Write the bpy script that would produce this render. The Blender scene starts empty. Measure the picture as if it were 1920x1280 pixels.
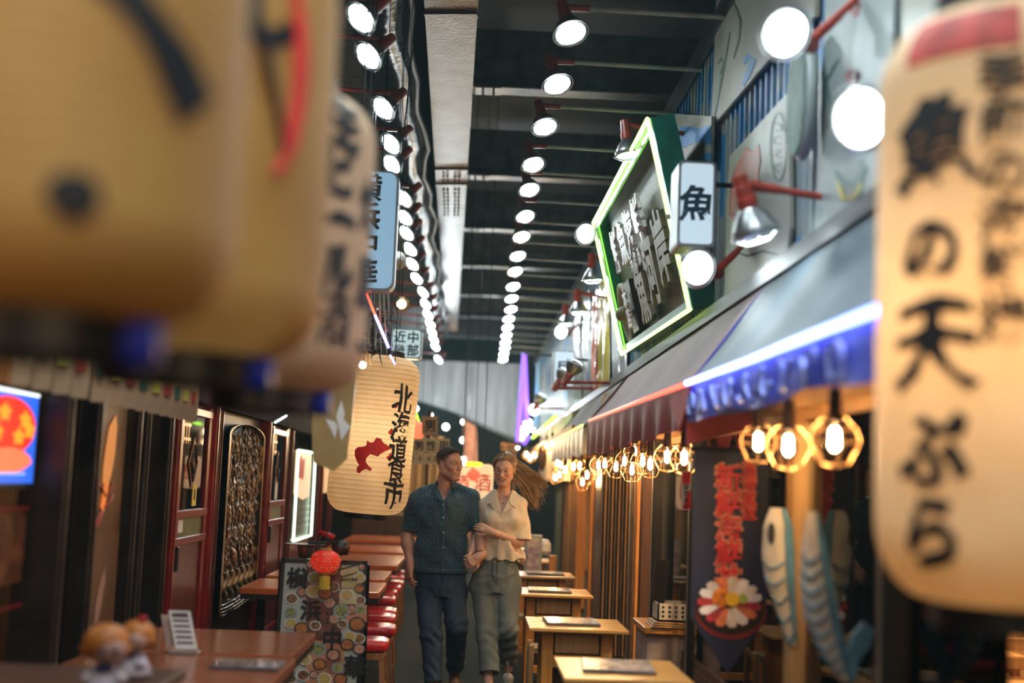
import bpy, bmesh, math, random, re
import numpy as np
from mathutils import Vector, Matrix
random.seed(7)
rng = np.random.default_rng(7)
PI = math.pi
S = bpy.context.scene
COL = S.collection

# ------------------------------------------------------------------ camera
FPX = 2400.0                      # focal length in pixels of a 1920 px wide frame
CAM_H = 1.58
VPX, VPY, ROLL = 885.0, 900.0, 0.042
_d = Vector(((VPX-960)/FPX, -(VPY-640)/FPX, -1)).normalized()
_u0 = Vector((ROLL, 1, 0))
_u = (_u0 - _d*_u0.dot(_d)).normalized()
_r = _d.cross(_u)
W2C = Matrix((( _r.x,_d.x,_u.x),(_r.y,_d.y,_u.y),(_r.z,_d.z,_u.z)))
C2W = W2C.transposed()
cam_data = bpy.data.cameras.new('camera')
cam_data.sensor_width = 36.0
cam_data.lens = FPX/1920*36
cam_data.clip_start = 0.05
cam_data.clip_end = 200
cam_data.dof.use_dof = True
cam_data.dof.focus_distance = 9.35
cam_data.dof.aperture_fstop = 0.9
cam = bpy.data.objects.new('camera', cam_data)
COL.objects.link(cam)
cam.matrix_world = Matrix.Translation((0, 0, CAM_H)) @ C2W.to_4x4()
S.camera = cam

def ray(px, py):
    return C2W @ Vector(((px-960)/FPX, -(py-640)/FPX, -1))
def atY(px, py, Y):
    r = ray(px, py); return Vector((0, 0, CAM_H)) + r*(Y/r.y)
def atX(px, py, X):
    r = ray(px, py); return Vector((0, 0, CAM_H)) + r*(X/r.x)
def atZ(px, py, Z):
    r = ray(px, py); return Vector((0, 0, CAM_H)) + r*((Z-CAM_H)/r.z)

# ------------------------------------------------------------------ night sky, exposure
world = bpy.data.worlds.new('night')
S.world = world
world.use_nodes = True
bg = world.node_tree.nodes['Background']
bg.inputs[0].default_value = (0.02, 0.045, 0.05, 1)
bg.inputs[1].default_value = 0.5
S.view_settings.view_transform = 'Standard'
S.view_settings.look = 'None'
S.view_settings.exposure = 0.8
S.view_settings.gamma = 1.0
S.view_settings.use_curve_mapping = False
try:
    S.cycles.max_bounces = 5
    S.cycles.adaptive_threshold = 0.02
    S.cycles.transparent_max_bounces = 12
    S.cycles.sample_clamp_indirect = 4
    S.cycles.caustics_reflective = False
    S.cycles.caustics_refractive = False
except Exception:
    pass

def area_light(name, loc, aim, size, power, color, size_y=None):
    d = bpy.data.lights.new(name, 'AREA')
    d.energy = power; d.color = color; d.size = size
    if size_y: d.shape = 'RECTANGLE'; d.size_y = size_y
    o = bpy.data.objects.new(name, d); COL.objects.link(o)
    o.location = loc
    o.rotation_euler = Vector(aim).to_track_quat('-Z', 'Y').to_euler()
    return o
def point_light(name, loc, power, color, radius=0.05):
    d = bpy.data.lights.new(name, 'POINT')
    d.energy = power; d.color = color; d.shadow_soft_size = radius
    o = bpy.data.objects.new(name, d); COL.objects.link(o)
    o.location = loc
    return o

# ------------------------------------------------------------------ materials
def srgb(r, g, b):
    f = lambda c: (c/255/12.92) if c/255 <= 0.04045 else (((c/255)+0.055)/1.055)**2.4
    return (f(r), f(g), f(b), 1)
MATS = {}
def mat(name, color, rough=0.6, metal=0.0, vary=0.25, scale=8.0, bump=0.0, bscale=60.0,
        emit=None, estr=0.0, stretch=None, color2=None, spec=0.5, subsurf=0.0, alpha=1.0):
    m = bpy.data.materials.new(name); MATS[name] = m
    m.use_nodes = True
    nt = m.node_tree; N = nt.nodes; L = nt.links
    b = N['Principled BSDF']
    tc = N.new('ShaderNodeTexCoord')
    src = tc.outputs['Object']
    if stretch:
        mp = N.new('ShaderNodeMapping'); mp.inputs['Scale'].default_value = stretch
        L.new(src, mp.inputs[0]); src = mp.outputs[0]
    nz = N.new('ShaderNodeTexNoise'); nz.inputs['Scale'].default_value = scale
    nz.inputs['Detail'].default_value = 5
    L.new(src, nz.inputs['Vector'])
    rp = N.new('ShaderNodeValToRGB')
    c = color
    lo = tuple(x*(1-vary) for x in c[:3])+(1,)
    hi = tuple(min(1, x*(1+vary)) for x in c[:3])+(1,)
    if color2: lo, hi = c, color2
    rp.color_ramp.elements[0].position = 0.32; rp.color_ramp.elements[0].color = lo
    rp.color_ramp.elements[1].position = 0.68; rp.color_ramp.elements[1].color = hi
    L.new(nz.outputs['Fac'], rp.inputs[0])
    L.new(rp.outputs[0], b.inputs['Base Color'])
    b.inputs['Roughness'].default_value = rough
    b.inputs['Metallic'].default_value = metal
    b.inputs['Specular IOR Level'].default_value = spec
    if alpha < 1: b.inputs['Alpha'].default_value = alpha
    if subsurf:
        b.inputs['Subsurface Weight'].default_value = subsurf
        b.inputs['Subsurface Radius'].default_value = (0.02, 0.008, 0.004)
        b.inputs['Subsurface Scale'].default_value = 0.5
    if bump:
        n2 = N.new('ShaderNodeTexNoise'); n2.inputs['Scale'].default_value = bscale
        n2.inputs['Detail'].default_value = 4
        L.new(src, n2.inputs['Vector'])
        bp = N.new('ShaderNodeBump'); bp.inputs['Strength'].default_value = bump
        bp.inputs['Distance'].default_value = 0.01
        L.new(n2.outputs['Fac'], bp.inputs['Height'])
        L.new(bp.outputs[0], b.inputs['Normal'])
    if emit:
        b.inputs['Emission Color'].default_value = emit
        b.inputs['Emission Strength'].default_value = estr
    return m
def wood(name, c, c2, rough=0.45, axis='x', k=1.0):
    st = {'x': (1.2, 14, 14), 'y': (14, 1.2, 14), 'z': (14, 14, 1.2)}[axis]
    return mat(name, c, rough, color2=c2, scale=2.2*k, stretch=st, bump=0.12, bscale=6)
def glass_mat(name, tint=(0.9, 0.95, 0.95, 1), ior=1.45, rough=0.02):
    m = bpy.data.materials.new(name); m.use_nodes = True
    nt = m.node_tree; N = nt.nodes; L = nt.links
    out = N['Material Output']; N.remove(N['Principled BSDF'])
    tr = N.new('ShaderNodeBsdfTransparent'); tr.inputs[0].default_value = tint
    gl = N.new('ShaderNodeBsdfGlossy'); gl.inputs['Roughness'].default_value = rough
    fr = N.new('ShaderNodeFresnel'); fr.inputs[0].default_value = ior
    mx = N.new('ShaderNodeMixShader')
    L.new(fr.outputs[0], mx.inputs[0]); L.new(tr.outputs[0], mx.inputs[1]); L.new(gl.outputs[0], mx.inputs[2])
    L.new(mx.outputs[0], out.inputs[0])
    return m
def emis(name, c, s):
    m = bpy.data.materials.new(name); m.use_nodes = True
    nt = m.node_tree; N = nt.nodes
    b = N['Principled BSDF']
    b.inputs['Base Color'].default_value = (c[0]*.6, c[1]*.6, c[2]*.6, 1)
    b.inputs['Emission Color'].default_value = c
    b.inputs['Emission Strength'].default_value = s
    b.inputs['Roughness'].default_value = .4
    return m
def paper_mat(name, c, trans=0.4, stripes=0, seams=None):
    """lantern paper: diffuse + translucent, faint wire ribs"""
    m = bpy.data.materials.new(name); m.use_nodes = True
    nt = m.node_tree; N = nt.nodes; L = nt.links
    out = N['Material Output']; N.remove(N['Principled BSDF'])
    tc = N.new('ShaderNodeTexCoord')
    nz = N.new('ShaderNodeTexNoise'); nz.inputs['Scale'].default_value = 5
    L.new(tc.outputs['Object'], nz.inputs['Vector'])
    rp = N.new('ShaderNodeValToRGB')
    rp.color_ramp.elements[0].position = .3; rp.color_ramp.elements[0].color = (c[0]*.86, c[1]*.8, c[2]*.7, 1)
    rp.color_ramp.elements[1].position = .7; rp.color_ramp.elements[1].color = c
    L.new(nz.outputs['Fac'], rp.inputs[0])
    df = N.new('ShaderNodeBsdfPrincipled'); df.inputs['Roughness'].default_value = .55
    L.new(rp.outputs[0], df.inputs['Base Color'])
    tl = N.new('ShaderNodeBsdfTranslucent'); L.new(rp.outputs[0], tl.inputs[0])
    mx = N.new('ShaderNodeMixShader'); mx.inputs[0].default_value = trans
    L.new(df.outputs[0], mx.inputs[1]); L.new(tl.outputs[0], mx.inputs[2])
    L.new(mx.outputs[0], out.inputs[0])
    return m

# ------------------------------------------------------------------ mesh building
class G:
    def __init__(s): s.v = []; s.f = []
    def add(s, vs, fs):
        n = len(s.v); s.v += [tuple(v) for v in vs]; s.f += [tuple(i+n for i in f) for f in fs]; return s
    def box(s, x0, x1, y0, y1, z0, z1):
        return s.add([(x0,y0,z0),(x1,y0,z0),(x1,y1,z0),(x0,y1,z0),(x0,y0,z1),(x1,y0,z1),(x1,y1,z1),(x0,y1,z1)],
                     [(3,2,1,0),(4,5,6,7),(0,1,5,4),(1,2,6,5),(2,3,7,6),(3,0,4,7)])
    def bbox(s, x0, x1, y0, y1, z0, z1, b=0.006):
        """box with chamfered edges"""
        bm = bmesh.new(); bmesh.ops.create_cube(bm, size=1)
        for v in bm.verts:
            v.co = Vector(((x0+x1)/2+v.co.x*(x1-x0), (y0+y1)/2+v.co.y*(y1-y0), (z0+z1)/2+v.co.z*(z1-z0)))
        b = min(b, abs(x1-x0)*.3, abs(y1-y0)*.3, abs(z1-z0)*.3)
        bmesh.ops.bevel(bm, geom=bm.edges[:], offset=b, segments=1, affect='EDGES')
        s.addbm(bm); return s
    def addbm(s, bm):
        bm.verts.ensure_lookup_table(); bm.verts.index_update()
        s.add([v.co[:] for v in bm.verts], [[v.index for v in f.verts] for f in bm.faces]); bm.free(); return s
    def obox(s, c, size, ax, ay, az):
        c = Vector(c); hx, hy, hz = [k/2 for k in size]
        vs = []
        for sx, sy, sz in ((-1,-1,-1),(1,-1,-1),(1,1,-1),(-1,1,-1),(-1,-1,1),(1,-1,1),(1,1,1),(-1,1,1)):
            vs.append(c+Vector(ax)*hx*sx+Vector(ay)*hy*sy+Vector(az)*hz*sz)
        return s.add(vs, [(3,2,1,0),(4,5,6,7),(0,1,5,4),(1,2,6,5),(2,3,7,6),(3,0,4,7)])
    def bar(s, p, q, w, t):
        """square bar from p to q"""
        p = Vector(p); q = Vector(q); d = (q-p); L = d.length; d.normalize()
        up = Vector((0,0,1)) if abs(d.z) < .9 else Vector((0,1,0))
        a = d.cross(up).normalized(); b = a.cross(d)
        return s.obox((p+q)/2, (L, w, t), d, a, b)
    def cyl(s, p, q, r1, r2=None, n=16, caps=True):
        r2 = r1 if r2 is None else r2
        p = Vector(p); q = Vector(q); d = (q-p).normalized()
        up = Vector((0,0,1)) if abs(d.z) < .9 else Vector((0,1,0))
        a = d.cross(up).normalized(); b = a.cross(d)
        vs = []
        for c, r in ((p, r1), (q, r2)):
            for i in range(n):
                t = 2*PI*i/n; vs.append(c+a*math.cos(t)*r+b*math.sin(t)*r)
        fs = [(i, (i+1) % n, n+(i+1) % n, n+i) for i in range(n)]
        if caps: fs += [tuple(range(n))[::-1], tuple(range(n, 2*n))]
        return s.add(vs, fs)
    def tube(s, pts, r, n=8, closed=False, rads=None, flat=None):
        pts = [Vector(p) for p in pts]; m = len(pts)
        vs = []; prev = None
        for i, p in enumerate(pts):
            a = pts[(i-1) % m] if (closed or i > 0) else p
            c = pts[(i+1) % m] if (closed or i < m-1) else p
            d = (c-a).normalized()
            if prev is None:
                up = Vector((0,0,1)) if abs(d.z) < .9 else Vector((0,1,0))
                x = d.cross(up).normalized()
            else:
                x = (prev-d*prev.dot(d)).normalized()
            prev = x; y = x.cross(d)
            rr = rads[i] if rads else r
            for k in range(n):
                t = 2*PI*k/n
                vs.append(p+x*math.cos(t)*rr+y*math.sin(t)*rr*(flat or 1))
        fs = []
        for i in range(m if closed else m-1):
            for k in range(n):
                a = i*n+k; b = i*n+(k+1) % n; c = ((i+1) % m)*n+(k+1) % n; d = ((i+1) % m)*n+k
                fs.append((a, b, c, d))
        if not closed: fs += [tuple(range(n))[::-1], tuple(range((m-1)*n, m*n))]
        return s.add(vs, fs)
    def lathe(s, prof, c=(0,0,0), n=24, ax=None, caps=True, rib=0.0):
        """profile of (radius, height) pairs round a vertical axis (or ax)"""
        c = Vector(c)
        if ax is None: a, b, d = Vector((1,0,0)), Vector((0,1,0)), Vector((0,0,1))
        else:
            d = Vector(ax).normalized(); up = Vector((0,0,1)) if abs(d.z) < .9 else Vector((0,1,0))
            a = d.cross(up).normalized(); b = a.cross(d)
        vs = []
        for r, h in prof:
            for i in range(n):
                t = 2*PI*i/n; vs.append(c+a*math.cos(t)*r+b*math.sin(t)*r+d*h)
        fs = []
        for j in range(len(prof)-1):
            for i in range(n):
                fs.append((j*n+i, j*n+(i+1) % n, (j+1)*n+(i+1) % n, (j+1)*n+i))
        if caps: fs += [tuple(range(n))[::-1], tuple(range((len(prof)-1)*n, len(prof)*n))]
        return s.add(vs, fs)
    def prism(s, pts, t):
        """polygon (3-D points) pushed out along vector t"""
        n = len(pts); t = Vector(t); pts = [Vector(p) for p in pts]
        return s.add(pts+[p+t for p in pts], [tuple(range(n))[::-1], tuple(range(n, 2*n))]+[(i, (i+1) % n, n+(i+1) % n, n+i) for i in range(n)])
    def grid(s, fn, nu, nv):
        vs = [fn(i/nu, j/nv) for j in range(nv+1) for i in range(nu+1)]
        fs = [(j*(nu+1)+i, j*(nu+1)+i+1, (j+1)*(nu+1)+i+1, (j+1)*(nu+1)+i) for j in range(nv) for i in range(nu)]
        return s.add(vs, fs)
    def sphere(s, c, r, n=12, m=8, sc=(1,1,1)):
        prof = []
        vs = []; c = Vector(c)
        for j in range(1, m):
            ph = PI*j/m
            for i in range(n):
                t = 2*PI*i/n
                vs.append((c.x+r*sc[0]*math.sin(ph)*math.cos(t), c.y+r*sc[1]*math.sin(ph)*math.sin(t), c.z+r*sc[2]*math.cos(ph)))
        top = len(vs); vs.append((c.x, c.y, c.z+r*sc[2])); vs.append((c.x, c.y, c.z-r*sc[2]))
        fs = [(j*n+i, (j+1)*n+i, (j+1)*n+(i+1) % n, j*n+(i+1) % n) for j in range(m-2) for i in range(n)]
        fs += [(top, i, (i+1) % n) for i in range(n)]
        fs += [(top+1, (m-2)*n+(i+1) % n, (m-2)*n+i) for i in range(n)]
        return s.add(vs, fs)
    def xf(s, M):
        s.v = [tuple(M @ Vector(v)) for v in s.v]; return s
    def fn(s, f):
        s.v = [tuple(f(Vector(v))) for v in s.v]; return s

def setp(o, label=None, cat=None, group=None, kind=None):
    if label: o['label'] = label
    if cat: o['category'] = cat
    if group: o['group'] = group
    if kind: o['kind'] = kind
    return o
ORG = {}
def obj(name, g, m, parent=None, label=None, cat=None, group=None, kind=None, smooth=False, local=False, mesh=None):
    """link one mesh object; world-space input unless local. Under a parent the root's location is taken off."""
    if mesh is None:
        vs = g.v
        org = Vector((0,0,0))
        if not local:
            if parent is not None:
                org = Vector(ORG.get(parent.name, parent.location))
            else:
                a = np.array(vs); lo = a.min(0); hi = a.max(0)
                org = Vector(((lo[0]+hi[0])/2, (lo[1]+hi[1])/2, lo[2]))
            vs = [(v[0]-org.x, v[1]-org.y, v[2]-org.z) for v in vs]
        me = bpy.data.meshes.new(name)
        me.from_pydata(vs, [], g.f)
        if smooth: me.shade_smooth()
        me.materials.append(m)
        me.validate()
    else:
        me = mesh; org = Vector((0,0,0))
    o = bpy.data.objects.new(name, me); COL.objects.link(o)
    if parent is not None:
        o.parent = parent; ORG[o.name] = org
    elif not local:
        o.location = org
    return setp(o, label, cat, group, kind)
def thing(name, label, cat, loc, group=None, rot=None, kind=None):
    o = bpy.data.objects.new(name, None); COL.objects.link(o)
    o.empty_display_size = .05
    o.location = loc
    if rot is not None:
        if isinstance(rot, Matrix): o.rotation_euler = rot.to_euler()
        else: o.rotation_euler = rot
    return setp(o, label, cat, group, kind)
def dup(o, loc=None, label=None, group=None, parent=None, rot=None, scale=None):
    c = o.copy(); COL.objects.link(c)
    if parent is not None: c.parent = parent
    if loc is not None: c.location = loc
    if rot is not None: c.rotation_euler = rot.to_euler() if isinstance(rot, Matrix) else rot
    if scale is not None: c.scale = (scale,)*3 if not hasattr(scale, '__len__') else scale
    if label: c['label'] = label
    if group: c['group'] = group
    for ch in list(o.children): dup(ch, parent=c)
    return c
def struct(name, g, m, label=None, parent=None, **k):
    return obj(name, g, m, parent, label=label, kind='structure' if parent is None else None, **k)
NTH = ['nearest', 'second', 'third', 'fourth', 'fifth', 'sixth', 'seventh', 'eighth', 'ninth', 'tenth', 'eleventh', 'twelfth',
       'thirteenth', 'fourteenth', 'fifteenth', 'sixteenth', 'seventeenth', 'eighteenth', 'nineteenth', 'twentieth',
       'twenty-first', 'twenty-second', 'twenty-third', 'twenty-fourth', 'twenty-fifth', 'twenty-sixth', 'twenty-seventh',
       'twenty-eighth', 'twenty-ninth', 'thirtieth']

# ------------------------------------------------------------------ lettering (built-in font, CJK fallback)
GLYPH = {}
def _glyph(ch, bold, extr):
    c = bpy.data.curves.new('lettering', 'FONT'); c.body = ch; c.extrude = extr; c.offset = bold; c.resolution_u = 3
    o = bpy.data.objects.new('lettering', c)
    m = o.to_mesh()
    vs = [v.co[:] for v in m.vertices]; fs = [tuple(p.vertices) for p in m.polygons]
    area = sum(p.area for p in m.polygons if p.normal.z > .9)
    o.to_mesh_clear(); bpy.data.objects.remove(o); bpy.data.curves.remove(c)
    return vs, fs, area
def glyph(ch, bold=0.02, extr=0.004):
    """filled character; a weight whose strokes run into each other and lose their fill is thinned until it holds"""
    k = (ch, bold, extr)
    if k in GLYPH: return GLYPH[k]
    a0 = _glyph(ch, 0, extr)[2]
    for w in (1, .75, .5, .3, .15, 0):
        vs, fs, a = _glyph(ch, bold*w, extr)
        if a >= a0*(1+2.5*bold*w): break
    xs = [v[0] for v in vs]
    cx = (min(xs)+max(xs))/2
    vs = [(v[0]-cx, v[1]-0.38, v[2]) for v in vs]
    GLYPH[k] = (vs, fs); return GLYPH[k]
def glyph_g(ch, size, bold=0.02, thick=0.002, brush=0.0, cuts=0, sx=1.0, seed=0):
    """glyph in its own plane: x right, y up, z out; size = character height in metres"""
    vs, fs = glyph(ch, bold)
    g = G(); g.add(vs, fs)
    if cuts:
        bm = bmesh.new(); bv = [bm.verts.new(v) for v in g.v]
        for f in g.f:
            try: bm.faces.new([bv[i] for i in f])
            except ValueError: pass
        for ax in (0, 1):
            for k in range(1, cuts):
                t = -0.5+k/cuts
                n = [0,0,0]; n[ax] = 1; co = [0,0,0]; co[ax] = t
                bmesh.ops.bisect_plane(bm, geom=bm.verts[:]+bm.edges[:]+bm.faces[:], plane_co=co, plane_no=n)
        g = G(); g.addbm(bm)
    def f(v):
        x, y, z = v
        if brush:
            w = brush
            x2 = x + w*math.sin(7*y+seed)*.6 + w*.5*math.sin(19*x+5*y+seed*2) + .10*brush*10*y*.3
            y2 = y + w*math.sin(6*x+1.3+seed) + w*.4*math.sin(17*y+9*x+seed)
            x, y = x2, y2
        return Vector((x*size*sx, y*size, (z/0.004)*thick/2+thick/2))
    return g.fn(f)
def on_plane(g, o, r, u):
    o = Vector(o); r = Vector(r).normalized(); u = Vector(u).normalized(); n = r.cross(u)
    return g.fn(lambda v: o+r*v.x+u*v.y+n*v.z)
# ================================================================== palette
M_asph = mat('asphalt', (0.022,0.026,0.023,1), .95, vary=.7, scale=70, bump=.5, bscale=180, spec=.12)
M_deck = mat('dark_deck', (0.006,0.012,0.014,1), .6, vary=.3)
M_beam = mat('painted_girder', (0.11,0.068,0.045,1), .30, vary=.45, scale=3, bump=.7, bscale=30)
M_cross = mat('grey_girder', (0.10,0.11,0.11,1), .3, vary=.4, scale=5, bump=.6, bscale=40)
M_black = mat('black_paint', (0.012,0.011,0.011,1), .45, vary=.4)
M_iron = mat('dark_iron', (0.03,0.03,0.032,1), .4, metal=.6)
M_steel = mat('galvanised_steel', (0.5,0.52,0.52,1), .3, metal=.9, vary=.2)
M_redp = mat('red_bracket_paint', (0.42,0.055,0.03,1), .35, vary=.3, scale=14)
M_bar = mat('white_conduit', (0.5,0.55,0.5,1), .45, vary=.2)
M_wood_or = wood('orange_pine', (0.42,0.17,0.03,1), (0.62,0.28,0.06,1), .4, 'z')
M_wood_top = wood('honey_tabletop', (0.48,0.25,0.06,1), (0.66,0.38,0.12,1), .22, 'x', .8)
M_wood_dk = wood('dark_walnut', (0.05,0.02,0.01,1), (0.10,0.04,0.02,1), .4, 'z')
M_wood_red = wood('red_lacquer_wood', (0.27,0.075,0.03,1), (0.36,0.11,0.045,1), .16, 'x')
M_wood_leg = wood('stool_wood', (0.2,0.08,0.03,1), (0.34,0.15,0.06,1), .5, 'z')
M_wood_tan = wood('tan_post_wood', (0.36,0.2,0.08,1), (0.5,0.3,0.13,1), .5, 'z')
M_redlac = mat('red_door_lacquer', (0.20,0.012,0.012,1), .3, vary=.25)
M_maroon = mat('maroon_frame', (0.09,0.012,0.012,1), .35, vary=.3)
M_brown = mat('dark_brown_frame', (0.035,0.018,0.012,1), .4, vary=.4)
M_fasc = mat('dark_fascia', (0.014,0.010,0.009,1), .85, vary=.4, spec=.1)  # matte near-black brown with low specular
M_gold = mat('gold_paint', (0.55,0.33,0.09,1), .35, metal=.5, vary=.4)
M_glass = glass_mat('shop_glass', ior=1.18)
M_glass_dk = glass_mat('dark_shop_glass', (0.55,0.5,0.47,1), 1.7)
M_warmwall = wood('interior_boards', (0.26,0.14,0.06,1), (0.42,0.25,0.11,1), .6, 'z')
M_ink = mat('black_ink', (0.006,0.006,0.008,1), .6, vary=.1)
M_redink = mat('red_ink', (0.8,0.025,0.02,1), .5, vary=.15)
M_white = mat('white_card', (0.75,0.73,0.68,1), .5, vary=.08)
M_yellow = mat('yellow_card', (0.85,0.62,0.05,1), .5, vary=.1)
M_vinyl = mat('red_vinyl', (0.50,0.018,0.02,1), .25, vary=.15, bump=.1, bscale=20)
M_lens = emis('floodlight_lens', (0.84,0.97,1.0,1), 60.0)
M_wlens = emis('wall_floodlight_lens', (0.84,0.97,1.0,1), 24.0)
M_bulb = emis('filament_bulb', (1.0,0.62,0.30,1), 170.0)

# ================================================================== floor, ceiling, shells
struct('floor', G().box(-4, 4.2, -8, 45, -.1, 0), M_asph, 'dark speckled asphalt lane between the two rows of tables')
struct('ceiling', G().box(-6, 8, -8, 48, 6.9, 7.0), M_deck, 'black underside of the elevated deck above the lane')
# left building: solid wall above and behind the shop fronts
g = G(); g.box(-3.3, -3.2, -8, 45, 0, 4.9).box(-3.3, -1.9, -8, 45, 2.5, 2.62).box(-2.75, -2.7, -8, 45, 2.62, 4.9).box(-3.3,-1.9,24,24.1,0,2.5)
struct('wall_left', g, M_fasc, 'dark upper wall above the left shop fronts')
# ---- right building: corrugated painted upper wall
M_corr = bpy.data.materials.new('painted_corrugated_steel'); M_corr.use_nodes = True
nt = M_corr.node_tree; N = nt.nodes; L = nt.links; b = N['Principled BSDF']
tc = N.new('ShaderNodeTexCoord'); mp = N.new('ShaderNodeMapping'); mp.inputs['Scale'].default_value = (1, 1.5, .9)
L.new(tc.outputs['Object'], mp.inputs[0])
nz = N.new('ShaderNodeTexNoise'); nz.inputs['Scale'].default_value = 1.6; nz.inputs['Detail'].default_value = 3
L.new(mp.outputs[0], nz.inputs['Vector'])
rp = N.new('ShaderNodeValToRGB'); rp.color_ramp.interpolation = 'EASE'
e = rp.color_ramp.elements
e[0].position = .455; e[0].color = (0.02,0.26,0.60,1)
e[1].position = .49; e[1].color = (0.36,0.43,0.45,1)
n2 = N.new('ShaderNodeTexNoise'); n2.inputs['Scale'].default_value = 9
L.new(tc.outputs['Object'], n2.inputs['Vector'])
mx = N.new('ShaderNodeMix'); mx.data_type = 'RGBA'; mx.blend_type = 'MULTIPLY'; mx.inputs[0].default_value = .35
L.new(nz.outputs['Fac'], rp.inputs[0]); L.new(rp.outputs[0], mx.inputs[6]); L.new(n2.outputs['Color'], mx.inputs[7])
L.new(mx.outputs[2], b.inputs['Base Color']); b.inputs['Roughness'].default_value = .35
WX = 1.42
g = G()
y = -2.0; per = .13
vs = []
while y < 30.4:
    for dy, dx in ((0, 0), (.035, 0), (.05, .03), (.115, .03)):
        vs.append((WX+dx, y+dy))
    y += per
n = len(vs)
g.add([(a, b_, 2.62) for a, b_ in vs]+[(a, b_, 4.42) for a, b_ in vs], [(i, i+1, n+i+1, n+i) for i in range(n-1)])
wr = struct('wall_right', g, M_corr, 'corrugated upper wall painted pale grey with blue patches')
struct('trim_1', G().box(WX-.03, WX+.25, -2, 30.4, 4.42, 4.5).box(WX-.05, WX-.02, -2, 30.4, 4.36, 4.5), M_iron, 'dark steel roof edge along the corrugated wall')
struct('trim_2', G().box(WX-.08, WX+.02, -2, 30.4, 2.56, 2.64), M_iron, 'steel rail at the foot of the corrugated wall')
struct('wall_back_right', G().box(WX+.1, 4.1, -2, 24, 2.55, 2.6).box(3.4, 3.5, -2, 24, 0, 2.6).box(WX+.2, 4, 24, 24.1, 0, 4.4).box(WX+.1,4.1,-2,24,4.4,4.5).box(WX+.05,WX+.12,-2,30.4,2.55,4.45), M_warmwall,
       'warm boarded inner wall of the right restaurants')

# ---- girder running along the lane, built between its edges
def along(px0, py0, px1, py1, z): return atZ(px0, py0, z), atZ(px1, py1, z)
zb = 5.1
a0, a1 = along(795, 0, 835, 610, zb); b0, b1 = along(897, 0, 858, 610, zb)
dirL = (a1-a0).normalized(); dirR = (b1-b0).normalized()
A = a0-dirL*3.2; B = b0-dirR*3.2; C_ = b1+dirR*2; D_ = a1+dirL*2
gt = thing('girder', None, None, ((A.x+C_.x)/2, (A.y+C_.y)/2, zb)); gt['kind'] = 'structure'
gt['label'] = 'brown painted steel girder running along the lane overhead'
g = G().prism([A, B, C_, D_], (0, 0, .05)); obj('bottom_flange', g, M_beam, gt)
mid0 = (A+B)/2; mid1 = (C_+D_)/2
obj('web_plate', G().bar(mid0+Vector((0,0,.8)), mid1+Vector((0,0,.8)), .05, 1.5), M_beam, gt)
def flange_pt(t, s): return (A.lerp(D_, t)).lerp(B.lerp(C_, t), s)
for i, t in enumerate((.137, .33, .36)):
    p = flange_pt(t, 0); q = flange_pt(t, 1)
    obj('splice_plate', G().bar(p+Vector((0,0,-.012)), q+Vector((0,0,-.012)), .09 if i != 1 else .05, .024), M_beam, gt)
g = G()
for t in np.linspace(.335, .43, 12):
    for s_ in (.25, .38, .62, .75):
        p = flange_pt(t, s_); g.sphere(p+Vector((0,0,-.008)), .016, 6, 4)
o = obj('rivet', g, M_beam, gt); o['kind'] = 'stuff'
# cross girders to the right
CY = [8.3, 11.8, 15.3, 18.6, 21.9, 25.4, 28.8, 32]
for i, y in enumerate(CY):
    z = 5.25
    t = thing('cross_girder', NTH[i]+' grey cross girder joining the long girder overhead', None, (1.6, y, z)); t['kind'] = 'structure'
    x0 = flange_pt((y-A.y)/(D_.y-A.y), 1).x if y < D_.y else -.3
    obj('bottom_flange', G().bbox(x0-.02, 5, y-.12, y+.12, z, z+.03), M_cross, t)
    obj('web_plate', G().box(x0, 5, y-.01, y+.01, z+.03, z+.6), M_cross, t)
    for k, x in enumerate((x0+.10, x0+.20)):
        g = G()
        for yy in np.linspace(y-.09, y+.09, 4): g.sphere((x, yy, z-.006), .014, 6, 4)
        obj('rivet_row', g, M_cross, t)
    obj('splice_plate', G().box(x0+.02, x0+.27, y-.115, y+.115, z-.008, z), M_cross, t)
# left service ceiling: dark wire-mesh soffit with pipes
M_mesh = mat('wire_mesh_soffit', (0.045,0.055,0.05,1), .5, vary=.6, scale=6, stretch=(1, 14, 1), bump=.8, bscale=30)
g = G()
n = 240
for i in range(n):
    y = -4+i*.16; g.add([(-2.7,y,4.95),(-1.06,y,4.95),(-1.06,y+.08,4.98),(-2.7,y+.08,4.98),(-2.7,y+.16,4.95),(-1.06,y+.16,4.95)], [(0,1,2,3),(3,2,5,4)])
struct('ceiling_left', g, M_mesh, 'dark ribbed wire-mesh soffit above the left floodlights')
M_foil = mat('crinkled_black_duct', (0.014,0.02,0.019,1), .25, metal=.3, vary=.6, scale=5, bump=1.0, bscale=14)
pts = []
for i in range(60):
    y = -2+i*.55; X = -.72-.006*y
    pts.append((X+.03*math.sin(i*1.7), y, 5.05+.03*math.sin(i*2.3)))
duct = obj('foil_duct', G().tube(pts, .13, 12), M_foil, label='crinkled dark duct running beside the brown girder', cat='duct', smooth=True)
pts2 = [(p[0]+.16+.02*math.sin(i), p[1], p[2]-.1+.03*math.sin(i*.8)) for i, p in enumerate(pts)]
obj('hanging_cable', G().tube(pts2, .03, 8), M_black, label='thick black cable sagging along the dark duct', cat='cable', smooth=True)

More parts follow.
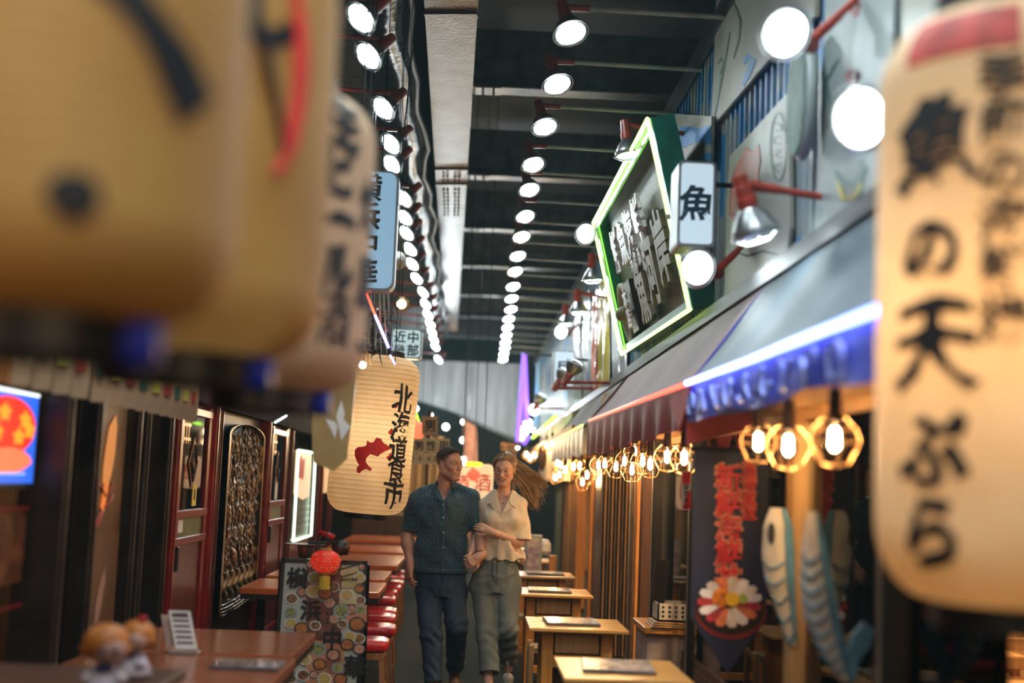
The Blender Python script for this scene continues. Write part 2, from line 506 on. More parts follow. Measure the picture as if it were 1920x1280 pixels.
# far end: grey corrugated viaduct side
M_end = mat('grey_corrugated_cladding', (0.36,0.36,0.35,1), .5, vary=.25, scale=1.2, stretch=(6,1,.6))
Ye = 33.0
P = [atY(600,668,Ye), atY(978,682,Ye), atY(980,826,Ye), atY(905,800,Ye), atY(862,776,Ye), atY(790,752,Ye), atY(600,735,Ye)]
g = G().prism(P, (0, .2, 0)); o = struct('wall_end', g, M_end, 'pale grey viaduct cladding closing the lane above head height')
x0, x1 = P[0].x, P[1].x
k = 0
for i in range(46):
    x = x0+(x1-x0)*(i+.5)/46
    zt = P[0].z+(P[1].z-P[0].z)*(i+.5)/46-.02
    # lower outline, piecewise
    lo = [(P[6].x,P[6].z),(P[5].x,P[5].z),(P[4].x,P[4].z),(P[3].x,P[3].z),(P[2].x,P[2].z)]
    zl = np.interp(x, [q[0] for q in lo], [q[1] for q in lo])+.03
    c = obj('cladding_rib', G().box(x-.022, x+.022, Ye-.03, Ye+.01, zl, zt), M_end, o)
struct('trim_3', G().prism([atY(862,776,Ye-.1), atY(980,826,Ye-.1), atY(980,832,Ye-.1), atY(862,781,Ye-.1)], (0,.1,0)), M_brown, 'brown lower edge of the grey cladding')
struct('wall_far', G().box(-6, 8, 44, 44.2, 0, 7), mat('far_dark', (0.03,0.04,0.042,1), .8), 'dark far end of the covered lane')
struct('trim_4', G().box(-2.5, 4, 30.5, 31, 5.0, 5.6), M_iron, 'dark beam crossing the lane near its far end')
# ================================================================== thin teal haze, added for lifted shadows and lamp glow
hz_m = bpy.data.materials.new('teal_haze_volume'); hz_m.use_nodes = True
nt = hz_m.node_tree; nt.nodes.remove(nt.nodes['Principled BSDF'])
vs_ = nt.nodes.new('ShaderNodeVolumeScatter'); vs_.inputs['Color'].default_value = (.60,.92,1,1)
vs_.inputs['Density'].default_value = .0016; vs_.inputs['Anisotropy'].default_value = .35
nt.links.new(vs_.outputs[0], nt.nodes['Material Output'].inputs['Volume'])
hz_ = obj('teal_haze', G().box(-4.2, 4.4, -8.6, 46, -.06, 7.06), hz_m, label='thin teal haze added through the lane for lamp glow', cat='haze', kind='stuff')
# ================================================================== floodlights
def face_dir(d, roll=0.0):
    """rotation whose local -Z looks along d"""
    return (Vector(d).to_track_quat('-Z', 'Y').to_matrix().to_4x4())
def make_flood(name, label, loc, d, group, bar_to=None, bar_mat=None, body=None, arm='up', full=True, lens=None):
    """guarded floodlight; lens centre at loc, looking along d"""
    R = face_dir(d).to_3x3()
    t = thing(name, label, 'lamp', loc, group)
    def put(g): return g.fn(lambda v: R @ v)
    nn = 20 if full else 12
    ls = obj('lens', put(G().lathe([(.001,-.012),(.045,-.010),(.082,-.002),(.084,.008),(.001,.01)], n=nn, caps=False)), lens or M_lens, t, local=True, smooth=True)
    obj('housing', put(G().lathe([(.088,-.006),(.095,.0),(.098,.02),(.085,.04),(.07,.075),(.045,.10),(.04,.115),(.001,.116)], n=nn, caps=False)), M_steel, t, local=True, smooth=True)
    obj('bracket_body', put(G().lathe([(.041,.11),(.043,.112),(.043,.15),(.037,.152),(.037,.20),(.033,.203),(.033,.245),(.001,.246)], n=14, caps=False)), body or M_redp, t, local=True)
    g = G()
    ring = [(math.cos(a)*.106, math.sin(a)*.106, -.004) for a in np.linspace(0, 2*PI, nn, endpoint=False)]
    g.tube(ring, .004, 5, closed=True)
    if full:
        ring2 = [(math.cos(a)*.055, math.sin(a)*.055, -.035) for a in np.linspace(0, 2*PI, nn, endpoint=False)]
        g.tube(ring2, .0022, 4, closed=True)
        for k in range(6):
            a = k*PI/3+.2
            g.tube([(math.cos(a)*.1, math.sin(a)*.1, .03), (math.cos(a)*.106, math.sin(a)*.106, -.004), (math.cos(a)*.055, math.sin(a)*.055, -.035)], .0022, 4)
    obj('wire_guard', put(g), M_steel, t, local=True)
    if bar_to is not None:
        back = Vector(loc)+R @ Vector((0, 0, .21)); b_ = Vector(bar_to)
        dr = (b_-back).normalized()
        g = G(); g.cyl(back, back+dr*.16, .022, .019, 10)
        obj('bracket_arm', g, body or M_redp, t)
        g = G(); g.cyl(back+dr*.14, b_, .0155, None, 8)
        obj('support_bar', g, bar_mat or M_bar, t)
    return t
# right overhead row (lens pixel positions), at 4.25 m
rowR = [(1070,62),(1045,158),(1022,238),(1000,309),(993,356),(985,406),(978,444),(971,480),(966,509),(962,537),(959,560),(958,580)]
ys = [atZ(px, py, 4.2) for px, py in rowR]
ptsR = ys[:]
last = ys[-1]
for py in (598,614,629,642,653,664,674): ptsR.append(atZ(955-(py-590)*.14, py, 4.2))
for i, p in enumerate(ptsR):
    make_flood('overhead_floodlight', 'floodlight %s from the camera in the right overhead row' % NTH[i], p, (.22,-.42,-.9), 'floodlights in the right overhead row',
               (WX, p.y+.05, 4.36), M_bar, full=i < 10)
# left overhead row
rowL = [(676,34),(690,105),(718,203),(733,270),(735,308),(757,372),(759,408),(762,437),(769,467),(773,495),(781,522)]
ptsL = [atZ(px, py, 4.2) for px, py in rowL]
for py in (548,570,590,607,622,636,650,674): ptsL.append(atZ(793+(py-548)*.23, py, 4.2))
for i, p in enumerate(ptsL):
    make_flood('overhead_floodlight', 'floodlight %s from the camera in the left overhead row' % NTH[i], p, (-.62,-.5,-.75), 'floodlights in the left overhead row',
               (-1.9, p.y+.02, 4.36), M_redp, full=i < 10)
# the lane goes on behind the photographer with the same lamps
for k in range(5):
    p = area_light('unseen_lane_lamp', (.5, 4.5-1.6*k, 4.3), (.1,-.2,-1), .2, 17, (.80,.95,1))
    p = area_light('unseen_lane_lamp', (-.7, 4.5-1.6*k, 4.3), (-.1,-.2,-1), .2, 17, (.80,.95,1))

# warm fill lights added out of view beside the camera for the lanterns
for x_, y_, z_, d_, p_ in ((-1.75,.2,1.9,(1,.9,.1),3.5),(-1.75,-2.2,1.9,(1,.8,0),4),(1.35,-.6,1.9,(-1,.8,.05),6),(1.35,-3,1.9,(-1,.9,0),7)):
    area_light('unseen_warm_fill', (x_,y_,z_), d_, .9, p_, (1,.66,.36), .7)

# floodlights on arms from the right wall
def wall_flood(px, py, X, d, label, armY=0.0, armz=.02):
    p = atX(px, py, X)
    return make_flood('wall_floodlight', label, p, d, 'floodlights on arms along the corrugated wall', (WX, p.y+armY, p.z+.18+armz), M_redp, lens=M_wlens)
wf = [((1472,62),1.10,(-.6,-.75,-.1),'large glaring floodlight at top right beside the cream board'),
      ((1612,222),1.12,(-.75,-.6,-.25),'brightest oval floodlight above the red arm near the big right lantern'),
      ((1308,502),1.12,(-.6,-.8,-.05),'round glowing floodlight below the white fish-character lightbox'),
      ((1098,438),.92,(-.55,-.83,-.05),'floodlight at the far lower corner of the green neon sign'),
      ((1052,622),1.12,(-.5,-.85,0),'small lit floodlight above the far white shellfish lightbox')]
for (q, X, d, lab) in wf: wall_flood(q[0], q[1], X, d, lab)
wd = [((1180,290),.98,(.15,-.05,-1),'downward floodlight with orange arm at the top corner of the neon sign'),
      ((1418,437),1.12,(.35,.2,-.9),'downward floodlight with red arm over the red painted board'),
      ((1112,524),1.05,(.1,.1,-1),'downward floodlight with red body beside the green neon sign'),
      ((1085,584),1.08,(.1,.1,-1),'downward floodlight with long red arm past the green neon sign'),
      ((1062,606),1.10,(.1,.1,-1),'downward floodlight half hidden behind another past the neon sign')]
for (q, X, d, lab) in wd: wall_flood(q[0], q[1], X, d, lab, armz=-.02)
wu = [((1079,685),1.0,(.5,.2,.85),'upward floodlight with red arm at the foot of the corrugated wall'),
      ((1058,700),1.03,(.5,.2,.85),'smaller upward floodlight just beyond the one under the shellfish lightbox'),
      ((1015,745),1.05,(.5,.2,.85),'upward floodlight over the green neon tube')]
for (q, X, d, lab) in wu:
    p = atX(q[0], q[1], X)
    make_flood('wall_floodlight', lab, p, d, 'floodlights on arms along the corrugated wall', (WX, p.y, p.z-.16), M_redp, lens=M_wlens)
# arm of the big one by the right lantern points right
far = [(1002,768,1.1,22,.115),(990,793,1.05,25,.1),(982,808,1.0,27,.12),(978,821,1.0,28,.06),(999,806,1.2,27,.05),(970,838,.9,28,.05),
       (836,800,None,28,.08),(869,791,None,28,.06),(877,811,None,29,.05),(868,825,None,29,.07),(879,831,None,30,.05),(869,861,None,27,.06),(872,873,None,26,.07),(780,766,None,20,.05),(809,778,None,24,.035)]
for i, (px, py, X, Y, r) in enumerate(far):
    r *= .8
    p = atY(px, py, Y)
    t = thing('far_lamp', ['far white lamp just under the upward floodlights','far white lamp by the foot of the purple neon','far round lamp right of the purple neon foot','tiny far lamp under the purple neon',
        'pinkish far lamp by the green neon tube','small far lamp left of the green neon end','far blue-white lamp right of the wooden man sign','far lamp beside the pink post top','small far lamp on the pink post',
        'far lamp above the man\'s head beside the pink post','dim far lamp right of the pink post','far lamp right of the man\'s hair','far warm lamp by the man\'s cheek','far oval lamp beside the big lantern\'s top','dim far lamp above the wooden signs'][i], 'lamp', p, 'out-of-focus lamps at the far end of the lane')
    obj('globe', G().sphere((0,0,0), r, 14, 9), emis('far_glow_%d' % i, (1,.95,.88,1) if i % 3 else (1,.85,.7,1), 9 if i not in (10,14) else 4), t, local=True, smooth=True)
    obj('hanger', G().cyl((0,0,r*.8), (0,0,6.9-p.z), .005, None, 6), M_black, t, local=True)

# round globe lamps and bulb on the left
for px, py, Y, r, lab, st in ((671,370,6.6,.04,'bright round bulb glowing in front of the pale blue lightbox',26),(753,570,13,.045,'small round warm bulb above the regional lightbox',12),(747,665,13.4,.05,'round warm bulb under the regional lightbox',12),(745,488,12,.05,'unlit white globe behind the pale blue lightbox',0)):
    p = atY(px, py, Y)
    t = thing('globe_bulb', lab, 'bulb', p)
    obj('globe', G().sphere((0,0,0), r, 16, 10), emis('globe_glow_%d' % px, (1,.93,.8,1), st) if st else M_white, t, local=True, smooth=True)
    obj('reflector_rim', G().lathe([(r*1.1,.01),(r*1.75,-.0),(r*1.8,.012),(r*1.1,.03)], (0,.03,0), 18, ax=(0,-1,0), caps=False), M_gold if st else M_white, t, local=True, smooth=True)
    obj('cable', G().cyl((0,.02,r), (0,.02,4.95-p.z), .005, None, 6), M_black, t, local=True)

# ================================================================== caged bulbs
M_cage = mat('brass_cage_wire', (0.45,0.27,0.12,1), .35, metal=.7)
M_sock = mat('bulb_socket', (0.05,0.03,0.02,1), .5)
M_bglass = glass_mat('bulb_glass', (1,.93,.8,1), 1.3)
def cage_bulb():
    t = thing('caged_bulb', 'x', 'bulb', (0,0,0), 'caged filament bulbs strung under the right awnings')
    # hexagonal wire cage
    g = G()
    lv = [(.022,.085),(.07,.035),(.082,-.005),(.045,-.075),(.0,-.085)]
    n = 6
    for k in range(n):
        a = k*2*PI/n
        g.tube([(math.cos(a)*r, math.sin(a)*r, z) for r, z in lv], .0016, 4)
    for r, z in ((.07,.035),(.082,-.005),(.045,-.075)):
        g.tube([(math.cos(k*2*PI/n)*r, math.sin(k*2*PI/n)*r, z) for k in range(n)], .0016, 4, closed=True)
    obj('wire_cage', g, M_cage, t, local=True)
    obj('socket', G().lathe([(.012,.165),(.02,.15),(.022,.06),(.018,.055)], n=12), M_sock, t, local=True, smooth=True)
    bu = obj('bulb', G().lathe([(.012,.055),(.018,.04),(.033,.0),(.03,-.025),(.015,-.045),(.001,-.05)], n=14, caps=False), M_bglass, t, local=True, smooth=True)
    obj('filament', G().lathe([(.004,.04),(.014,.028),(.016,-.02),(.006,-.032)], n=8), M_bulb, bu, local=True)
    obj('cord', G().cyl((0,0,.06), (0,0,.42), .004, None, 6), M_black, t, local=True)
    return t
cb = cage_bulb()
bulbs = [(1565,825,1.15),(1478,836,1.12),(1422,829,1.15),(1283,859,1.12),(1251,857,1.12),(1219,871,1.0),(1205,865,1.05),(1190,847,1.2),(1171,865,1.1),(1185,881,1.05),
         (1155,876,1.08),(1134,870,1.1),(1122,872,1.0),(1101,891,.95),(1092,904,.9),(1087,874,1.1),(1075,875,1.05),(1060,881,1.0),(1051,872,1.1),(1049,890,.95),(1041,895,.9),(1035,832,1.1),(1025,835,1.05),
         (1012,848,1.05),(1003,853,1.0),(994,858,1.0),(1045,868,1.25),(1018,850,1.15),(987,852,1.1)]
blab = ['nearest caged bulb left of the big right lantern','caged bulb above the carp streamers, right of the navy banner','caged bulb over the right edge of the navy banner',
 'caged bulb just above the navy banner\'s left edge','caged bulb second left of the navy banner under the red awning','lower caged bulb of the close pair under the red awning','upper caged bulb of the close pair under the red awning',
 'small caged bulb tucked against the red valance','large caged bulb under the middle of the red awning','low small caged bulb under the red awning','caged bulb left of the red awning middle',
 'right caged bulb of the pair under the red awning\'s far end','left caged bulb of the pair under the red awning\'s far end','upper caged bulb of the low hanging pair','lowest caged bulb hanging under the awnings',
 'right end bulb of the cluster under the brown awning','second bulb from the right in the brown awning cluster','third bulb from the right in the brown awning cluster','left upper bulb of the brown awning cluster',
 'lower bulb of the brown awning cluster','leftmost lowest bulb of the brown awning cluster','right bulb of the bright pair at the brown valance corner','left bulb of the bright pair at the brown valance corner',
 'far string bulb nearest the brown awning','far string bulb right of the woman\'s hair','far string bulb above the woman\'s hair','small bulb behind the brown awning cluster','far string bulb under the green neon tube','farthest string bulb above the woman\'s head']
for i, (px, py, X) in enumerate(bulbs):
    X = max(min(X, 1.13), 1.11)
    p = atX(px, py, X)
    if i == 0: cb.location = p; cb['label'] = blab[0]
    c_ = cb if i == 0 else dup(cb, p, blab[i], rot=(0,0,i*.7))
    for ch_ in c_.children:
        if ch_.name.startswith('cord'): ch_.scale = (1,1,max(.6,(2.18-p.z)/.42))

bz = [(1.12, y_, 2.17+.02*math.sin(y_*3)) for y_ in np.arange(3.6, 27.2, .25)]
obj('festoon_cable', G().tube(bz, .006, 5), M_black, label='thin black cable under the right awnings carrying the caged bulbs', cat='cable')
# ================================================================== neon tubes
Z4 = True
def neon(px_pts, X, r, c, s, label, mk=atX, hang=False, brk=False):
    pts = [mk(px, py, X) if not isinstance(X, list) else None for px, py in px_pts]
    t = obj('neon_tube', G().tube(pts, r, 8), emis('neon_'+label[:12].replace(' ','_'), c, s), label=label, cat='neon light', smooth=True)
    if hang:
        for q in (pts[0], pts[-1]): obj('hanging_wire', G().cyl(q, (q.x, q.y, 4.95 if q.x < -1.08 and Z4 else 6.9), .003, None, 5), M_black, t)
    if brk: obj('wall_bracket', G().cyl(pts[1], (WX, pts[1].y, pts[1].z), .02, None, 6), M_black, t)
    return t
neon([(1288,718),(1400,677),(1530,625),(1672,570)], .985, .014, (0.16,.22,1,1), 6, 'blue neon tube along the edge of the blue awning')
neon([(1105,788),(1190,755),(1288,719)], 1.0, .012, (1,.07,.045,1), 3.2, 'red neon tube along the edge of the red awning')
neon([(1040,825),(1060,814),(1092,797)], 1.0, .011, (1,.8,.1,1), 3, 'yellow neon tube along the edge of the brown awning')
neon([(999,820),(1042,780)], 1.02, .022, (.35,.9,.03,1), 3, 'green neon tube beyond the brown awning')
neon([(971,828),(983,664),(988,790)], 22, .045, (.26,.12,1,1), 1.3, 'tall narrow purple neon tubes at the lane\'s far end', atY, brk=True)
neon([(980,832),(992,817)], 24, .045, (.26,.12,1,1), 1.3, 'short purple neon tube under the tall purple neon', atY, brk=True)
neon([(682,536),(703,590)], 8.5, .008, (1,.10,.05,1), 2.5, 'thin red neon tube left of the hanging decoration', atY, True)
neon([(703,590),(729,652)], 8.5, .010, (.3,.25,1,1), 3, 'thin violet neon tube continuing from the red one', atY, True)
neon([(731,665),(741,683)], 8.7, .007, (.3,.25,1,1), 3, 'short violet neon piece above the paper lantern', atY, True)
neon([(778,775),(783,790),(790,802)], 18, .025, (.3,.9,.03,1), 3, 'small curved green neon by the coral lantern', atY, True)
neon([(515,792),(538,779)], 7, .004, (.8,.95,1,1), 3, 'short white light strip above the carved panel', atY, True)
neon([(965,876),(950,874)], 24, .03, (1,.8,.2,1), 2, 'far yellow light strip behind the couple', atY, True)
# ================================================================== painted boards on the right wall
M_board = mat('weathered_cream_board', (0.33,0.33,0.27,1), .4, vary=.14, scale=3)
M_board2 = mat('pale_grey_board', (0.30,0.34,0.33,1), .4, vary=.12, scale=3)
M_pred = mat('faded_red_print', (0.45,0.07,0.05,1), .4, vary=.5, scale=4)
M_pgreen = mat('faded_green_print', (0.06,0.14,0.1,1), .4, vary=.4)
M_pblue = mat('cobalt_paint', (0.02,0.24,0.58,1), .4, vary=.2)
M_pyel = mat('yellow_print', (0.6,0.5,0.08,1), .4, vary=.3)
BX = WX-.035
def board(name, px, m, label, prints=(), X=None):
    X = X or BX
    P = [atX(a, b_, X) for a, b_ in px]
    o = obj(name, G().prism(P, (.02, 0, 0)), m, label=label, cat='painted board')
    for nm, mm, poly in prints:
        Q = [atX(a, b_, X-.004) for a, b_ in poly]
        obj(nm, G().prism(Q, (.003, 0, 0)), mm, o)
    return o
def stroke(pts, w):
    """thin outline of a brush line through pixel points"""
    L_, R_ = [], []
    for i, (x, y) in enumerate(pts):
        a = pts[max(0, i-1)]; c = pts[min(len(pts)-1, i+1)]
        dx, dy = c[0]-a[0], c[1]-a[1]; l = math.hypot(dx, dy) or 1
        k = w*(.35+.65*math.sin(PI*min(.98, max(.05, i/(len(pts)-1)))))
        L_.append((x-dy/l*k, y+dx/l*k)); R_.append((x+dy/l*k, y-dx/l*k))
    return L_+R_[::-1]
def oval(cx, cy, rx, ry, w, n=22, a0=0, a1=2*PI, tilt=0):
    o_ = []; 
    for k in range(n+1):
        a = a0+(a1-a0)*k/n; o_.append((cx+rx*math.cos(a)+tilt*math.sin(a), cy+ry*math.sin(a)))
    return stroke(o_, w)
board('surf_board', [(1345,-60),(1333,240),(1440,113),(1528,30),(1530,-90)], M_board, 'cream painted board with green brush lines high on the corrugated wall',
      [('brush_line', M_pgreen, stroke([(1368,60),(1362,100),(1352,150),(1345,190),(1340,215)], 1.6)),
       ('brush_line', M_pgreen, stroke([(1372,0),(1380,15),(1388,40),(1385,75),(1375,110)], 2)),
       ('brush_line', M_pgreen, stroke([(1345,120),(1352,108),(1356,120),(1350,140)], 1.3)),
       ('painted_blob', M_pblue, stroke([(1395,120),(1402,105),(1412,112),(1400,145),(1392,160)], 6))])
board('koi_board', [(1477,173),(1368,293),(1362,400),(1357,562),(1467,527),(1481,427)], M_board, 'cream board with a big faded red shape and an oval emblem',
      [('red_figure', M_pred, [(1398,275),(1410,285),(1422,270),(1426,300),(1420,330),(1428,345),(1416,360),(1418,392),(1398,400),(1378,420),(1366,402),(1368,345),(1380,310)]),
       ('emblem_ring', M_pgreen, oval(1459,275,15,64,1.8)),
       ('emblem_stroke', M_pgreen, stroke([(1452,230),(1464,234),(1466,244),(1454,246)], 2.5)),
       ('emblem_stroke', M_pgreen, stroke([(1464,256),(1452,258),(1451,268),(1465,270)], 2.5)),
       ('emblem_stroke', M_pgreen, stroke([(1452,282),(1464,280),(1454,292),(1466,296)], 2.5)),
       ('emblem_stroke', M_pgreen, stroke([(1466,306),(1452,310),(1452,320),(1462,322)], 2.5)),
       ('brush_line', M_ink, stroke([(1366,400),(1378,404),(1390,398),(1404,380),(1408,350)], 1.5)),
       ('brush_line', M_ink, stroke([(1375,470),(1400,480),(1430,470),(1460,478)], 2))])
board('tall_board', [(1550,-90),(1543,120),(1533,300),(1525,507),(1645,440),(1662,250),(1674,60),(1680,-120)], M_board2, 'tall pale board with red characters and a green dragonfish',
      [('red_mark', M_pred, stroke([(1596,-5),(1594,20),(1604,30),(1610,5)], 3)),
       ('red_mark', M_pred, stroke([(1584,140),(1590,158),(1597,128)], 2.6)),
       ('red_mark', M_pred, stroke([(1606,130),(1600,165),(1612,140)], 2.6)),
       ('green_fish', M_pgreen, stroke([(1565,320),(1580,345),(1602,345),(1618,318),(1610,300)], 9)),
       ('yellow_fin', M_pyel, stroke([(1568,340),(1580,372),(1600,370),(1615,345)], 6)),
       ('brush_line', M_pgreen, stroke([(1550,240),(1556,200),(1550,150),(1566,118),(1572,112)], 2)),
       ('brush_line', M_pgreen, stroke([(1560,420),(1590,400),(1612,360),(1618,320)], 3))])
board('far_right_board', [(1692,-120),(1690,60),(1684,250),(1700,600),(1990,500),(1990,-300)], M_board, 'pale board partly hidden behind the big right lantern',
      [('red_mark', M_pred, stroke([(1760,-10),(1766,15),(1756,35)], 5)), ('brush_line', M_pgreen, stroke([(1765,60),(1775,90),(1790,100)], 3))])
board('fish_tail_board', [(1262,213),(1334,218),(1332,302),(1262,300)], M_pyel and M_board, 'small cream board painted with a blue fish tail',
      [('blue_tail', M_pblue, [(1264,242),(1285,236),(1310,240),(1332,235),(1332,272),(1312,264),(1290,272),(1266,285),(1264,262)]), ('blue_tail_tip', M_pblue, [(1300,300),(1332,285),(1332,300)])], X=BX-.03)
# oval grille plaque
t = atX(1517,185,BX-.04)
gg = G(); gg.lathe([(.001,0),(.25,0),(.27,.02),(.25,.05),(.001,.05)], (0,0,0), 28, ax=(-1,0,0), caps=False)
gg.fn(lambda v: Vector((v.x, v.y*.62, v.z)))
pl = thing('round_grille', 'round dark grille hanging edge-on between the painted boards', 'grille', t)
obj('rim', gg, M_board2, pl, local=True, smooth=True)
gg = G()
for k in range(-5, 6):
    h = math.sqrt(max(0, .24**2-(k*.043)**2)); gg.box(-.06, -.05, k*.043*.62-.006, k*.043*.62+.006, -h, h)
obj('grille_bars', gg, M_pgreen, pl, local=True)
# shiny banner strips further along
strips = [(1172,1150,430,720,M_board2),(1140,1124,520,740,M_pyel),(1122,1112,560,745,M_pred),(1106,1095,560,760,M_board2),(1088,1078,600,745,M_board)]
M_vin = mat('glossy_pale_vinyl', (0.42,0.45,0.44,1), .08, vary=.2, scale=3, stretch=(1,6,.5), bump=.5, bscale=6)
M_vred = mat('glossy_red_vinyl', (0.5,0.14,0.06,1), .1, vary=.4, scale=3, bump=.5, bscale=6)
M_vyel = mat('glossy_yellow_vinyl', (0.6,0.5,0.1,1), .1, vary=.3, scale=3, bump=.5, bscale=6)
for i, (xr, xl, yt, yb, _m) in enumerate(strips):
    m_ = (M_vin, M_vyel, M_vred, M_vin, M_vin)[i]
    P = [atX(xl, yt, WX-.05), atX(xl, yb+(xr-xl)*.5, WX-.05), atX(xr, yb, WX-.05), atX(xr, yt-20, WX-.05)]
    q0, q1 = P[0], P[2]
    def f(u, v, P=P):
        a = P[0].lerp(P[3], u); c = P[1].lerp(P[2], u); p = a.lerp(c, v)
        return (p.x-.02*math.sin(u*9+v*3), p.y, p.z)
    obj('vinyl_streamer', G().grid(f, 10, 14), m_, label=['wide glossy pale streamer beside the green neon sign','glossy yellow streamer beyond the pale one','glossy red and yellow streamer beyond the neon sign','narrow pale streamer past the red one','farthest pale streamer near the shellfish lightbox'][i],
        cat='streamer', group='glossy streamers on the corrugated wall', smooth=True)

# ================================================================== green neon sign
A_, B_, C2, D2 = atX(1233,212,1.02), atX(1122,397,1.0), atX(1164,669,1.30), atX(1292,586,1.30)
A_.y = D2.y = (A_.y+D2.y)/2; B_.y = C2.y = (B_.y+C2.y)/2
ux = (D2-C2).normalized(); uz = ((B_-C2)-(B_-C2).dot(ux)*ux).normalized(); un = ux.cross(uz)   # ux towards camera
if un.x > 0: un = -un
WID = (D2-C2).length; HEI = (B_-C2).length*.97
sg = thing('neon_framed_sign', 'large tilted green sign box edged with yellow-green neon', 'sign', (C2+D2)/2)
def sp(u, v, n_=0): return C2+ux*u*WID+uz*v*HEI+un*n_
M_teal = mat('green_sign_enamel', (0.015,0.16,0.11,1), .25, vary=.3)
M_net = mat('speckled_mesh_back', (0.13,0.12,0.07,1), .5, vary=.7, scale=90)
M_sgold = mat('carved_driftwood', (0.24,0.2,0.12,1), .5, vary=.35)
obj('back_panel', G().prism([sp(0,0,-.10),sp(1,0,-.10),sp(1,1,-.10),sp(0,1,-.10)], -un*.03), M_net, sg)
for (u0,v0,u1,v1,nm) in ((0,0,1,0,'frame_side'),(0,1,1,1,'frame_side'),(0,0,0,1,'frame_side'),(1,0,1,1,'frame_side')):
    p, q = sp(u0,v0), sp(u1,v1)
    dr = (q-p).normalized(); inn = (sp(.5,.5)-(p+q)/2); inn = (inn-dr*inn.dot(dr)).normalized()
    obj(nm, G().obox((p+q)/2+inn*.03-un*.065, ((q-p).length, .07, .15), dr, inn, un), M_teal, sg)
nm_ = emis('yellow_green_neon', (.62,1,.25,1), 2.0)
ins = .006
seg = [[(0,1),(1,1)],[(0,1),(0,0)],[(0,0),(1,0)],[(1,0),(1,.30)],[(1,.34),(1,.47)],[(1,.5),(1,1)]]
for s_ in seg:
    obj('neon_tube', G().tube([sp(u, v, .03) for u, v in s_], .013, 8), nm_, sg, smooth=True)
obj('neon_tube', G().tube([sp(.97,.05,-.0), sp(.03,.05,0), sp(.03,.95,0), sp(.97,.95,0)], .006, 6), emis('green_neon', (.2,.8,.05,1), 1.5), sg, smooth=True)
# white brush letters and carved ones
def on_sign(ch, u, v, size, m, bold=.03, n_=-.04, thick=.03, name='letter', sx=1.0, parent=None):
    g = glyph_g(ch, size, bold, thick, brush=.02, sx=sx, seed=ord(ch) % 7)
    on_plane(g, sp(u, v, n_), ux, uz)
    return obj(name, g, m, sg)
M_let = mat('white_cutout', (0.8,0.8,0.82,1), .4, vary=.05)
for k, ch in enumerate('鮮魚海鮮'):
    on_sign(ch, .20+.13*k, .68+.0*k, .36, M_let, .03, name='white_character', sx=1.15)
for k, ch in enumerate('浜焼酒場'):
    on_sign(ch, .40+.06*k, .50, .13, M_let, .02, name='small_white_character')
for k, ch in enumerate('魚河岸'):
    on_sign(ch, .45+.17*k, .30+.06*k, .50, M_sgold, .03, -.05, .04, name='carved_character')
obj('round_plaque', G().lathe([(.001,0),(.2,0),(.23,.03),(.26,.035),(.27,.0),(.26,-.03)], sp(.11,.26,-.05), 26, ax=un, caps=False), M_sgold, sg, smooth=True)
obj('round_plaque_boss', G().sphere(sp(.11,.26,-.01), .07, 12, 8), M_sgold, sg, smooth=True)
c_ = sp(.24,.27,-.04)
obj('seal_plate', G().obox(c_, (.34, .42, .04), ux, uz, un), M_brown, sg)
for k, ch in enumerate('本店'): on_sign(ch, .24, .33-.13*k, .17, M_let, .03, .0, .02, name='seal_character', sx=1.4)

# ================================================================== lightboxes
M_lb = emis('lightbox_face', (.68,.86,.98,1), .38)
M_lbd = emis('lightbox_face_blue', (.36,.62,.85,1), .30)
M_lbw = emis('lightbox_face_warm', (.62,.84,.88,1), .36)
M_lframe = mat('lightbox_frame', (0.28,0.31,0.31,1), .35, vary=.15)
M_bluechar = mat('deep_teal_character', (0.012,0.06,0.10,1), .5, vary=.1)
def rounded(w, h, r, n=6):
    o_ = []
    for cx, cy, a0 in ((w/2-r, h/2-r, 0), (-w/2+r, h/2-r, PI/2), (-w/2+r, -h/2+r, PI), (w/2-r, -h/2+r, 1.5*PI)):
        for k in range(n+1): o_.append((cx+r*math.cos(a0+k*PI/2/n), cy+r*math.sin(a0+k*PI/2/n)))
    return o_
def lightbox(name, label, x0, x1, y0, y1, Y, depth, text, m, cols, size=None, rad=.03, yaw=0.0, bold=.022, tm=None, tilt=0.0, side=None):
    """box sign facing down the lane, spanning the given pixels at distance Y. cols = list of strings top to bottom, left to right"""
    p0 = atY(x0, (y0+y1)/2, Y); p1 = atY(x1, (y0+y1)/2, Y); w = (p1-p0).length; h = atY((x0+x1)/2, y0, Y).z-atY((x0+x1)/2, y1, Y).z
    c = atY((x0+x1)/2, (y0+y1)/2, Y)
    t = thing(name, label, 'sign', (c.x, c.y, c.z), rot=(0, tilt, yaw))
    R_ = rounded(w, h, rad)
    obj('case', G().prism([(x, 0, z) for x, z in R_], (0, depth, 0)), M_lframe if side is None else side, t, local=True)
    R2 = rounded(w-.03, h-.03, rad*.9)
    lf_ = obj('lit_face', G().prism([(x, -.012, z) for x, z in R2], (0, .011, 0)), m, t, local=True)
    br = x0 < 900
    obj('wall_bracket', G().cyl((0, depth*.5, h*.3), ((-2.695 if br else WX)-c.x, depth*.5, h*.3), .014, None, 8), M_iron, t, local=True)
    nc = len(cols)
    for i, s_ in enumerate(cols):
        n = len(s_)
        for j, ch in enumerate(s_):
            sz = size or min(w/nc*.8, h/n*.85)
            g = glyph_g(ch, sz, bold, .003, brush=.018, seed=j+i)
            x = (i-(nc-1)/2)*(w-.03)/nc*.95; z = ((n-1)/2-j)*(h-.04)/n
            on_plane(g, (x, -.0125, z), (1,0,0), (0,0,1))
            obj('character', g, tm or M_bluechar, lf_, local=True)
    return t
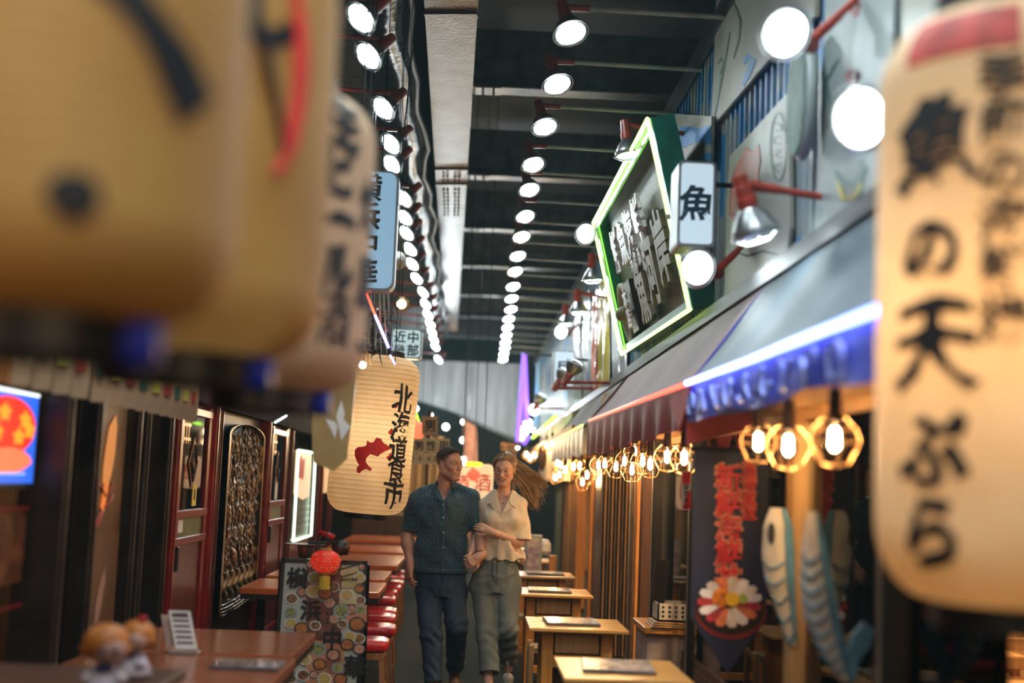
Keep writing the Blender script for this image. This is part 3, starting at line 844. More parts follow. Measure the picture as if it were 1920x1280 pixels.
fb = lightbox('fish_lightbox', 'white box sign with one dark blue fish character beside the neon sign', 1271, 1341, 302, 462, 6.7, .26, '', M_lb, ['魚'], size=.20, rad=.02, tm=M_bluechar)
lightbox('shell_lightbox', 'small white box sign with one shellfish character far along the wall', 1037, 1078, 657, 725, 15.5, .3, '', M_lb, ['貝'], rad=.015)
lightbox('town_lightbox', 'pale blue rounded box sign with four vertical black characters', 628, 744, 318, 543, 8.3, .14, '', M_lbd, ['横浜中華'], size=.19, rad=.06, tm=M_ink)
lightbox('region_lightbox', 'small white box sign reading two columns of characters over the paper lantern', 733, 791, 616, 672, 13.2, .15, '', M_lbw, ['近畿', '中部'], rad=.035, tm=M_ink)

# ================================================================== awnings
M_aw_blue = mat('blue_grey_awning_cloth', (0.05,0.085,0.115,1), .55, vary=.15, scale=2, bump=.15, bscale=4)
M_aw_red = mat('maroon_awning_cloth', (0.17,0.055,0.055,1), .6, vary=.2, scale=3)
M_aw_redv = mat('red_valance_cloth', (0.26,0.02,0.025,1), .6, vary=.2, scale=3)
M_aw_brn = mat('brown_awning_cloth', (0.15,0.105,0.07,1), .6, vary=.2, scale=3)
M_aw_val = mat('neon_tinted_valance', (0.07,0.10,0.50,1), .45, vary=.35, scale=3)  # blue deepened so the cloth colour carries the neon glow
def awning(label, px_far, px_near, yfar, mtop, mval, vh, wave=.012, name='awning', end=True, zt=2.60, squig=0, vhn=None):
    """front edge runs between two pixel points in the plane x = 1.0"""
    F = atX(*px_far, 1.0); Nn = atX(*px_near, 1.0)
    t = thing(name, label, 'awning', ((F.x+WX)/2, (F.y+Nn.y)/2, F.z-.2))
    def top(u, v):
        e_ = F.lerp(Nn, u); y = e_.y
        return (WX-.06+(e_.x-WX+.06)*v, y, zt-.04+(e_.z-zt+.04)*v - .03*math.sin(PI*v)*(.6+.4*math.sin(u*23)) )
    def under(u, v):
        p = top(u, v); return (p[0], p[1], p[2]-.012)
    g = G().grid(top, 48, 10); obj('canopy', g, mtop, t, smooth=True)
    def val(u, v):
        e_ = F.lerp(Nn, u); hgt = vh+((vhn or vh)-vh)*u
        return (e_.x+wave*math.sin(u*(F-Nn).length*11)*v, e_.y, e_.z-hgt*v-.012*v*math.sin(u*(F-Nn).length*5))
    g = G().grid(val, 90, 6); vl_ = obj('valance', g, mval, t, smooth=True)
    for q in (F, Nn):
        g = G(); g.prism([(WX-.06, q.y, zt-.04), (q.x, q.y, q.z), (q.x, q.y, q.z-vh*.95), (WX-.06, q.y, q.z-vh*.6)], (0, .008, 0))
        obj('side_panel', g, mval if end else mtop, t)
    g = G(); g.cyl(F+Vector((.012,0,-.01)), Nn+Vector((.012,0,-.01)), .014, None, 8)
    for u in np.linspace(0.02, .98, 6):
        a = F.lerp(Nn, u); g.cyl((a.x+.02, a.y, a.z-.02), (WX-.05, a.y, zt-.09), .009, None, 6)
    obj('frame', g, M_iron, t)
    for k in range(squig):
        u0 = .04+.9*k/squig
        s0 = F.lerp(Nn, u0)
        pts = []
        for j in range(16):
            a = j/15
            pts.append((s0.x-.02, s0.y-.16*a*(F.y-Nn.y)/3-.03*math.sin(a*9+k), s0.z-.05-.10*(.5+.5*math.sin(a*7+k*1.7))))
        obj('white_brush_mark', G().tube(pts, .008, 5, rads=[.003+.009*abs(math.sin(j*.6+k)) for j in range(16)], flat=.5), MATS['white_script'], vl_, smooth=True)
    return t
mat('white_script', (0.45,0.5,0.85,1), .5)
awning('long blue-grey awning with blue valance and white script', (1290,722), (1668,571), 0, M_aw_blue, M_aw_val, .17, squig=9)
awning('maroon awning with plain red valance beyond the blue one', (1102,792), (1289,721), 0, M_aw_red, M_aw_redv, .30, wave=.02, vhn=.21)
M_gr = MATS['white_script']
awning('brown awning with patterned valance beyond the maroon one', (1036,826), (1094,798), 0, M_aw_brn, mat('grey_patterned_valance', (0.25,0.25,0.22,1), .4, vary=.6, scale=9), .27, squig=0)
# red cloth tuck at the corner between blue and maroon valances
P = [atX(1255,752,.99), atX(1292,724,.99), atX(1292,752,.99), atX(1272,808,.98)]
obj('cloth_tuck', G().prism(P, (.02,.01,0)), mat('bright_red_cloth', (0.5,0.02,0.03,1), .6), label='bright red folded cloth where the blue and maroon valances meet', cat='cloth')
obj('awning_trim', G().bar(atX(1000,842,1.05)+Vector((0,0,0)), atX(1075,800,1.05), .03, .04).bar(atX(1095,840,1.06), atX(1140,740,1.30), .05, .05), mat('orange_trim_wood', (0.5,0.2,0.04,1), .5), label='orange wooden trim between the brown and maroon awnings', cat='trim')

# ================================================================== shop front under the awnings
# header and posts in the plane x about 1.4
struct('trim_5', G().box(1.30, 1.42, -1, 24, 1.93, 2.06), M_wood_tan, 'wooden header above the right shop windows')
posts = [(1497, .085, M_wood_tan, 'tan wooden post between the carp streamers'),
         (1300, .045, M_black, 'slim black post behind the navy banner edge'),
         (1238, .11, M_black, 'broad black post right of the paired dark posts'),
         (1214, .095, M_wood_dk, 'dark walnut post left of the broad black one'),
         (1186, .03, M_steel, 'slim steel door edge beside the dark walnut post'),
         (1142, .05, M_wood_tan, 'tan post at the folded doors'),
         (1112, .05, M_wood_or, 'slim orange post behind the third table'),
         (1092, .12, M_wood_or, 'broad orange wooden post behind the fourth table'),
         (1074, .08, M_wood_tan, 'tan post beyond the broad orange one'),
         (1060, .08, M_wood_dk, 'dark post at the far restaurant corner'),
         (1671, .075, M_black, 'black post beside the big right lantern')]
for px, w, m_, lab in posts:
    p = atX(px, 905, 1.38)
    t = thing('shop_post', lab, 'post', (1.38, p.y, 0))
    obj('shaft', G().bbox(-w/2, w/2, -.05, .05, .02, 1.94, .008), m_, t, local=True)
    obj('foot', G().bbox(-w/2-.008, w/2+.008, -.058, .058, 0, .06, .006), M_iron, t, local=True)
    obj('edge_bead', G().box(-w/2-.006, -w/2, -.02, -.008, .06, 1.93), M_steel if m_ is M_black else m_, t, local=True)
# folding doors stacked edge-on between posts (bands of narrow stiles)
py = atX(1165, 905, 1.4).y
t = thing('folding_door', 'folded stack of grey slatted shop doors edge-on', 'door', (1.33, py, 0))
M_fold = mat('bronze_aluminium', (0.16,0.12,0.09,1), .35, metal=.5, vary=.3)
for k in range(9):
    obj('door_leaf', G().bbox(-.12+k*.033, -.12+k*.033+.018, -.05-.012*(k % 2), .45, .02, 1.93, .004), M_fold if k % 2 == 0 else M_wood_tan, t, local=True)
for i, (xa, xb) in enumerate(((1064,1088),(1118,1136),(1188,1203))):
    pa, pb = atX(xa, 905, 1.4), atX(xb, 905, 1.4)
    g = G(); k = 0; y = pb.y
    t = thing('slatted_screen', ['narrow slatted timber screen by the far posts','slatted timber screen behind the third table','narrow slatted screen beside the dark posts'][i], 'screen', (1.4, (pa.y+pb.y)/2, 0))
    while y < pa.y:
        obj('slat', G().box(1.37+.02*(k % 2), 1.40+.02*(k % 2), y, y+.05, 0.02, 1.93), [M_wood_or, M_fold, M_wood_tan][k % 3], t); y += .085; k += 1
# glass panes between posts
edges = [atX(px, 905, 1.4).y for px in (1900, 1671, 1497, 1300, 1245)]
for i in range(4):
    y1, y0 = edges[i], edges[i+1]
    lo, hi = min(y0,y1)+.05, max(y0,y1)-.05
    w_ = struct('window_%d' % (i+1), G().box(1.405, 1.411, lo, hi, .55, 1.93), M_glass, ['window pane behind the big right lantern','window pane with the orange strip','window pane behind the carp streamers','window pane behind the navy banner'][i])
    fr = G().box(1.39,1.43,lo-.01,hi+.01,.50,.55).box(1.39,1.43,lo-.01,hi+.01,1.885,1.93)
    obj('frame_rail', G().box(1.39,1.43,lo-.01,hi+.01,.50,.55), M_wood_dk, w_)
    obj('frame_rail', G().box(1.39,1.43,lo-.01,hi+.01,1.885,1.93), M_wood_tan, w_)
    obj('sill_panel', G().box(1.385,1.435,lo-.01,hi+.01,0,.50), M_wood_dk, w_)

# ---- inside the restaurant
def shop_table(name, label, x, y, w, d, h, top, leg, group=None):
    t = thing(name, label, 'table', (x, y, 0), group)
    obj('tabletop', G().bbox(-w/2, w/2, -d/2, d/2, h-.03, h, .005), top, t, local=True)
    for sx in (-1, 1):
        for sy in (-1, 1):
            obj('leg', G().bbox(sx*(w/2-.05)-.022, sx*(w/2-.05)+.022, sy*(d/2-.05)-.022, sy*(d/2-.05)+.022, 0, h-.03, .004), leg, t, local=True)
    obj('apron', G().box(-w/2+.05, w/2-.05, -d/2+.04, -d/2+.055, h-.10, h-.03).box(-w/2+.05, w/2-.05, d/2-.055, d/2-.04, h-.10, h-.03), leg, t, local=True)
    return t
k = 0
for (x, y, lab) in ((2.7,4.5,'wooden table inside the window nearest the big right lantern'),(2.1,6.6,'wooden table inside behind the carp streamers'),(2.3,8.4,'wooden table inside behind the navy banner'),
                    (2.9,5.9,'back wooden table against the boarded inner wall'),(2.8,7.6,'second back table against the inner wall'),(2.1,10.2,'wooden table inside behind the dark posts'),(2.8,9.6,'third back table against the inner wall')):
    shop_table('restaurant_table', lab, x, y, .7, .75, .72, M_wood_tan, M_wood_leg, 'tables inside the right restaurant')
def chair(label, x, y, rz, group):
    t = thing('restaurant_chair', label, 'chair', (x, y, 0), group, rot=(0,0,rz))
    obj('seat', G().bbox(-.2,.2,-.2,.2,.42,.46,.01), M_wood_leg, t, local=True)
    for sx in (-1,1):
        obj('leg', G().bbox(sx*.17-.018, sx*.17+.018, -.19,-.155, 0,.42,.004), M_wood_leg, t, local=True)
        obj('leg', G().bbox(sx*.17-.018, sx*.17+.018, .155,.19, 0,.9,.004), M_wood_leg, t, local=True)
    for z in (.6,.7,.8): obj('back_rail', G().bbox(-.17,.17,.16,.185,z,z+.06,.004), M_wood_tan, t, local=True)
    return t
for i, (x, y, r) in enumerate(((2.0,5.7,0),(2.1,7.35,.1),(2.3,9.15,0),(2.9,6.65,0),(2.98,8.5,0))):
    chair(['slatted wooden chair behind the window by the right lantern','slatted chair behind the carp streamers','slatted chair behind the navy banner','slatted chair at the first back table','slatted chair at the second back table','side-on slatted chair near the lantern window','side-on slatted chair beyond the carp streamers'][i], x, y, r, 'chairs inside the right restaurant')
# serving shelf with basket seen between the dark posts (px 1235-1290, y 1070-1280)
p = atY(1262, 1160, 8.3)
cab = thing('serving_cabinet', 'white serving cabinet with wooden shelf behind the dark posts', 'cabinet', (p.x+.06, 8.5, 0))
obj('body', G().bbox(-.22,.3,-.15,.4,0,p.z-.1,.006), mat('cabinet_laminate', (0.34,0.26,0.23,1), .5), cab, local=True)
obj('shelf', G().bbox(-.24,.32,-.2,.42,p.z-.1,p.z-.06,.004), M_wood_or, cab, local=True)
for k in range(3):
    o = obj('wooden_tray', G().bbox(p.x-.14+.01*k,p.x+.22,8.28,8.55,p.z-.058+k*.013,p.z-.047+k*.013,.003), M_wood_tan, label=['lowest','middle','top'][k]+' wooden tray of the stack under the white basket', cat='tray', group='trays under the white basket')
bk = thing('plastic_basket', 'white perforated plastic basket on the serving shelf', 'basket', (p.x+.04, 8.42, p.z-.015))
g = G()
M_bask = mat('white_plastic', (0.6,0.56,0.48,1), .4)
for (a,b_,c,d) in ((-.14,.14,-.12,-.11),(-.14,.14,.11,.12),(-.14,-.13,-.12,.12),(.13,.14,-.12,.12)): g.box(a,b_,c,d,0,.11)
g.box(-.14,.14,-.12,.12,0,.008); obj('basket_body', g, M_bask, bk, local=True)
g = G()
for i in range(6):
    for j in range(3): g.cyl((-.105+i*.042,-.1215,.03+j*.028),(-.105+i*.042,-.119,.03+j*.028),.009,None,8)
obj('hole', g, M_ink, bk, local=True)['kind'] = 'stuff'
obj('bottle_tray', G().lathe([(.03,0),(.035,.04),(.03,.09),(.001,.09)], (p.x+.1,8.5,p.z+.1), 12, caps=False), M_black, label='black sauce pot above the white basket', cat='pot')
mb = G().obox((p.x-.06,8.5,p.z+.22), (.1,.012,.28), Vector((1,.2,-.1)).normalized(), Vector((0,1,0)), Vector((.12,0,1)).normalized())
obj('menu_board', mb, M_black, label='tall black menu folder standing on the serving shelf', cat='menu')
obj('shelf_board', G().bbox(1.75,2.5,9.3,9.34,.86,.93), M_wood_or, label='orange wooden rail on the inner partition', cat='shelf')
# curtain of vertical slats inside
M_slat = wood('inner_slats', (0.22,0.13,0.07,1), (0.38,0.23,0.12,1), .5, 'z')
t = thing('slat_partition', 'inner partition of dark vertical slats behind the basket', 'partition', (2.2, 10.9, 0))
for i in range(22):
    obj('slat', G().box(-.7+i*.07,-.7+i*.07+.035,-.02,.02,0,2.3), M_slat, t, local=True)
# a seated guest at the back, seen through the window as a dark shape (px 1620-1660, 1060-1280)
for x, y, z, pw in ((2.3,4.6,2.4,9),(2.3,7.0,2.4,9),(2.3,9.4,2.4,8),(2.2,13,2.4,9),(2.2,17,2.4,9),(2.2,21,2.3,9)):
    area_light('interior_pendant_light', (x,y,z), (0,0,-1), .4, pw*5, (1,.62,.3))
# ---- vertical banner with seafood bowl
Yb = 5.95
b0, b1 = atY(1302, 842, Yb), atY(1442, 842, Yb); wB = b1.x-b0.x
cX = (b0.x+b1.x)/2
zt_ = b0.z; zb_ = atY(1370, 1262, Yb).z; z1_ = atY(1370, 1160, Yb).z
bn = thing('seafood_banner', 'navy hanging banner with red characters and a seafood bowl picture', 'banner', (cX, Yb, zb_))
def bw(x, z): return (x, Yb+.006*math.sin(z*9+x*4), z)
M_navy = mat('navy_banner_cloth', (0.006,0.009,0.034,1), .6, vary=.35, scale=2)
g = G().prism([(b0.x,Yb,zt_),(b0.x,Yb,z1_),(cX,Yb,zb_),(b1.x,Yb,z1_),(b1.x,Yb,zt_)], (0,.012,0))
cl_ = obj('cloth', g, M_navy, bn)
obj('top_rod', G().cyl((b0.x-.02,Yb,zt_+.005),(b1.x+.02,Yb,zt_+.005),.01,None,8), M_black, bn)
M_hal = mat('salmon_outline', (0.62,0.22,0.13,1), .5)
M_rch = mat('banner_red_character', (0.62,0.015,0.02,1), .5)
def bchar(ch, px, py, h, sx=1.0):
    c = atY(px, py, Yb-.004); s_ = h*Yb/FPX*1.02
    for m_, bo, dy, th in ((M_hal, .065, .0, .002), (M_rch, .012, -.0025, .002)):
        g = glyph_g(ch, s_, bo, th, brush=.008, sx=sx, seed=px % 5)
        on_plane(g, (c.x, Yb-.001+dy, c.z), (1,0,0), (0,0,1)); obj('banner_character', g, m_, cl_)
for i, ch in enumerate('新鮮海鮮丼'): bchar(ch, 1366, 894+i*47, 50)
for i, ch in enumerate('漁港直送'): bchar(ch, 1404, 880+i*27, 29)
def disc(cx, cy, r, Y, n=24, sy=1.0):
    c = atY(cx, cy, Y); k = Y/FPX
    return [(c.x+r*k*math.cos(a), Y, c.z+r*k*sy*math.sin(a)) for a in np.linspace(0, 2*PI, n, endpoint=False)]
M_bowl = mat('bowl_print_black', (0.02,0.008,0.008,1), .4); M_rim = mat('bowl_print_rim', (0.22,0.015,0.01,1), .4)
obj('bowl_picture', G().prism(disc(1370,1145,66,Yb-.001,sy=.78), (0,-.002,0)), M_rim, cl_)
obj('bowl_picture', G().prism(disc(1370,1140,64,Yb-.003,sy=.75), (0,-.002,0)), M_bowl, cl_)
fish = [mat('sashimi_pale', (0.66,0.55,0.45,1), .5, vary=.4, scale=14), mat('sashimi_salmon', (0.68,0.17,0.06,1), .5, vary=.5, scale=14), mat('sashimi_tuna', (0.40,0.03,0.035,1), .5, vary=.5, scale=14), mat('sashimi_white', (0.8,0.72,0.66,1), .5, vary=.2, scale=14)]
for k in range(15):
    a = 2*PI*k/15+.2; r0, r1 = 24, 56
    cx, cy = 1368, 1128
    P = []
    for (rr, da) in ((r0*.6,-.15),(r0,-.24),(r1*.85,-.21),(r1,-.1),(r1,.08),(r1*.85,.2),(r0,.22),(r0*.6,.13)):
        P.append(atY(cx+rr*math.cos(a+da)*1.08, cy-rr*math.sin(a+da)*.86, Yb-.006-.0006*(k % 4)))
    obj('sashimi_slice_picture', G().prism(P, (0,-.002,0)), fish[[3,0,3,0,1,0,3,2,3,2,1,0,3,1,2][k]], cl_)
obj('roe_picture', G().prism(disc(1352,1120,17,Yb-.010), (0,-.002,0)), mat('roe_orange', (0.8,0.2,0.02,1), .4, vary=.5, scale=40), cl_)
obj('yolk_picture', G().prism(disc(1373,1123,13,Yb-.013), (0,-.002,0)), mat('yolk_yellow', (0.9,0.5,0.03,1), .4), cl_)
obj('leaf_picture', G().prism(disc(1393,1122,9,Yb-.011), (0,-.002,0)), mat('wasabi_green', (0.35,0.42,0.08,1), .4), cl_)

# ---- small paper strips
def strip_sign(label, x0, x1, y0, y1, Y, base, chars, cmat, extra=None, name='paper_strip', lay='v'):
    P = [atY(x0,y0,Y), atY(x0,y1,Y), atY(x1,y1,Y), atY(x1,y0,Y)]
    c = (P[0]+P[2])/2
    t = thing(name, label, 'sign', (c.x, Y, P[1].z))
    st_ = obj('sheet', G().prism([P[0],P[1],P[2],P[3]], (0,.004,0)), base, t)
    if extra:
        for m_, poly in extra: obj('printed_patch', G().prism([atY(a, b_, Y-.0015) for a, b_ in poly], (0,.0012,0)), m_, st_)
    n = len(chars)
    for i, ch in enumerate(chars):
        if ch == '　': continue
        if lay == 'v': px, py, s_ = (x0+x1)/2, y0+(i+.5)*(y1-y0)/n, min((y1-y0)/n*.85, (x1-x0)*.8)
        else: px, py, s_ = x0+(i+.5)*(x1-x0)/n, (y0+y1)/2, min((x1-x0)/n*.85, (y1-y0)*.8)
        q = atY(px, py, Y)
        g = glyph_g(ch, s_*Y/FPX, .012, .001, brush=.008, seed=i); on_plane(g, (q.x, Y-.003, q.z), (1,0,0), (0,0,1)); obj('character', g, cmat, st_)
    return t
M_ostrip = mat('orange_strip_paper', (0.62,0.13,0.02,1), .5, vary=.2)
M_pstrip = mat('purple_print', (0.12,0.03,0.05,1), .5, vary=.4, scale=30)
strip_sign('small white and red paper strip with black characters on the black post', 1278, 1295, 882, 955, 6.75, mat('strip_paper_white', (.7,.6,.45,1), .6), '　　出来ます', M_ink, [(M_redink, [(1278,884),(1295,884),(1294,906),(1280,908)]), (M_redink, [(1290,922),(1295,918),(1295,955),(1279,955)])])
strip_sign('vertical orange notice strip hanging inside the window', 1579, 1619, 873, 1062, 5.6, M_ostrip, '', M_ink,
           [(M_pstrip, [(1587,895),(1611,893),(1609,1050),(1600,1050),(1600,975),(1586,973)]), (mat('amber_patch', (.8,.3,.02,1), .5), [(1581,975),(1597,975),(1597,1040),(1580,1042)])])

# ---- carp streamers hanging at the windows
M_scw = mat('streamer_white', (0.52,0.46,0.38,1), .6, vary=.2, scale=6)
M_scb = mat('streamer_blue', (0.05,0.15,0.24,1), .6, vary=.5, scale=8)
def carp(label, path, widths, Y, eye=None, tail=None, back=1):
    """flat-sided cloth fish hanging head up: centre line in pixels, half widths in pixels"""
    c = atY(path[0][0], path[-1][1], Y)
    t = thing('carp_streamer', label, 'streamer', (c.x, Y, c.z))
    k = Y/FPX
    n = 14
    def pt(s_, a):
        q = s_*(len(path)-1); i = min(int(q), len(path)-2); f = q-i
        px = path[i][0]*(1-f)+path[i+1][0]*f; py = path[i][1]*(1-f)+path[i+1][1]*f; w = widths[i]*(1-f)+widths[i+1]*f
        p = atY(px, py, Y); return (p.x+math.cos(a)*w*k, Y+math.sin(a)*w*k*.35, p.z)
    g = G().grid(lambda u, v: pt(v, -PI+u*PI*2), 20, 24)
    bd_ = obj('body', g, M_scw, t, smooth=True)
    g = G().grid(lambda u, v: tuple(Vector(pt(v*.98, (-.62+.62*u)*PI if back > 0 else (-1+.62*u*0.6)*PI))+Vector((0,-.003,0))), 8, 24)
    if back > 0: g = G().grid(lambda u, v: tuple(Vector(pt(v*.98, (-.38+.40*u)*PI))+Vector((.003,-.004,0))), 8, 24)
    obj('back_stripe', g, M_scb, bd_, smooth=True)
    if eye:
        e_ = atY(eye[0], eye[1], Y-.07)
        obj('eye', G().lathe([(.001,0),(.02,0),(.02,.004),(.001,.004)], (0,0,0), 14, ax=(0,-1,0), caps=False).fn(lambda v: Vector((v.x*.8+e_.x, v.y+e_.y, v.z*2.3+e_.z))), M_ink, t)
    for j in range(5 if eye else 9):
        s_ = (.45+.12*j) if eye else (.25+.08*j)
        if s_ > .97: continue
        pts = [tuple(Vector(pt(s_+.05*math.sin(u*PI), (-.95+.55*u)*PI))+Vector((0,-.006,0))) for u in np.linspace(0, 1, 9)]
        obj('scale_line', G().tube(pts, .005, 4), M_scb, bd_)
    if tail:
        obj('tail_fin', G().prism([atY(a, b_, Y) for a, b_ in tail], (0,.02,0)), M_scb, t)
    return t
carp('white and blue cloth carp with round eye just right of the navy banner', [(1458,952),(1458,985),(1458,1040),(1462,1090),(1474,1150),(1486,1210)], [14,27,30,27,17,8], 5.35, eye=(1446,1000))
carp('blue-backed cloth carp with scale lines right of the tan post', [(1522,960),(1524,1020),(1530,1090),(1540,1160),(1560,1225),(1585,1275)], [9,20,30,32,24,10], 4.2, tail=[(1578,1275),(1585,1230),(1600,1190),(1620,1165),(1640,1180),(1632,1210),(1610,1240),(1600,1285)])
# red and white cloth cluster above the carp
obj('cloth_cluster', G().prism([atY(a,b_,6.4) for a,b_ in ((1428,870),(1440,855),(1470,850),(1492,865),(1484,900),(1468,915),(1450,940),(1432,945))], (0,.06,0)), mat('pink_white_cloth', (0.6,0.28,0.2,1), .6, color2=(.55,.12,.05,1), scale=14), label='bunched pink and red cloth above the round-eyed carp', cat='cloth')
# noodle box and counter at the lower right
p = atY(1700,1250,4.9)
cs = thing('wooden_counter_box', 'polished wooden box counter inside the lower right window', 'box', (p.x, 4.9, 0))
zc = atY(1700,1200,4.9).z
obj('body', G().bbox(-.2,.16,-.1,.3,0,zc-.03,.006), mat('counter_maple', (.3,.16,.07,1), .35, vary=.2), cs, local=True)
obj('lid', G().bbox(-.21,.17,-.12,.32,zc-.03,zc,.012), mat('glossy_amber_lid', (.36,.16,.05,1), .15, vary=.2), cs, local=True)
for i, (px, py) in enumerate(((1700,1115),(1700,1135),(1705,1158),(1595,1105),(1590,1125))):
    q = atY(px, py, 6.3)
    obj('wooden_bench_slab', G().bbox(q.x-.12,q.x+.14,6.3,6.6,q.z-.02,q.z+.005,.004), M_wood_tan, label='pale wooden slab '+['topmost right of the black post','second right of the black post','lowest right of the black post','upper left of the black post','lower left of the black post'][i]+' inside the window', cat='shelf board', group='stacked wooden slabs inside the window')
# ================================================================== big paper lanterns in the foreground
M_pap = paper_mat('lantern_paper', (0.72,0.42,0.13,1), .35)
M_pap2 = paper_mat('lantern_paper_pale', (0.78,0.55,0.36,1), .35)
M_pap3 = paper_mat('lantern_paper_cream', (0.88,0.72,0.48,1), .4)
M_paprib = mat('lantern_rib_paper', (0.34,0.2,0.08,1), .6)
M_ring = mat('black_lantern_ring', (0.008,0.008,0.009,1), .4)
M_bluepl = mat('blue_plastic_cap', (0.01,0.03,0.45,1), .35)
SHADE = {}
def lantern(name, label, c, r, z0, z1, pm, group=None, ringr=None, ribs=30, ringh=.055, cat='lantern', ntext=(), sq=.16):
    """cylinder lantern with rounded shoulders; c = (x, y)"""
    t = thing(name, label, cat, (c[0], c[1], z0), group)
    H = z1-z0; rr = ringr or r*.55
    def R(u):
        a = min(1, u/sq, (1-u)/sq)
        return rr+(r-rr)*math.sqrt(max(0, 1-(1-a)**2.2))*(1+.0)
    prof = []
    nn = ribs*4
    for i in range(nn+1):
        u = i/nn; prof.append((R(u)-(.0012 if z0 > 1.6 or z1 > 2.5 else .003)*(i % 4 == 0), u*H))
    SHADE[t.name] = obj('paper_shade', G().lathe(prof, n=56, caps=False), pm, t, local=True, smooth=True)
    g = G()
    for i in range(ribs+1):
        u = i/ribs; g.tube([(math.cos(a)*(R(u)-.002), math.sin(a)*(R(u)-.002), u*H) for a in np.linspace(0, 2*PI, 40, endpoint=False)], .0010, 4, closed=True)
    o = obj('wire_rib', g, M_paprib, t, local=True); o['kind'] = 'stuff'
    for nm, z in (('bottom_ring', -ringh), ('top_ring', H)):
        obj(nm, G().lathe([(rr-.012,0),(rr+.004,0),(rr+.006,ringh),(rr-.012,ringh),(rr-.012,0)], (0,0,z), 40, caps=False), M_ring, t, local=True, smooth=False)
    obj('cord', G().cyl((0,0,H+ringh), (0,0,(4.90 if c[0] < -.4 else 6.9)-z0), .006, None, 6).cyl((-rr,0,H+ringh*.8),(rr,0,H+ringh*.8),.006,None,6), M_black, t, local=True)
    t['r'] = r; t['H'] = H; t['rr'] = rr; t['sq'] = sq
    return t, R
def wrap_char(t, R, ch, ang, z, size, m, bold=.04, brush=.03, sx=1.0, name='brush_character', off=.003, g=None):
    """lay a character round the lantern; ang measured from the direction of -Y, positive to the right seen from the camera"""
    H = t['H']; r = t['r']
    g = g or glyph_g(ch, size, bold, .0015, brush=brush, cuts=9, sx=sx, seed=(ord(ch) % 11))
    def f(v):
        a = ang+v.x/r
        rad = R(min(.999, max(.001, (z+v.y)/H)))+off+v.z
        return Vector((math.sin(a)*rad, -math.cos(a)*rad, z+v.y))
    g.fn(f)
    return obj(name, g, m, SHADE[t.name], local=True)
# three lanterns of one row, upper left
L1p = atY(60, 640, 1.75); L2p = atY(335, 700, 2.42); L3p = atY(494, 770, 3.45)
specs = [(L1p, 1.72, 'nearest big paper lantern filling the top left corner', M_pap),
         (L2p, 1.737, 'second big paper lantern with a red arc on its side', M_pap),
         (L3p, 1.742, 'third big paper lantern with a column of dark characters, pinkish side', M_pap2)]
LT = []
for p, zb_, lab, pm in specs:
    t, R = lantern('paper_lantern', lab, (p.x, p.y), .262, zb_+.055, zb_+.86, pm, 'big paper lanterns hanging in a row at upper left', ringr=.145)
    obj('blue_cap', G().lathe([(.001,-.03),(.03,-.028),(.034,0),(.03,.028),(.001,.03)], (.15,-.03,-.03), 14, ax=(1,0,0), caps=False), M_bluepl, t, local=True, smooth=True)
    LT.append((t, R))
t, R = LT[0]
for ch, a, z, s_ in (('肴',.66,.66,.22),('●',.46,.125,.07),('丶',.78,.33,.30),('丶',.60,.50,.3)): wrap_char(t, R, ch, a, z, s_, M_ink, .07)
obj('painted_patch', on_plane(glyph_g('●',.12,.02,.002), (-.05,-.265,.2),(1,0,0),(0,0,1)).fn(lambda v: v), mat('blue_grey_paint',(0.10,0.14,0.14,1),.5), t, local=True)
t, R = LT[1]
g = G()
pts = []
for u in np.linspace(0, 1, 16):
    a = .38+.5*u; z = .74-.40*u**1.15; rad = R(z/t['H'])+.006
    pts.append((math.sin(a)*rad, -math.cos(a)*rad, z))
obj('black_brush_arc', G().tube(pts, .02, 6, rads=[.010+.014*math.sin(PI*min(1,i/14)) for i in range(16)], flat=.25), M_ink, t, local=True, smooth=True)
pts = []
for u in np.linspace(0, 1, 18):
    b_ = -1.1+2.5*u; a = .74+.20*math.cos(b_); z = .50-.19*math.sin(b_*-1)*-1; rad = R(z/t['H'])+.006
    pts.append((math.sin(a)*rad, -math.cos(a)*rad, z))
obj('red_brush_arc', G().tube(pts, .014, 6, rads=[.006+.012*math.sin(PI*i/17) for i in range(18)], flat=.3), M_redink, t, local=True, smooth=True)
for ch, a, z, s_ in (('し',.70,.60,.13),('ノ',.74,.74,.12)): wrap_char(t, R, ch, a, z, s_, M_ink, .09)
t, R = LT[2]
for i, ch in enumerate('生ビール酒'): wrap_char(t, R, ch, .84, .70-.13*i, .15, M_ink, .06, .035, sx=.8)
for i, ch in enumerate('焼鳥'): wrap_char(t, R, ch, 1.42, .50-.2*i, .15, M_ink, .05, .035)
for i, ch in enumerate('一'): wrap_char(t, R, ch, 1.45, .12, .12, M_ink, .05, .035)

# right foreground lantern
p = atY(1905, 600, 2.75)
zb_ = atY(1850, 1130, 2.75).z; zt_ = atY(1850, 45, 2.75).z
t, R = lantern('paper_lantern', 'big paper lantern cut by the right edge of the view', (p.x, p.y), .295, zb_, zt_, M_pap3, None, ringr=.17, ribs=44, sq=.14)
obj('light', G().sphere((0,0,.6), .03, 10, 6), M_bulb, t, local=True)
H = t['H']
for ch, v, s_, a in (('魚',.25,.20,-.98),('の',.43,.15,-1.0),('天',.58,.20,-.98),('ぷ',.75,.17,-1.0),('ら',.885,.16,-.98)):
    wrap_char(t, R, ch, a, H*(1-v), s_, M_ink, .045, .04)
for i, ch in enumerate('季節の海鮮揚'):
    wrap_char(t, R, ch, -.48, H*(.84-.078*i), .10, mat('faint_ink_%d' % i, (.05,.025,.01,1), .6), .03, .03)
sg_ = G()
sg_.grid(lambda u, v: Vector(((u-.5)*.26, (v-.5)*.10, .001)), 12, 3)
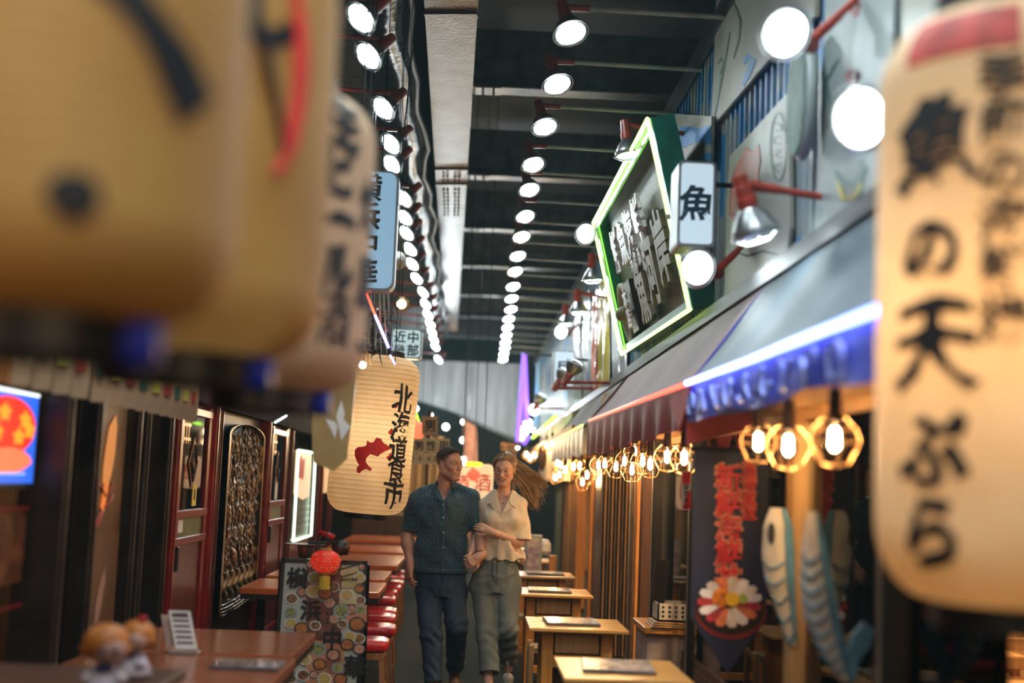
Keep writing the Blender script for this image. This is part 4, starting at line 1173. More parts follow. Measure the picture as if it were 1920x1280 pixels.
wrap_char(t, R, '印', -.80, H*.925, .1, mat('red_seal_print', (.42,.035,.02,1), .6, vary=.5, scale=20), g=sg_, name='red_seal')

# ---- Hokkaido food market lantern beside the couple
Yh = 9.7
c = atY(693, 820, Yh); zt_ = atY(712, 668, Yh).z; zb_ = atY(690, 962, Yh).z
t, R = lantern('market_lantern', 'tall cream paper lantern with black characters and a red island shape', (c.x, c.y), .305, zb_, zt_, M_pap3, None, ringr=.17, ribs=34, sq=.13, ringh=.04)
HK = t; HKR = R; H = t['H']
t.rotation_euler = (0, .05, 0)
point_light('market_lantern_light', (c.x, c.y, (zt_+zb_)/2), 5, (1,.84,.62), .1)
for ch, py, s_ in (('北',745,.185),('海',795,.17),('道',838,.17),('食',876,.165),('市',920,.19)):
    z = atY(690, py, Yh).z-zb_
    wrap_char(t, R, ch, .76, z, s_*1.22, M_ink, .022, .024, sx=.86)
# island print (pixel outline) wrapped on
isl = [(716,822),(724,823),(729,830),(737,834),(748,838),(733,846),(727,850),(722,856),(714,852),(708,853),(702,860),(701,867),(707,874),(714,879),(711,883),(703,880),(697,883),(692,889),(687,887),(686,879),(690,874),(685,868),(680,858),(679,848),(684,842),(692,841),(699,838),(700,828),(705,832),(711,831)]
bm = bmesh.new()
vs = [bm.verts.new(((x-712)*Yh/FPX, -(y-850)*Yh/FPX, 0)) for x, y in isl]
bm.faces.new(vs[::-1]); bmesh.ops.triangulate(bm, faces=bm.faces[:])
for k in range(-8, 9):
    bmesh.ops.bisect_plane(bm, geom=bm.verts[:]+bm.edges[:]+bm.faces[:], plane_co=(k*.025,0,0), plane_no=(1,0,0))
g = G().addbm(bm)
wrap_char(t, R, '北', .10, atY(712, 850, Yh).z-zb_, .1, M_redink, g=g, name='red_island', off=.004)
for x_, y_, s_ in ((.66,742,.04),(.62,790,.05),(.66,836,.06)):
    gg = glyph_g('◆', s_, .05, .001, brush=.05, cuts=3); wrap_char(t, R, '◆', x_-.12, atY(690, y_+18, Yh).z-zb_, s_, M_redink, g=gg, name='red_speck', off=.0025)

# tan vinyl flag with white star marks
Yf = 6.2
P = [atY(588,700,Yf), atY(585,800,Yf), atY(586,866,Yf), atY(625,883,Yf), atY(650,860,Yf), atY(660,790,Yf), atY(666,720,Yf), atY(668,690,Yf)]
fl = obj('vinyl_flag', G().prism(P, (0,.03,0)), mat('tan_vinyl', (0.34,0.22,0.08,1), .3, vary=.25, scale=4), label='tan vinyl flag with white marks hanging left of the cream lantern', cat='flag')
for q in (P[0], P[-1]): obj('cord', G().cyl(q, (q.x, q.y, 6.9), .003, None, 5), M_black, fl)
for poly in ([(640,750),(646,775),(644,785),(657,800),(640,825),(635,800),(630,780)], [(610,785),(628,790),(633,800),(628,822),(618,800)]):
    obj('white_mark', G().prism([atY(a,b_,Yf-.004) for a,b_ in poly], (0,.003,0)), M_white, fl)

# small red lanterns
def round_lantern(label, px, py, Y, r, pm, em=0, tassel=True, ribs=9, pl=2):
    p = atY(px, py, Y)
    t = thing('round_lantern', label, 'lantern', p)
    prof = []
    for i in range(ribs*4+1):
        a = -1.15+2.3*i/(ribs*4); prof.append((r*math.cos(a)-(.006 if i % 4 == 0 else 0), r*.78*math.sin(a)))
    m_ = pm
    obj('ribbed_shade', G().lathe(prof, n=28, caps=False), m_, t, local=True, smooth=True)
    for nm, z in (('top_cap', prof[-1][1]), ('bottom_cap', prof[0][1]-r*.12)):
        obj(nm, G().lathe([(.001,0),(r*.42,0),(r*.42,r*.12),(.001,r*.12)], (0,0,z), 18, caps=False), M_gold, t, local=True)
    if tassel:
        obj('tassel', G().lathe([(.001,0),(r*.36,-.01),(r*.40,-r*1.0),(.001,-r*1.0)], (0,0,-r*.8), 14, caps=False), mat('yellow_tassel_'+label[:6], (.6,.42,.04,1), .6, vary=.3, scale=40, stretch=(8,8,.3)), t, local=True)
    obj('cord', G().cyl((0,0,r*.8),(0,0,r*.8+.12 if Y < 9 else (4.97 if p.x < -.5 else 6.9)-p.z),.004,None,6), M_black, t, local=True)
    return t
M_redl = emis('red_lantern_paper', (.75,.03,.015,1), .28)
rl = round_lantern('small red and gold ribbed lantern hanging over the menu board', 610, 1052, 7.95, .093, M_redl)
g = G()
for k in range(40):
    a = rng.uniform(-1.6, 1.6)-PI/2; b_ = rng.uniform(-.8,.8)
    g.sphere((.094*math.cos(b_)*math.cos(a), .094*math.cos(b_)*math.sin(a), .094*.78*math.sin(b_)), .0045, 5, 4)
o = obj('gold_speckle', g, mat('gold_dots', (.8,.6,.2,1), .4), rl, local=True); o['kind'] = 'stuff'
round_lantern('coral glowing lantern behind the big cream lantern', 772, 806, 15, .16, emis('coral_lantern', (1,.16,.07,1), .9), tassel=False)
t = round_lantern('far red glowing lantern with yellow top between the couple', 888, 890, 15.5, .085, emis('far_red_lantern', (1,.06,.03,1), 1.6), tassel=False)
p = atY(888, 870, 15.5)
obj('neon_tube', G().tube([(p.x+.09*math.cos(a), p.y+.05*math.sin(a), p.z+.01*math.sin(a)) for a in np.linspace(0,2*PI,20,endpoint=False)], .02, 8, closed=True), emis('yellow_hoop', (1,.75,.02,1), 1.6), label='yellow neon hoop above the far red lantern', cat='neon light', smooth=True)
for px, py, Y, rr_, hh, lab in ((905,905,16,.13,.46,'far cream lantern right of the far red lantern'),(866,905,16.3,.14,.40,'far cream lantern behind the man\'s shoulder')):
    p = atY(px, py, Y)
    tt, RR = lantern('far_paper_lantern', lab, (p.x, p.y), rr_, p.z-hh/2, p.z+hh/2, emis('far_lantern_glow_%d' % px, (1,.62,.34,1), .55), None, ribs=12, ringh=.02)
    wrap_char(tt, RR, '酒', .0, hh*.5, hh*.5, M_redink, .06)

# ================================================================== left shop fronts (plane x = -1.85)
LX = -1.85
def Lx(px, py=900): return atX(px, py, LX)
M_bronze = mat('dark_bronze_frame', (0.022,0.016,0.013,1), .38, metal=.3, vary=.4)
struct('trim_6', G().box(LX-.05, LX+.06, 3.0, 24, 2.02, 2.5), M_fasc, 'dark fascia above the left shop doors')
struct('trim_7', G().box(LX-.04, LX+.05, 3.0, 24, 0, .12), M_brown, 'dark kerb below the left shop doors')
def post_L(px, w, m_, lab, d=.09):
    p = Lx(px)
    t = thing('shop_post', lab, 'post', (LX, p.y, 0))
    obj('shaft', G().bbox(-.045, w-.045, -d/2, d/2, .12, 2.02, .006), m_, t, local=True)
    obj('edge_bead', G().box(w-.045, w-.037, -.012, .012, .12, 2.02), m_, t, local=True)
    obj('foot', G().bbox(-.05, w-.035, -d/2-.006, d/2+.006, .0, .12, .006), M_iron, t, local=True)
for px, w, m_, lab in ((62,.19,M_bronze,'broad dark bronze post right of the lit screen'),(148,.13,M_bronze,'dark bronze post between the reflecting glass and the squid poster'),
        (238,.10,M_bronze,'dark bronze post right of the squid poster'),(262,.08,M_black,'black post second right of the squid poster'),(290,.13,M_bronze,'broad dark post left of the red sliding door'),
        (316,.10,M_redlac,'red lacquered jamb on the left of the red sliding door'),(388,.10,M_redlac,'red lacquered jamb on the right of the red sliding door'),
        (407,.06,M_maroon,'maroon post left of the carved panel'),(486,.12,M_redlac,'red post right of the carved panel'),(497,.05,M_maroon,'maroon post left of the second red door'),
        (531,.07,M_maroon,'maroon post right of the second red door'),(543,.06,M_maroon,'maroon post left of the neon-edged window'),(592,.08,M_maroon,'maroon post right of the neon-edged window'),
        (603,.06,M_redlac,'red post left of the last lit left window'),(622,.06,M_maroon,'last maroon post before the cream lantern')):
    post_L(px, w, m_, lab)
# dark glass
gl = [(20,48),(110,140),(320,372),(499,528)]
M_mirror = glass_mat('reflecting_shop_glass', (0.35,0.33,0.31,1), 2.6, .01)
o = struct('window_5', G().box(LX-.006, LX, Lx(75).y, Lx(140).y, .15, 2.0), M_mirror, 'dark reflecting glass left of the squid poster')
# lit screen at the far left edge
y0, y1 = 4.75, Lx(46).y
zt_, zb_ = Lx(45,742).z, Lx(45,905).z
sc_ = thing('wall_screen', 'bright screen with red round graphic over a blue panel at the left edge', 'screen', (LX+.02, (y0+y1)/2, zb_))
obj('bezel', G().bbox(LX-.0, LX+.03, y0-.02, y1+.02, zb_-.03, zt_+.03), M_black, sc_)
bp_ = obj('blue_panel', G().box(LX+.031, LX+.033, y0, y1, zb_, zt_), emis('screen_blue', (.02,.10,.55,1), 1.0), sc_)
obj('white_strip', G().box(LX+.031, LX+.036, y0-.3, y1, zt_, zt_+.012), emis('screen_strip', (.8,.85,.85,1), 1.2), sc_)
def yz_disc(yc, zc, ry, rz, x, n=30, wob=0, jag=0):
    return [(x, yc+ry*(1+wob*math.sin(5*a)+jag*rng.uniform(-1,1))*math.cos(a), zc+rz*(1+wob*math.sin(5*a)+jag*rng.uniform(-1,1))*math.sin(a)) for a in np.linspace(0, 2*PI, n, endpoint=False)]
ym = y1-.33; zm = zt_-.13
obj('red_disc', G().prism(yz_disc(ym, zm, .31, .115, LX+.034), (.001,0,0)), emis('screen_red', (.8,.02,.01,1), 1.0), bp_)
obj('coral_patch', G().prism(yz_disc(ym+.02, zm-.135, .26, .05, LX+.0345, jag=.06), (.001,0,0)), emis('screen_coral', (1,.14,.06,1), 1.0), bp_)
for k, (yy, zz) in enumerate(((.18,.03),(-.05,.05),(.12,-.04),(-.12,-.03),(.24,-.01))):
    obj('amber_squiggle', G().prism(yz_disc(ym+yy, zm+zz, .055, .03, LX+.0355, wob=.25), (.001,0,0)), emis('screen_amber_%d' % k, (.8,.3,.02,1), .8), bp_)
for k in range(4):
    obj('pale_line', G().box(LX+.0338, LX+.0345, y1-.5+.06*k, y1-.1-.04*k, zb_+.035+.018*k, zb_+.041+.018*k), emis('screen_line_%d' % k, (.4,.6,.9,1), .8), bp_)
# dragon panel under the screen
dp = obj('snack_panel', G().box(LX, LX+.02, 4.7, y1, zb_-.40, zb_-.10), mat('brown_snack_print', (.12,.04,.015,1), .4, vary=.7, scale=12), label='brown printed panel with red edge under the lit screen', cat='panel')
obj('red_edge', G().box(LX+.02, LX+.03, 4.7, y1, zb_-.11, zb_-.095).box(LX+.02, LX+.03, 4.7, y1, zb_-.50, zb_-.488), M_redlac, dp)

# squid poster
ya, yb = Lx(168).y, Lx(226).y
sq = thing('squid_poster', 'tall brown poster with a glowing orange squid between dark posts', 'poster', (LX, (ya+yb)/2, .3))
sq2 = obj('sheet', G().box(LX, LX+.012, ya, yb, .45, 1.98), mat('brown_poster', (.11,.045,.02,1), .35, vary=.5, scale=3), sq)
obj('lower_sheet', G().box(LX+.0, LX+.014, ya, yb, .45, 1.24), mat('tan_poster', (.15,.075,.035,1), .35, vary=.3, scale=3), sq)
def P_L(px, py, dx=.016): return atX(px, py, LX+dx)
obj('squid_body', G().prism([P_L(a,b_) for a,b_ in ((217,778),(219,800),(215,850),(208,890),(203,905),(192,905),(193,880),(197,845),(205,800))], (.002,0,0)), emis('squid_orange', (.75,.26,.06,1), .35), sq2)
obj('squid_head', G().prism([P_L(a,b_) for a,b_ in ((196,905),(204,905),(200,930),(194,960),(188,950),(192,925))], (.002,0,0)), emis('squid_orange2', (.8,.2,.03,1), .4), sq2)
for k, pth in enumerate(([(197,930),(190,912),(182,905),(184,925)],[(198,930),(208,915),(211,905)],[(195,950),(206,940),(211,928)],[(190,955),(182,975),(172,998)],[(193,958),(186,978),(176,992)])):
    obj('squid_tentacle', G().tube([P_L(a,b_,.018) for a,b_ in pth], .006, 5), mat('tentacle_red_%d' % k, (.5,.07,.02,1), .5), sq2, smooth=True)
obj('pale_blade', G().prism([P_L(a,b_) for a,b_ in ((196,1062),(197,1090),(190,1130),(183,1165),(175,1170),(180,1130),(187,1090))], (.002,0,0)), mat('pale_pink_print', (.35,.2,.15,1), .5), sq)

# red sliding doors
M_greenp = mat('olive_strip', (0.09,0.10,0.02,1), .5)
def red_door(pxa, pxb, lab, n):
    ya, yb = Lx(pxa).y, Lx(pxb).y
    t = thing('sliding_door', lab, 'door', (LX, (ya+yb)/2, 0.12))
    w = .055
    obj('stile', G().bbox(LX-.0, LX+.035, ya, ya+w*1.6, .13, 2.0, .004), M_redlac, t)
    obj('stile', G().bbox(LX-.0, LX+.035, yb-w*1.6, yb, .13, 2.0, .004), M_redlac, t)
    for z in (.13, 1.10, 1.27, 1.93): obj('rail', G().bbox(LX, LX+.04, ya, yb, z, z+.05, .004), M_redlac, t)
    obj('lower_panel', G().bbox(LX+.005, LX+.02, ya, yb, .18, 1.10, .003), M_maroon, t)
    obj('olive_band', G().box(LX+.005, LX+.022, ya+w, yb-w, 1.15, 1.27), M_greenp, t)
    obj('glass', G().box(LX+.012, LX+.016, ya, yb, 1.31, 1.94), M_glass_dk, t)
    for k in range(3):
        yy = ya+w*1.6+.07*k
        obj('lattice_bar', G().box(LX+.02, LX+.032, yy, yy+.02, 1.74, 1.94), M_gold, t)
    for k in range(2): obj('lattice_bar', G().box(LX+.022, LX+.034, ya+w*1.4, ya+w*1.6+.2, 1.76+.09*k, 1.78+.09*k), M_gold, t)
    cy_ = (ya+yb)/2
    obj('gold_diamond', G().prism([(LX+.02,cy_-.14,1.62),(LX+.02,cy_,1.45),(LX+.02,cy_+.14,1.62),(LX+.02,cy_,1.79)], (.003,0,0)), mat('door_gold_%d' % n, (.3,.13,.05,1), .5, vary=.5, scale=30), t)
    for k, s_ in enumerate((.7,.4)):
        obj('diamond_ring', G().tube([(LX+.026,cy_-.14*s_,1.62),(LX+.026,cy_,1.62-.17*s_),(LX+.026,cy_+.14*s_,1.62),(LX+.026,cy_,1.62+.17*s_)], .006, 4, closed=True), M_brown, t)
    obj('handle', G().bbox(LX+.03, LX+.06, ya+.03, ya+.07, .95, 1.10, .005), M_black, t)
    if n == 0:
        obj('yellow_label', G().box(LX+.017, LX+.020, yb-.42, yb-.30, 1.34, 1.48), M_yellow, t)
        obj('label_mark', G().box(LX+.0201, LX+.0211, yb-.38, yb-.34, 1.38, 1.45), M_ink, t)
        obj('white_label', G().box(LX+.023, LX+.026, ya+w*1.8, ya+w*1.8+.16, 1.18, 1.26), M_white, t)
    else:
        obj('white_label', G().box(LX+.017, LX+.02, yb-.55, yb-.4, 1.33, 1.55), M_white, t)
    return t
red_door(323, 382, 'red sliding door with gold diamond and yellow label', 0)
red_door(500, 529, 'second red sliding door beyond the carved panel', 1)
# carved panel
ya, yb = Lx(413).y, Lx(483).y
M_carve = bpy.data.materials.new('carved_gilded_wood'); M_carve.use_nodes = True
nt = M_carve.node_tree; b = nt.nodes['Principled BSDF']
ge = nt.nodes.new('ShaderNodeNewGeometry'); rp = nt.nodes.new('ShaderNodeValToRGB')
at_ = nt.nodes.new('ShaderNodeAttribute'); at_.attribute_name = 'relief'
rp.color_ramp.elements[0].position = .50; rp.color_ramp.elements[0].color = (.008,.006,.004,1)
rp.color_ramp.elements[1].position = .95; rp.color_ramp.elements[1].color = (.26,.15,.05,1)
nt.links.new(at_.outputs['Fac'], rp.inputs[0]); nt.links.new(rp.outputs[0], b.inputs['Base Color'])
b.inputs['Metallic'].default_value = .5; b.inputs['Roughness'].default_value = .35
cp = thing('carved_panel', 'tall dark gilded wood carving with rounded top between red posts', 'carving', (LX, (ya+yb)/2, .45))
obj('backing', G().box(LX-.03, LX-.01, ya-.1, yb+.1, .12, 2.02), M_black, cp)
nu, nv = 90, 300
relief = []
def hsh(u, v):
    s_ = 0
    for k, (a, b_, ph) in enumerate(((24,31,0),(37,22,1.3),(46,65,2.1),(61,33,.7),(33,90,3.3))):
        s_ += math.sin(a*u*2+2.2*math.sin(b_*v*.7+ph)+ph)*math.sin(b_*v+1.7*math.sin(a*u+ph))/(1+.4*k)
    return s_
def cpf(u, v):
    z = .50+v*1.45; e_ = abs(u-.5)*2
    # rounded head and foot
    inset = 0
    if v > .93: inset = 1-math.sqrt(max(0, 1-((v-.93)/.07)**2))
    if v < .05: inset = .25*(1-math.sqrt(max(0, 1-((.05-v)/.05)**2)))
    h = hsh(u, v)
    if v < .22: h = abs(math.sin(u*22+.8*math.sin(v*60)))*1.6-.6
    if v < .07: h = math.sin(v*340+3*math.sin(u*5))
    bord = 1 if (e_ > .9) else 0
    d = .02+.011*h*(0 if bord else 1)+(.03 if bord else 0)
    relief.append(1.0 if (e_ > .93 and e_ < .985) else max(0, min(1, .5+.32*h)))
    yy = (ya+yb)/2+(u-.5)*(yb-ya)*(1-inset)
    return (LX+max(.0, d), yy, z)
g = G().grid(cpf, nu, nv)
o = obj('carving', g, M_carve, cp, smooth=False)
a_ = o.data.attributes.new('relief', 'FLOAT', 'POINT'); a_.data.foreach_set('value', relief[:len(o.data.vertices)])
# neon-edged window with lantern inside
ya, yb = Lx(551).y, Lx(584).y
zt_, zb_ = P_L(567,845).z, P_L(566,1008).z
nw = thing('neon_edged_window', 'small lit window edged with white neon showing a paper lantern', 'window', (LX, (ya+yb)/2, zb_))
obj('neon_tube', G().tube([(LX+.03,ya,zt_),(LX+.03,yb,zt_),(LX+.03,yb,zb_),(LX+.03,ya,zb_)], .012, 8, closed=True), emis('white_green_neon', (.75,1,.75,1), 2.2), nw, smooth=True)
obj('lower_panel', G().box(LX-.02, LX, ya-.05, yb+.05, .12, zb_-.01), M_maroon, nw)
obj('inner_glow_panel', G().box(LX-.02, LX-.0, ya, yb, zb_, zt_), mat('dim_interior', (.08,.09,.06,1), .3, vary=.6, scale=6), nw)
obj('lantern_picture', G().prism([(LX+.004, ya+(yb-ya)*a, zb_+(zt_-zb_)*b_) for a, b_ in ((0,.52),(.5,.44),(.85,.47),(.88,.6),(.88,1),(0,1))], (.002,0,0)), emis('window_paper', (.85,.55,.33,1), .55), nw)
obj('red_character', G().prism([(LX+.008, ya+(yb-ya)*a, zb_+(zt_-zb_)*b_) for a, b_ in ((.1,.88),(.3,.95),(.35,.9),(.5,.92),(.48,.7),(.4,.66),(.3,.7),(.2,.68),(.12,.72))], (.001,0,0)), M_redink, nw)
for k in range(4): obj('shelf_glint', G().box(LX+.002, LX+.006, ya+.1, yb-.1, zb_+.12+.07*k, zb_+.135+.07*k), mat('shelf_glint_%d' % k, (.35,.36,.3,1), .2), nw)
# lit last window and warm far wall
o = obj('paper_notice', G().box(LX, LX+.01, Lx(603).y, Lx(616).y, 1.35, 1.75), emis('lit_notice', (.8,.5,.25,1), .4), label='pale lit notice beside the last maroon post', cat='notice')
# inner left restaurant wall seen through glass
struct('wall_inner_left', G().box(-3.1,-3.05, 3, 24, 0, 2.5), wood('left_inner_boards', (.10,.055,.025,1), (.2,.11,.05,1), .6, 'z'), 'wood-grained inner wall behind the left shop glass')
for y in (5, 8.5, 12, 16, 20): area_light('left_interior_light', (-2.5, y, 2.4), (0,0,-1), .4, 5, (1,.6,.3))
struct('trim_8', G().box(LX-.05, -1.42, 3.0, 24, 2.5, 2.55), M_fasc, 'dark eave board over the left shop doors')
# hanging paper menu strips under the eave
M_strip = mat('tan_menu_strip', (.30,.17,.075,1), .6, vary=.3, scale=5)
k = 0
for px in (35, 75, 113, 148, 184, 216, 243, 268, 292, 313, 330, 346, 360):
    p = atX(px, 752, -1.55)
    z0 = 1.84
    t = thing('menu_strip', 'curled tan paper menu strip, %s from the left under the left eave' % ('first' if k == 0 else NTH[k]), 'paper strip', (-1.55, p.y, z0), 'tan menu strips hanging under the left eave')
    w = .034
    g = G().grid(lambda u, v: (-w*2.2+u*w*4.4 if False else (u-.5)*.058, .012*math.sin(v*3)+.03*(u-.5), v*.22), 3, 8)
    g.add([(x, y+.004, z) for x, y, z in g.v], [f[::-1] for f in g.f])
    obj('paper', g, M_strip, t, local=True, smooth=True)
    obj('printed_mark', G().prism([(-.02,-.004,.10),(.02,-.004,.10),(.02,-.004,.16),(-.02,-.004,.16)], (0,-.001,0)), [M_pred, M_pgreen, M_pyel][k % 3], t, local=True)
    obj('string', G().cyl((0,.0,.21), (0,.0,.70), .002, None, 5), M_black, t, local=True)
    k += 1

# ================================================================== hanging decoration above the cream lantern
p = atY(700, 640, 9.1)
dk = thing('dried_bundle', 'dark bundle of dried leaves and pale ribbons above the cream lantern', 'decoration', p)
g = G()
for k in range(60):
    a = rng.uniform(0, 2*PI); l = rng.uniform(.08,.22); z = rng.uniform(-.1,.25)
    g.tube([(0,0,z),(math.cos(a)*l*.6,math.sin(a)*l*.6,z+.02),(math.cos(a)*l,math.sin(a)*l,z-rng.uniform(.02,.12))], .008, 4, rads=[.012,.009,.001], flat=.4)
obj('leaf_bundle', g, M_brown, dk, local=True)['kind'] = 'stuff'
for k in range(5):
    x = -.04+.03*k
    obj('ribbon', G().prism([(x,-.05,.35),(x+.02,-.05,.35),(x+.03+.01*k,-.05,-.05-.03*k),(x+.01+.01*k,-.05,-.02)], (0,.003,0)), M_glyph if False else mat('silver_ribbon_%d' % k, (.45,.5,.45,1), .15, metal=.4), dk, local=True)
obj('cord', G().cyl((0,0,.2),(0,0,2.2),.006,None,6), M_black, dk, local=True)
# filament bulb with twine shade
p = atY(680, 684, 8.9)
tw = thing('twine_bulb', 'warm bulb in a twine shade left of the cream lantern top', 'bulb', p)
obj('bulb', G().sphere((0,0,0), .028, 12, 8), emis('twine_glow', (1,.75,.4,1), 18), tw, local=True, smooth=True)
g = G()
for k in range(10):
    a = k*2*PI/10; g.tube([(0,0,.14),(math.cos(a)*.03,math.sin(a)*.03,.09),(math.cos(a)*.06,math.sin(a)*.06,.0)], .003, 4)
obj('twine_shade', g, M_strip, tw, local=True)
obj('cord', G().cyl((0,0,.1),(0,0,1.9),.004,None,6), M_black, tw, local=True)
# wooden character signs behind the lantern
M_ply = mat('plywood_sign', (.42,.27,.14,1), .6, vary=.15, scale=5)
M_cream = mat('cream_sign', (.55,.47,.30,1), .6, vary=.12, scale=5)
strip_sign('small square wooden sign with one black character man', 791, 821, 780, 815, 14.155, M_ply, '男', M_ink, name='wooden_sign')
strip_sign('cream sign board with the upper row of characters left of the man', 774, 843, 822, 848, 14.165, M_cream, '男性用', M_ink, name='wooden_sign', lay='h')
strip_sign('cream sign board with the lower row of characters left of the man', 768, 840, 849, 870, 14.16, M_cream, '・トイレ・', M_ink, name='wooden_sign', lay='h')
obj('sign_pole', G().cyl(atY(806,770,14.2), (atY(806,770,14.2).x,14.2,0), .02, None, 8), M_wood_dk, label='thin pole carrying the wooden character signs', cat='pole')
# ================================================================== right tables
def menu(label, x, y, z, w=.3, d=.2, rz=0.0, cm=None, group='laminated menus on the right tables'):
    t = thing('laminated_menu', label, 'menu', (x, y, z), group, rot=(0,0,rz))
    obj('booklet', G().bbox(-w/2, w/2, -d/2, d/2, .001, .016, .003), M_mback, t, local=True)
    obj('cover', G().box(-w/2+.006, w/2-.006, -d/2+.006, d/2-.006, .016, .018), cm or M_mcov, t, local=True)
    return t
M_mback = mat('menu_back', (.10,.10,.11,1), .3)
M_mcov = mat('laminated_grey_cover', (.36,.35,.34,1), .12, vary=.35, scale=18, bump=.25, bscale=20)
M_mcol = mat('laminated_picture_cover', (.5,.42,.36,1), .12, color2=(.12,.22,.3,1), scale=14)
def ptable(label, x0, x1, y0, y1, h=.72):
    cx, cy = (x0+x1)/2, (y0+y1)/2; w, d = x1-x0, y1-y0
    t = thing('pine_table', label, 'table', (cx, cy, 0), 'pine pedestal tables along the right side')
    obj('tabletop', G().bbox(-w/2, w/2, -d/2, d/2, h-.022, h, .004), M_wood_top, t, local=True)
    bw, bd = w*.60, d*.55
    for sx in (-1, 1):
        for sy in (-1, 1):
            obj('leg', G().bbox(sx*bw/2-.035, sx*bw/2+.035, sy*bd/2-.03, sy*bd/2+.03, 0, h-.022, .004), M_wood_or, t, local=True)
    for sy in (-1, 1):
        y_ = sy*bd/2
        obj('drawer_front', G().bbox(-bw/2+.045, bw/2-.045, y_-.022, y_+.022, h-.16, h-.045, .006), M_wood_tan, t, local=True)
        obj('rail', G().bbox(-bw/2+.035, bw/2-.035, y_-.026, y_+.026, h-.245, h-.17, .004), M_wood_or, t, local=True)
        obj('rail', G().bbox(-bw/2+.035, bw/2-.035, y_-.026, y_+.026, h-.042, h-.022, .003), M_wood_or, t, local=True)
        obj('lower_rail', G().bbox(-bw/2+.035, bw/2-.035, y_-.022, y_+.022, .10, .16, .004), M_wood_or, t, local=True)
    obj('side_panel', G().bbox(-bw/2-.01, -bw/2+.01, -bd/2+.03, bd/2-.03, .12, h-.03, .003), M_wood_or, t, local=True)
    obj('side_panel', G().bbox(bw/2-.01, bw/2+.01, -bd/2+.03, bd/2-.03, .12, h-.03, .003), M_wood_or, t, local=True)
    obj('back_panel', G().box(-bw/2+.03, bw/2-.03, -.01, .01, .12, h-.03), M_wood_dk, t, local=True)
    return t
a = atZ(1033,1231,.72); b_ = atZ(1300,1277,.72); c_ = atZ(1258,1238,.72); d_ = atZ(1058,1272,.72)
TB = [(d_.x+.0, b_.x, (b_.y+d_.y)/2, (a.y+c_.y)/2)]
for q in ((992,1177,1180,1183,988,1155),(980,1117,1113,1118,980,1100),(977,1082,1080,1083,977,1070)):
    f0 = atZ(q[0]+6, q[1], .72); f1 = atZ(q[2], q[3], .72); bk_ = atZ(q[4], q[5], .72)
    TB.append((f1.x-.60, f1.x, f1.y, bk_.y))
TB.append((.36,.93,14.2,14.9)); TB.append((.36,.93,16.6,17.3))
tl = ['nearest pine table with a big silver menu at the bottom edge','second pine table with a picture menu, right of the woman\'s feet','third pine table level with the woman\'s knees','fourth pine table level with the woman\'s hip','fifth pine table half hidden behind the woman','farthest pine table on the right side']
for i, (x0, x1, y0, y1) in enumerate(TB):
    ptable(tl[i], x0, x1, y0, y1)
mp_ = [((1095,1232),(1225,1262)),((1024,1158),(1122,1172)),((993,1102),(1072,1111)),((990,1071),(1058,1079))]
for i, (q0, q1) in enumerate(mp_):
    x0, x1, y0, y1 = TB[i]
    A_ = atZ(q0[0], (q0[1]+q1[1])/2, .74); B2 = atZ(q1[0], (q0[1]+q1[1])/2, .74)
    w = min(B2.x-A_.x, .42)
    menu(['creased silver menu on the nearest pine table','picture menu on the second pine table','grey menu on the third pine table','pale menu on the fourth pine table'][i], (A_.x+B2.x)/2, (y0+y1)/2+.02, .72, w, (y1-y0)*.55, [-.06,.03,-.03,0][i], M_mcol if i == 1 else M_mcov)
obj('laminated_menu', G().bbox(.45,.72,14.4,14.65,.72,.74,.003), M_mcov, label='menu on the fifth pine table', cat='menu')
# woven stools
M_weave = mat('woven_cord_seat', (.30,.22,.11,1), .8, vary=.4, scale=60, stretch=(3,1,1), bump=.9, bscale=120)
M_stoolw = wood('pale_stool_wood', (.30,.17,.07,1), (.46,.29,.13,1), .5, 'z')
def wstool(label, x, y, h=.45):
    t = thing('woven_stool', label, 'stool', (x, y, 0), 'cord-seated wooden stools by the right tables')
    g = G().grid(lambda u, v: ((u-.5)*.32, (v-.5)*.30, h-.01-.015*math.sin(PI*u)*math.sin(PI*v)), 8, 8)
    g.grid(lambda u, v: ((.5-u)*.32, (v-.5)*.30, h-.045), 2, 2)
    for sx in (-1, 1): g.grid(lambda u, v: (sx*.16, (u-.5)*.30, h-.045+.035*v), 3, 1)
    for sy in (-1, 1): g.grid(lambda u, v: ((u-.5)*.32, sy*.15, h-.045+.035*v), 3, 1)
    obj('woven_seat', g, M_weave, t, local=True)
    for sx in (-1, 1):
        for sy in (-1, 1):
            obj('leg', G().bbox(sx*.16-.018, sx*.16+.018, sy*.15-.018, sy*.15+.018, 0, h+.01, .004), M_stoolw, t, local=True)
        obj('stretcher', G().bbox(sx*.16-.008, sx*.16+.008, -.14, .14, .16, .19, .003), M_stoolw, t, local=True)
    for sy in (-1, 1): obj('stretcher', G().bbox(-.15, .15, sy*.15-.008, sy*.15+.008, .11, .14, .003), M_stoolw, t, local=True)
    return t
wstool('cord-seated stool left of the second pine table', .62, 9.2)
wstool('cord-seated stool tucked under the nearest table\'s left side', .56, 7.05, .43)
wstool('cord-seated stool between the third and fourth tables', .50, 11.3)
wstool('cord-seated stool beyond the fourth table', .52, 13.4)
obj('crumpled_tissue', G().sphere((.46,8.2,.035), .045, 9, 6, (1,.8,.7)).fn(lambda v: v+Vector((.012*math.sin(v.y*90), .01*math.sin(v.z*120), .008*math.sin(v.x*100)))), M_white, label='crumpled white tissue on the floor by the stools', cat='tissue')

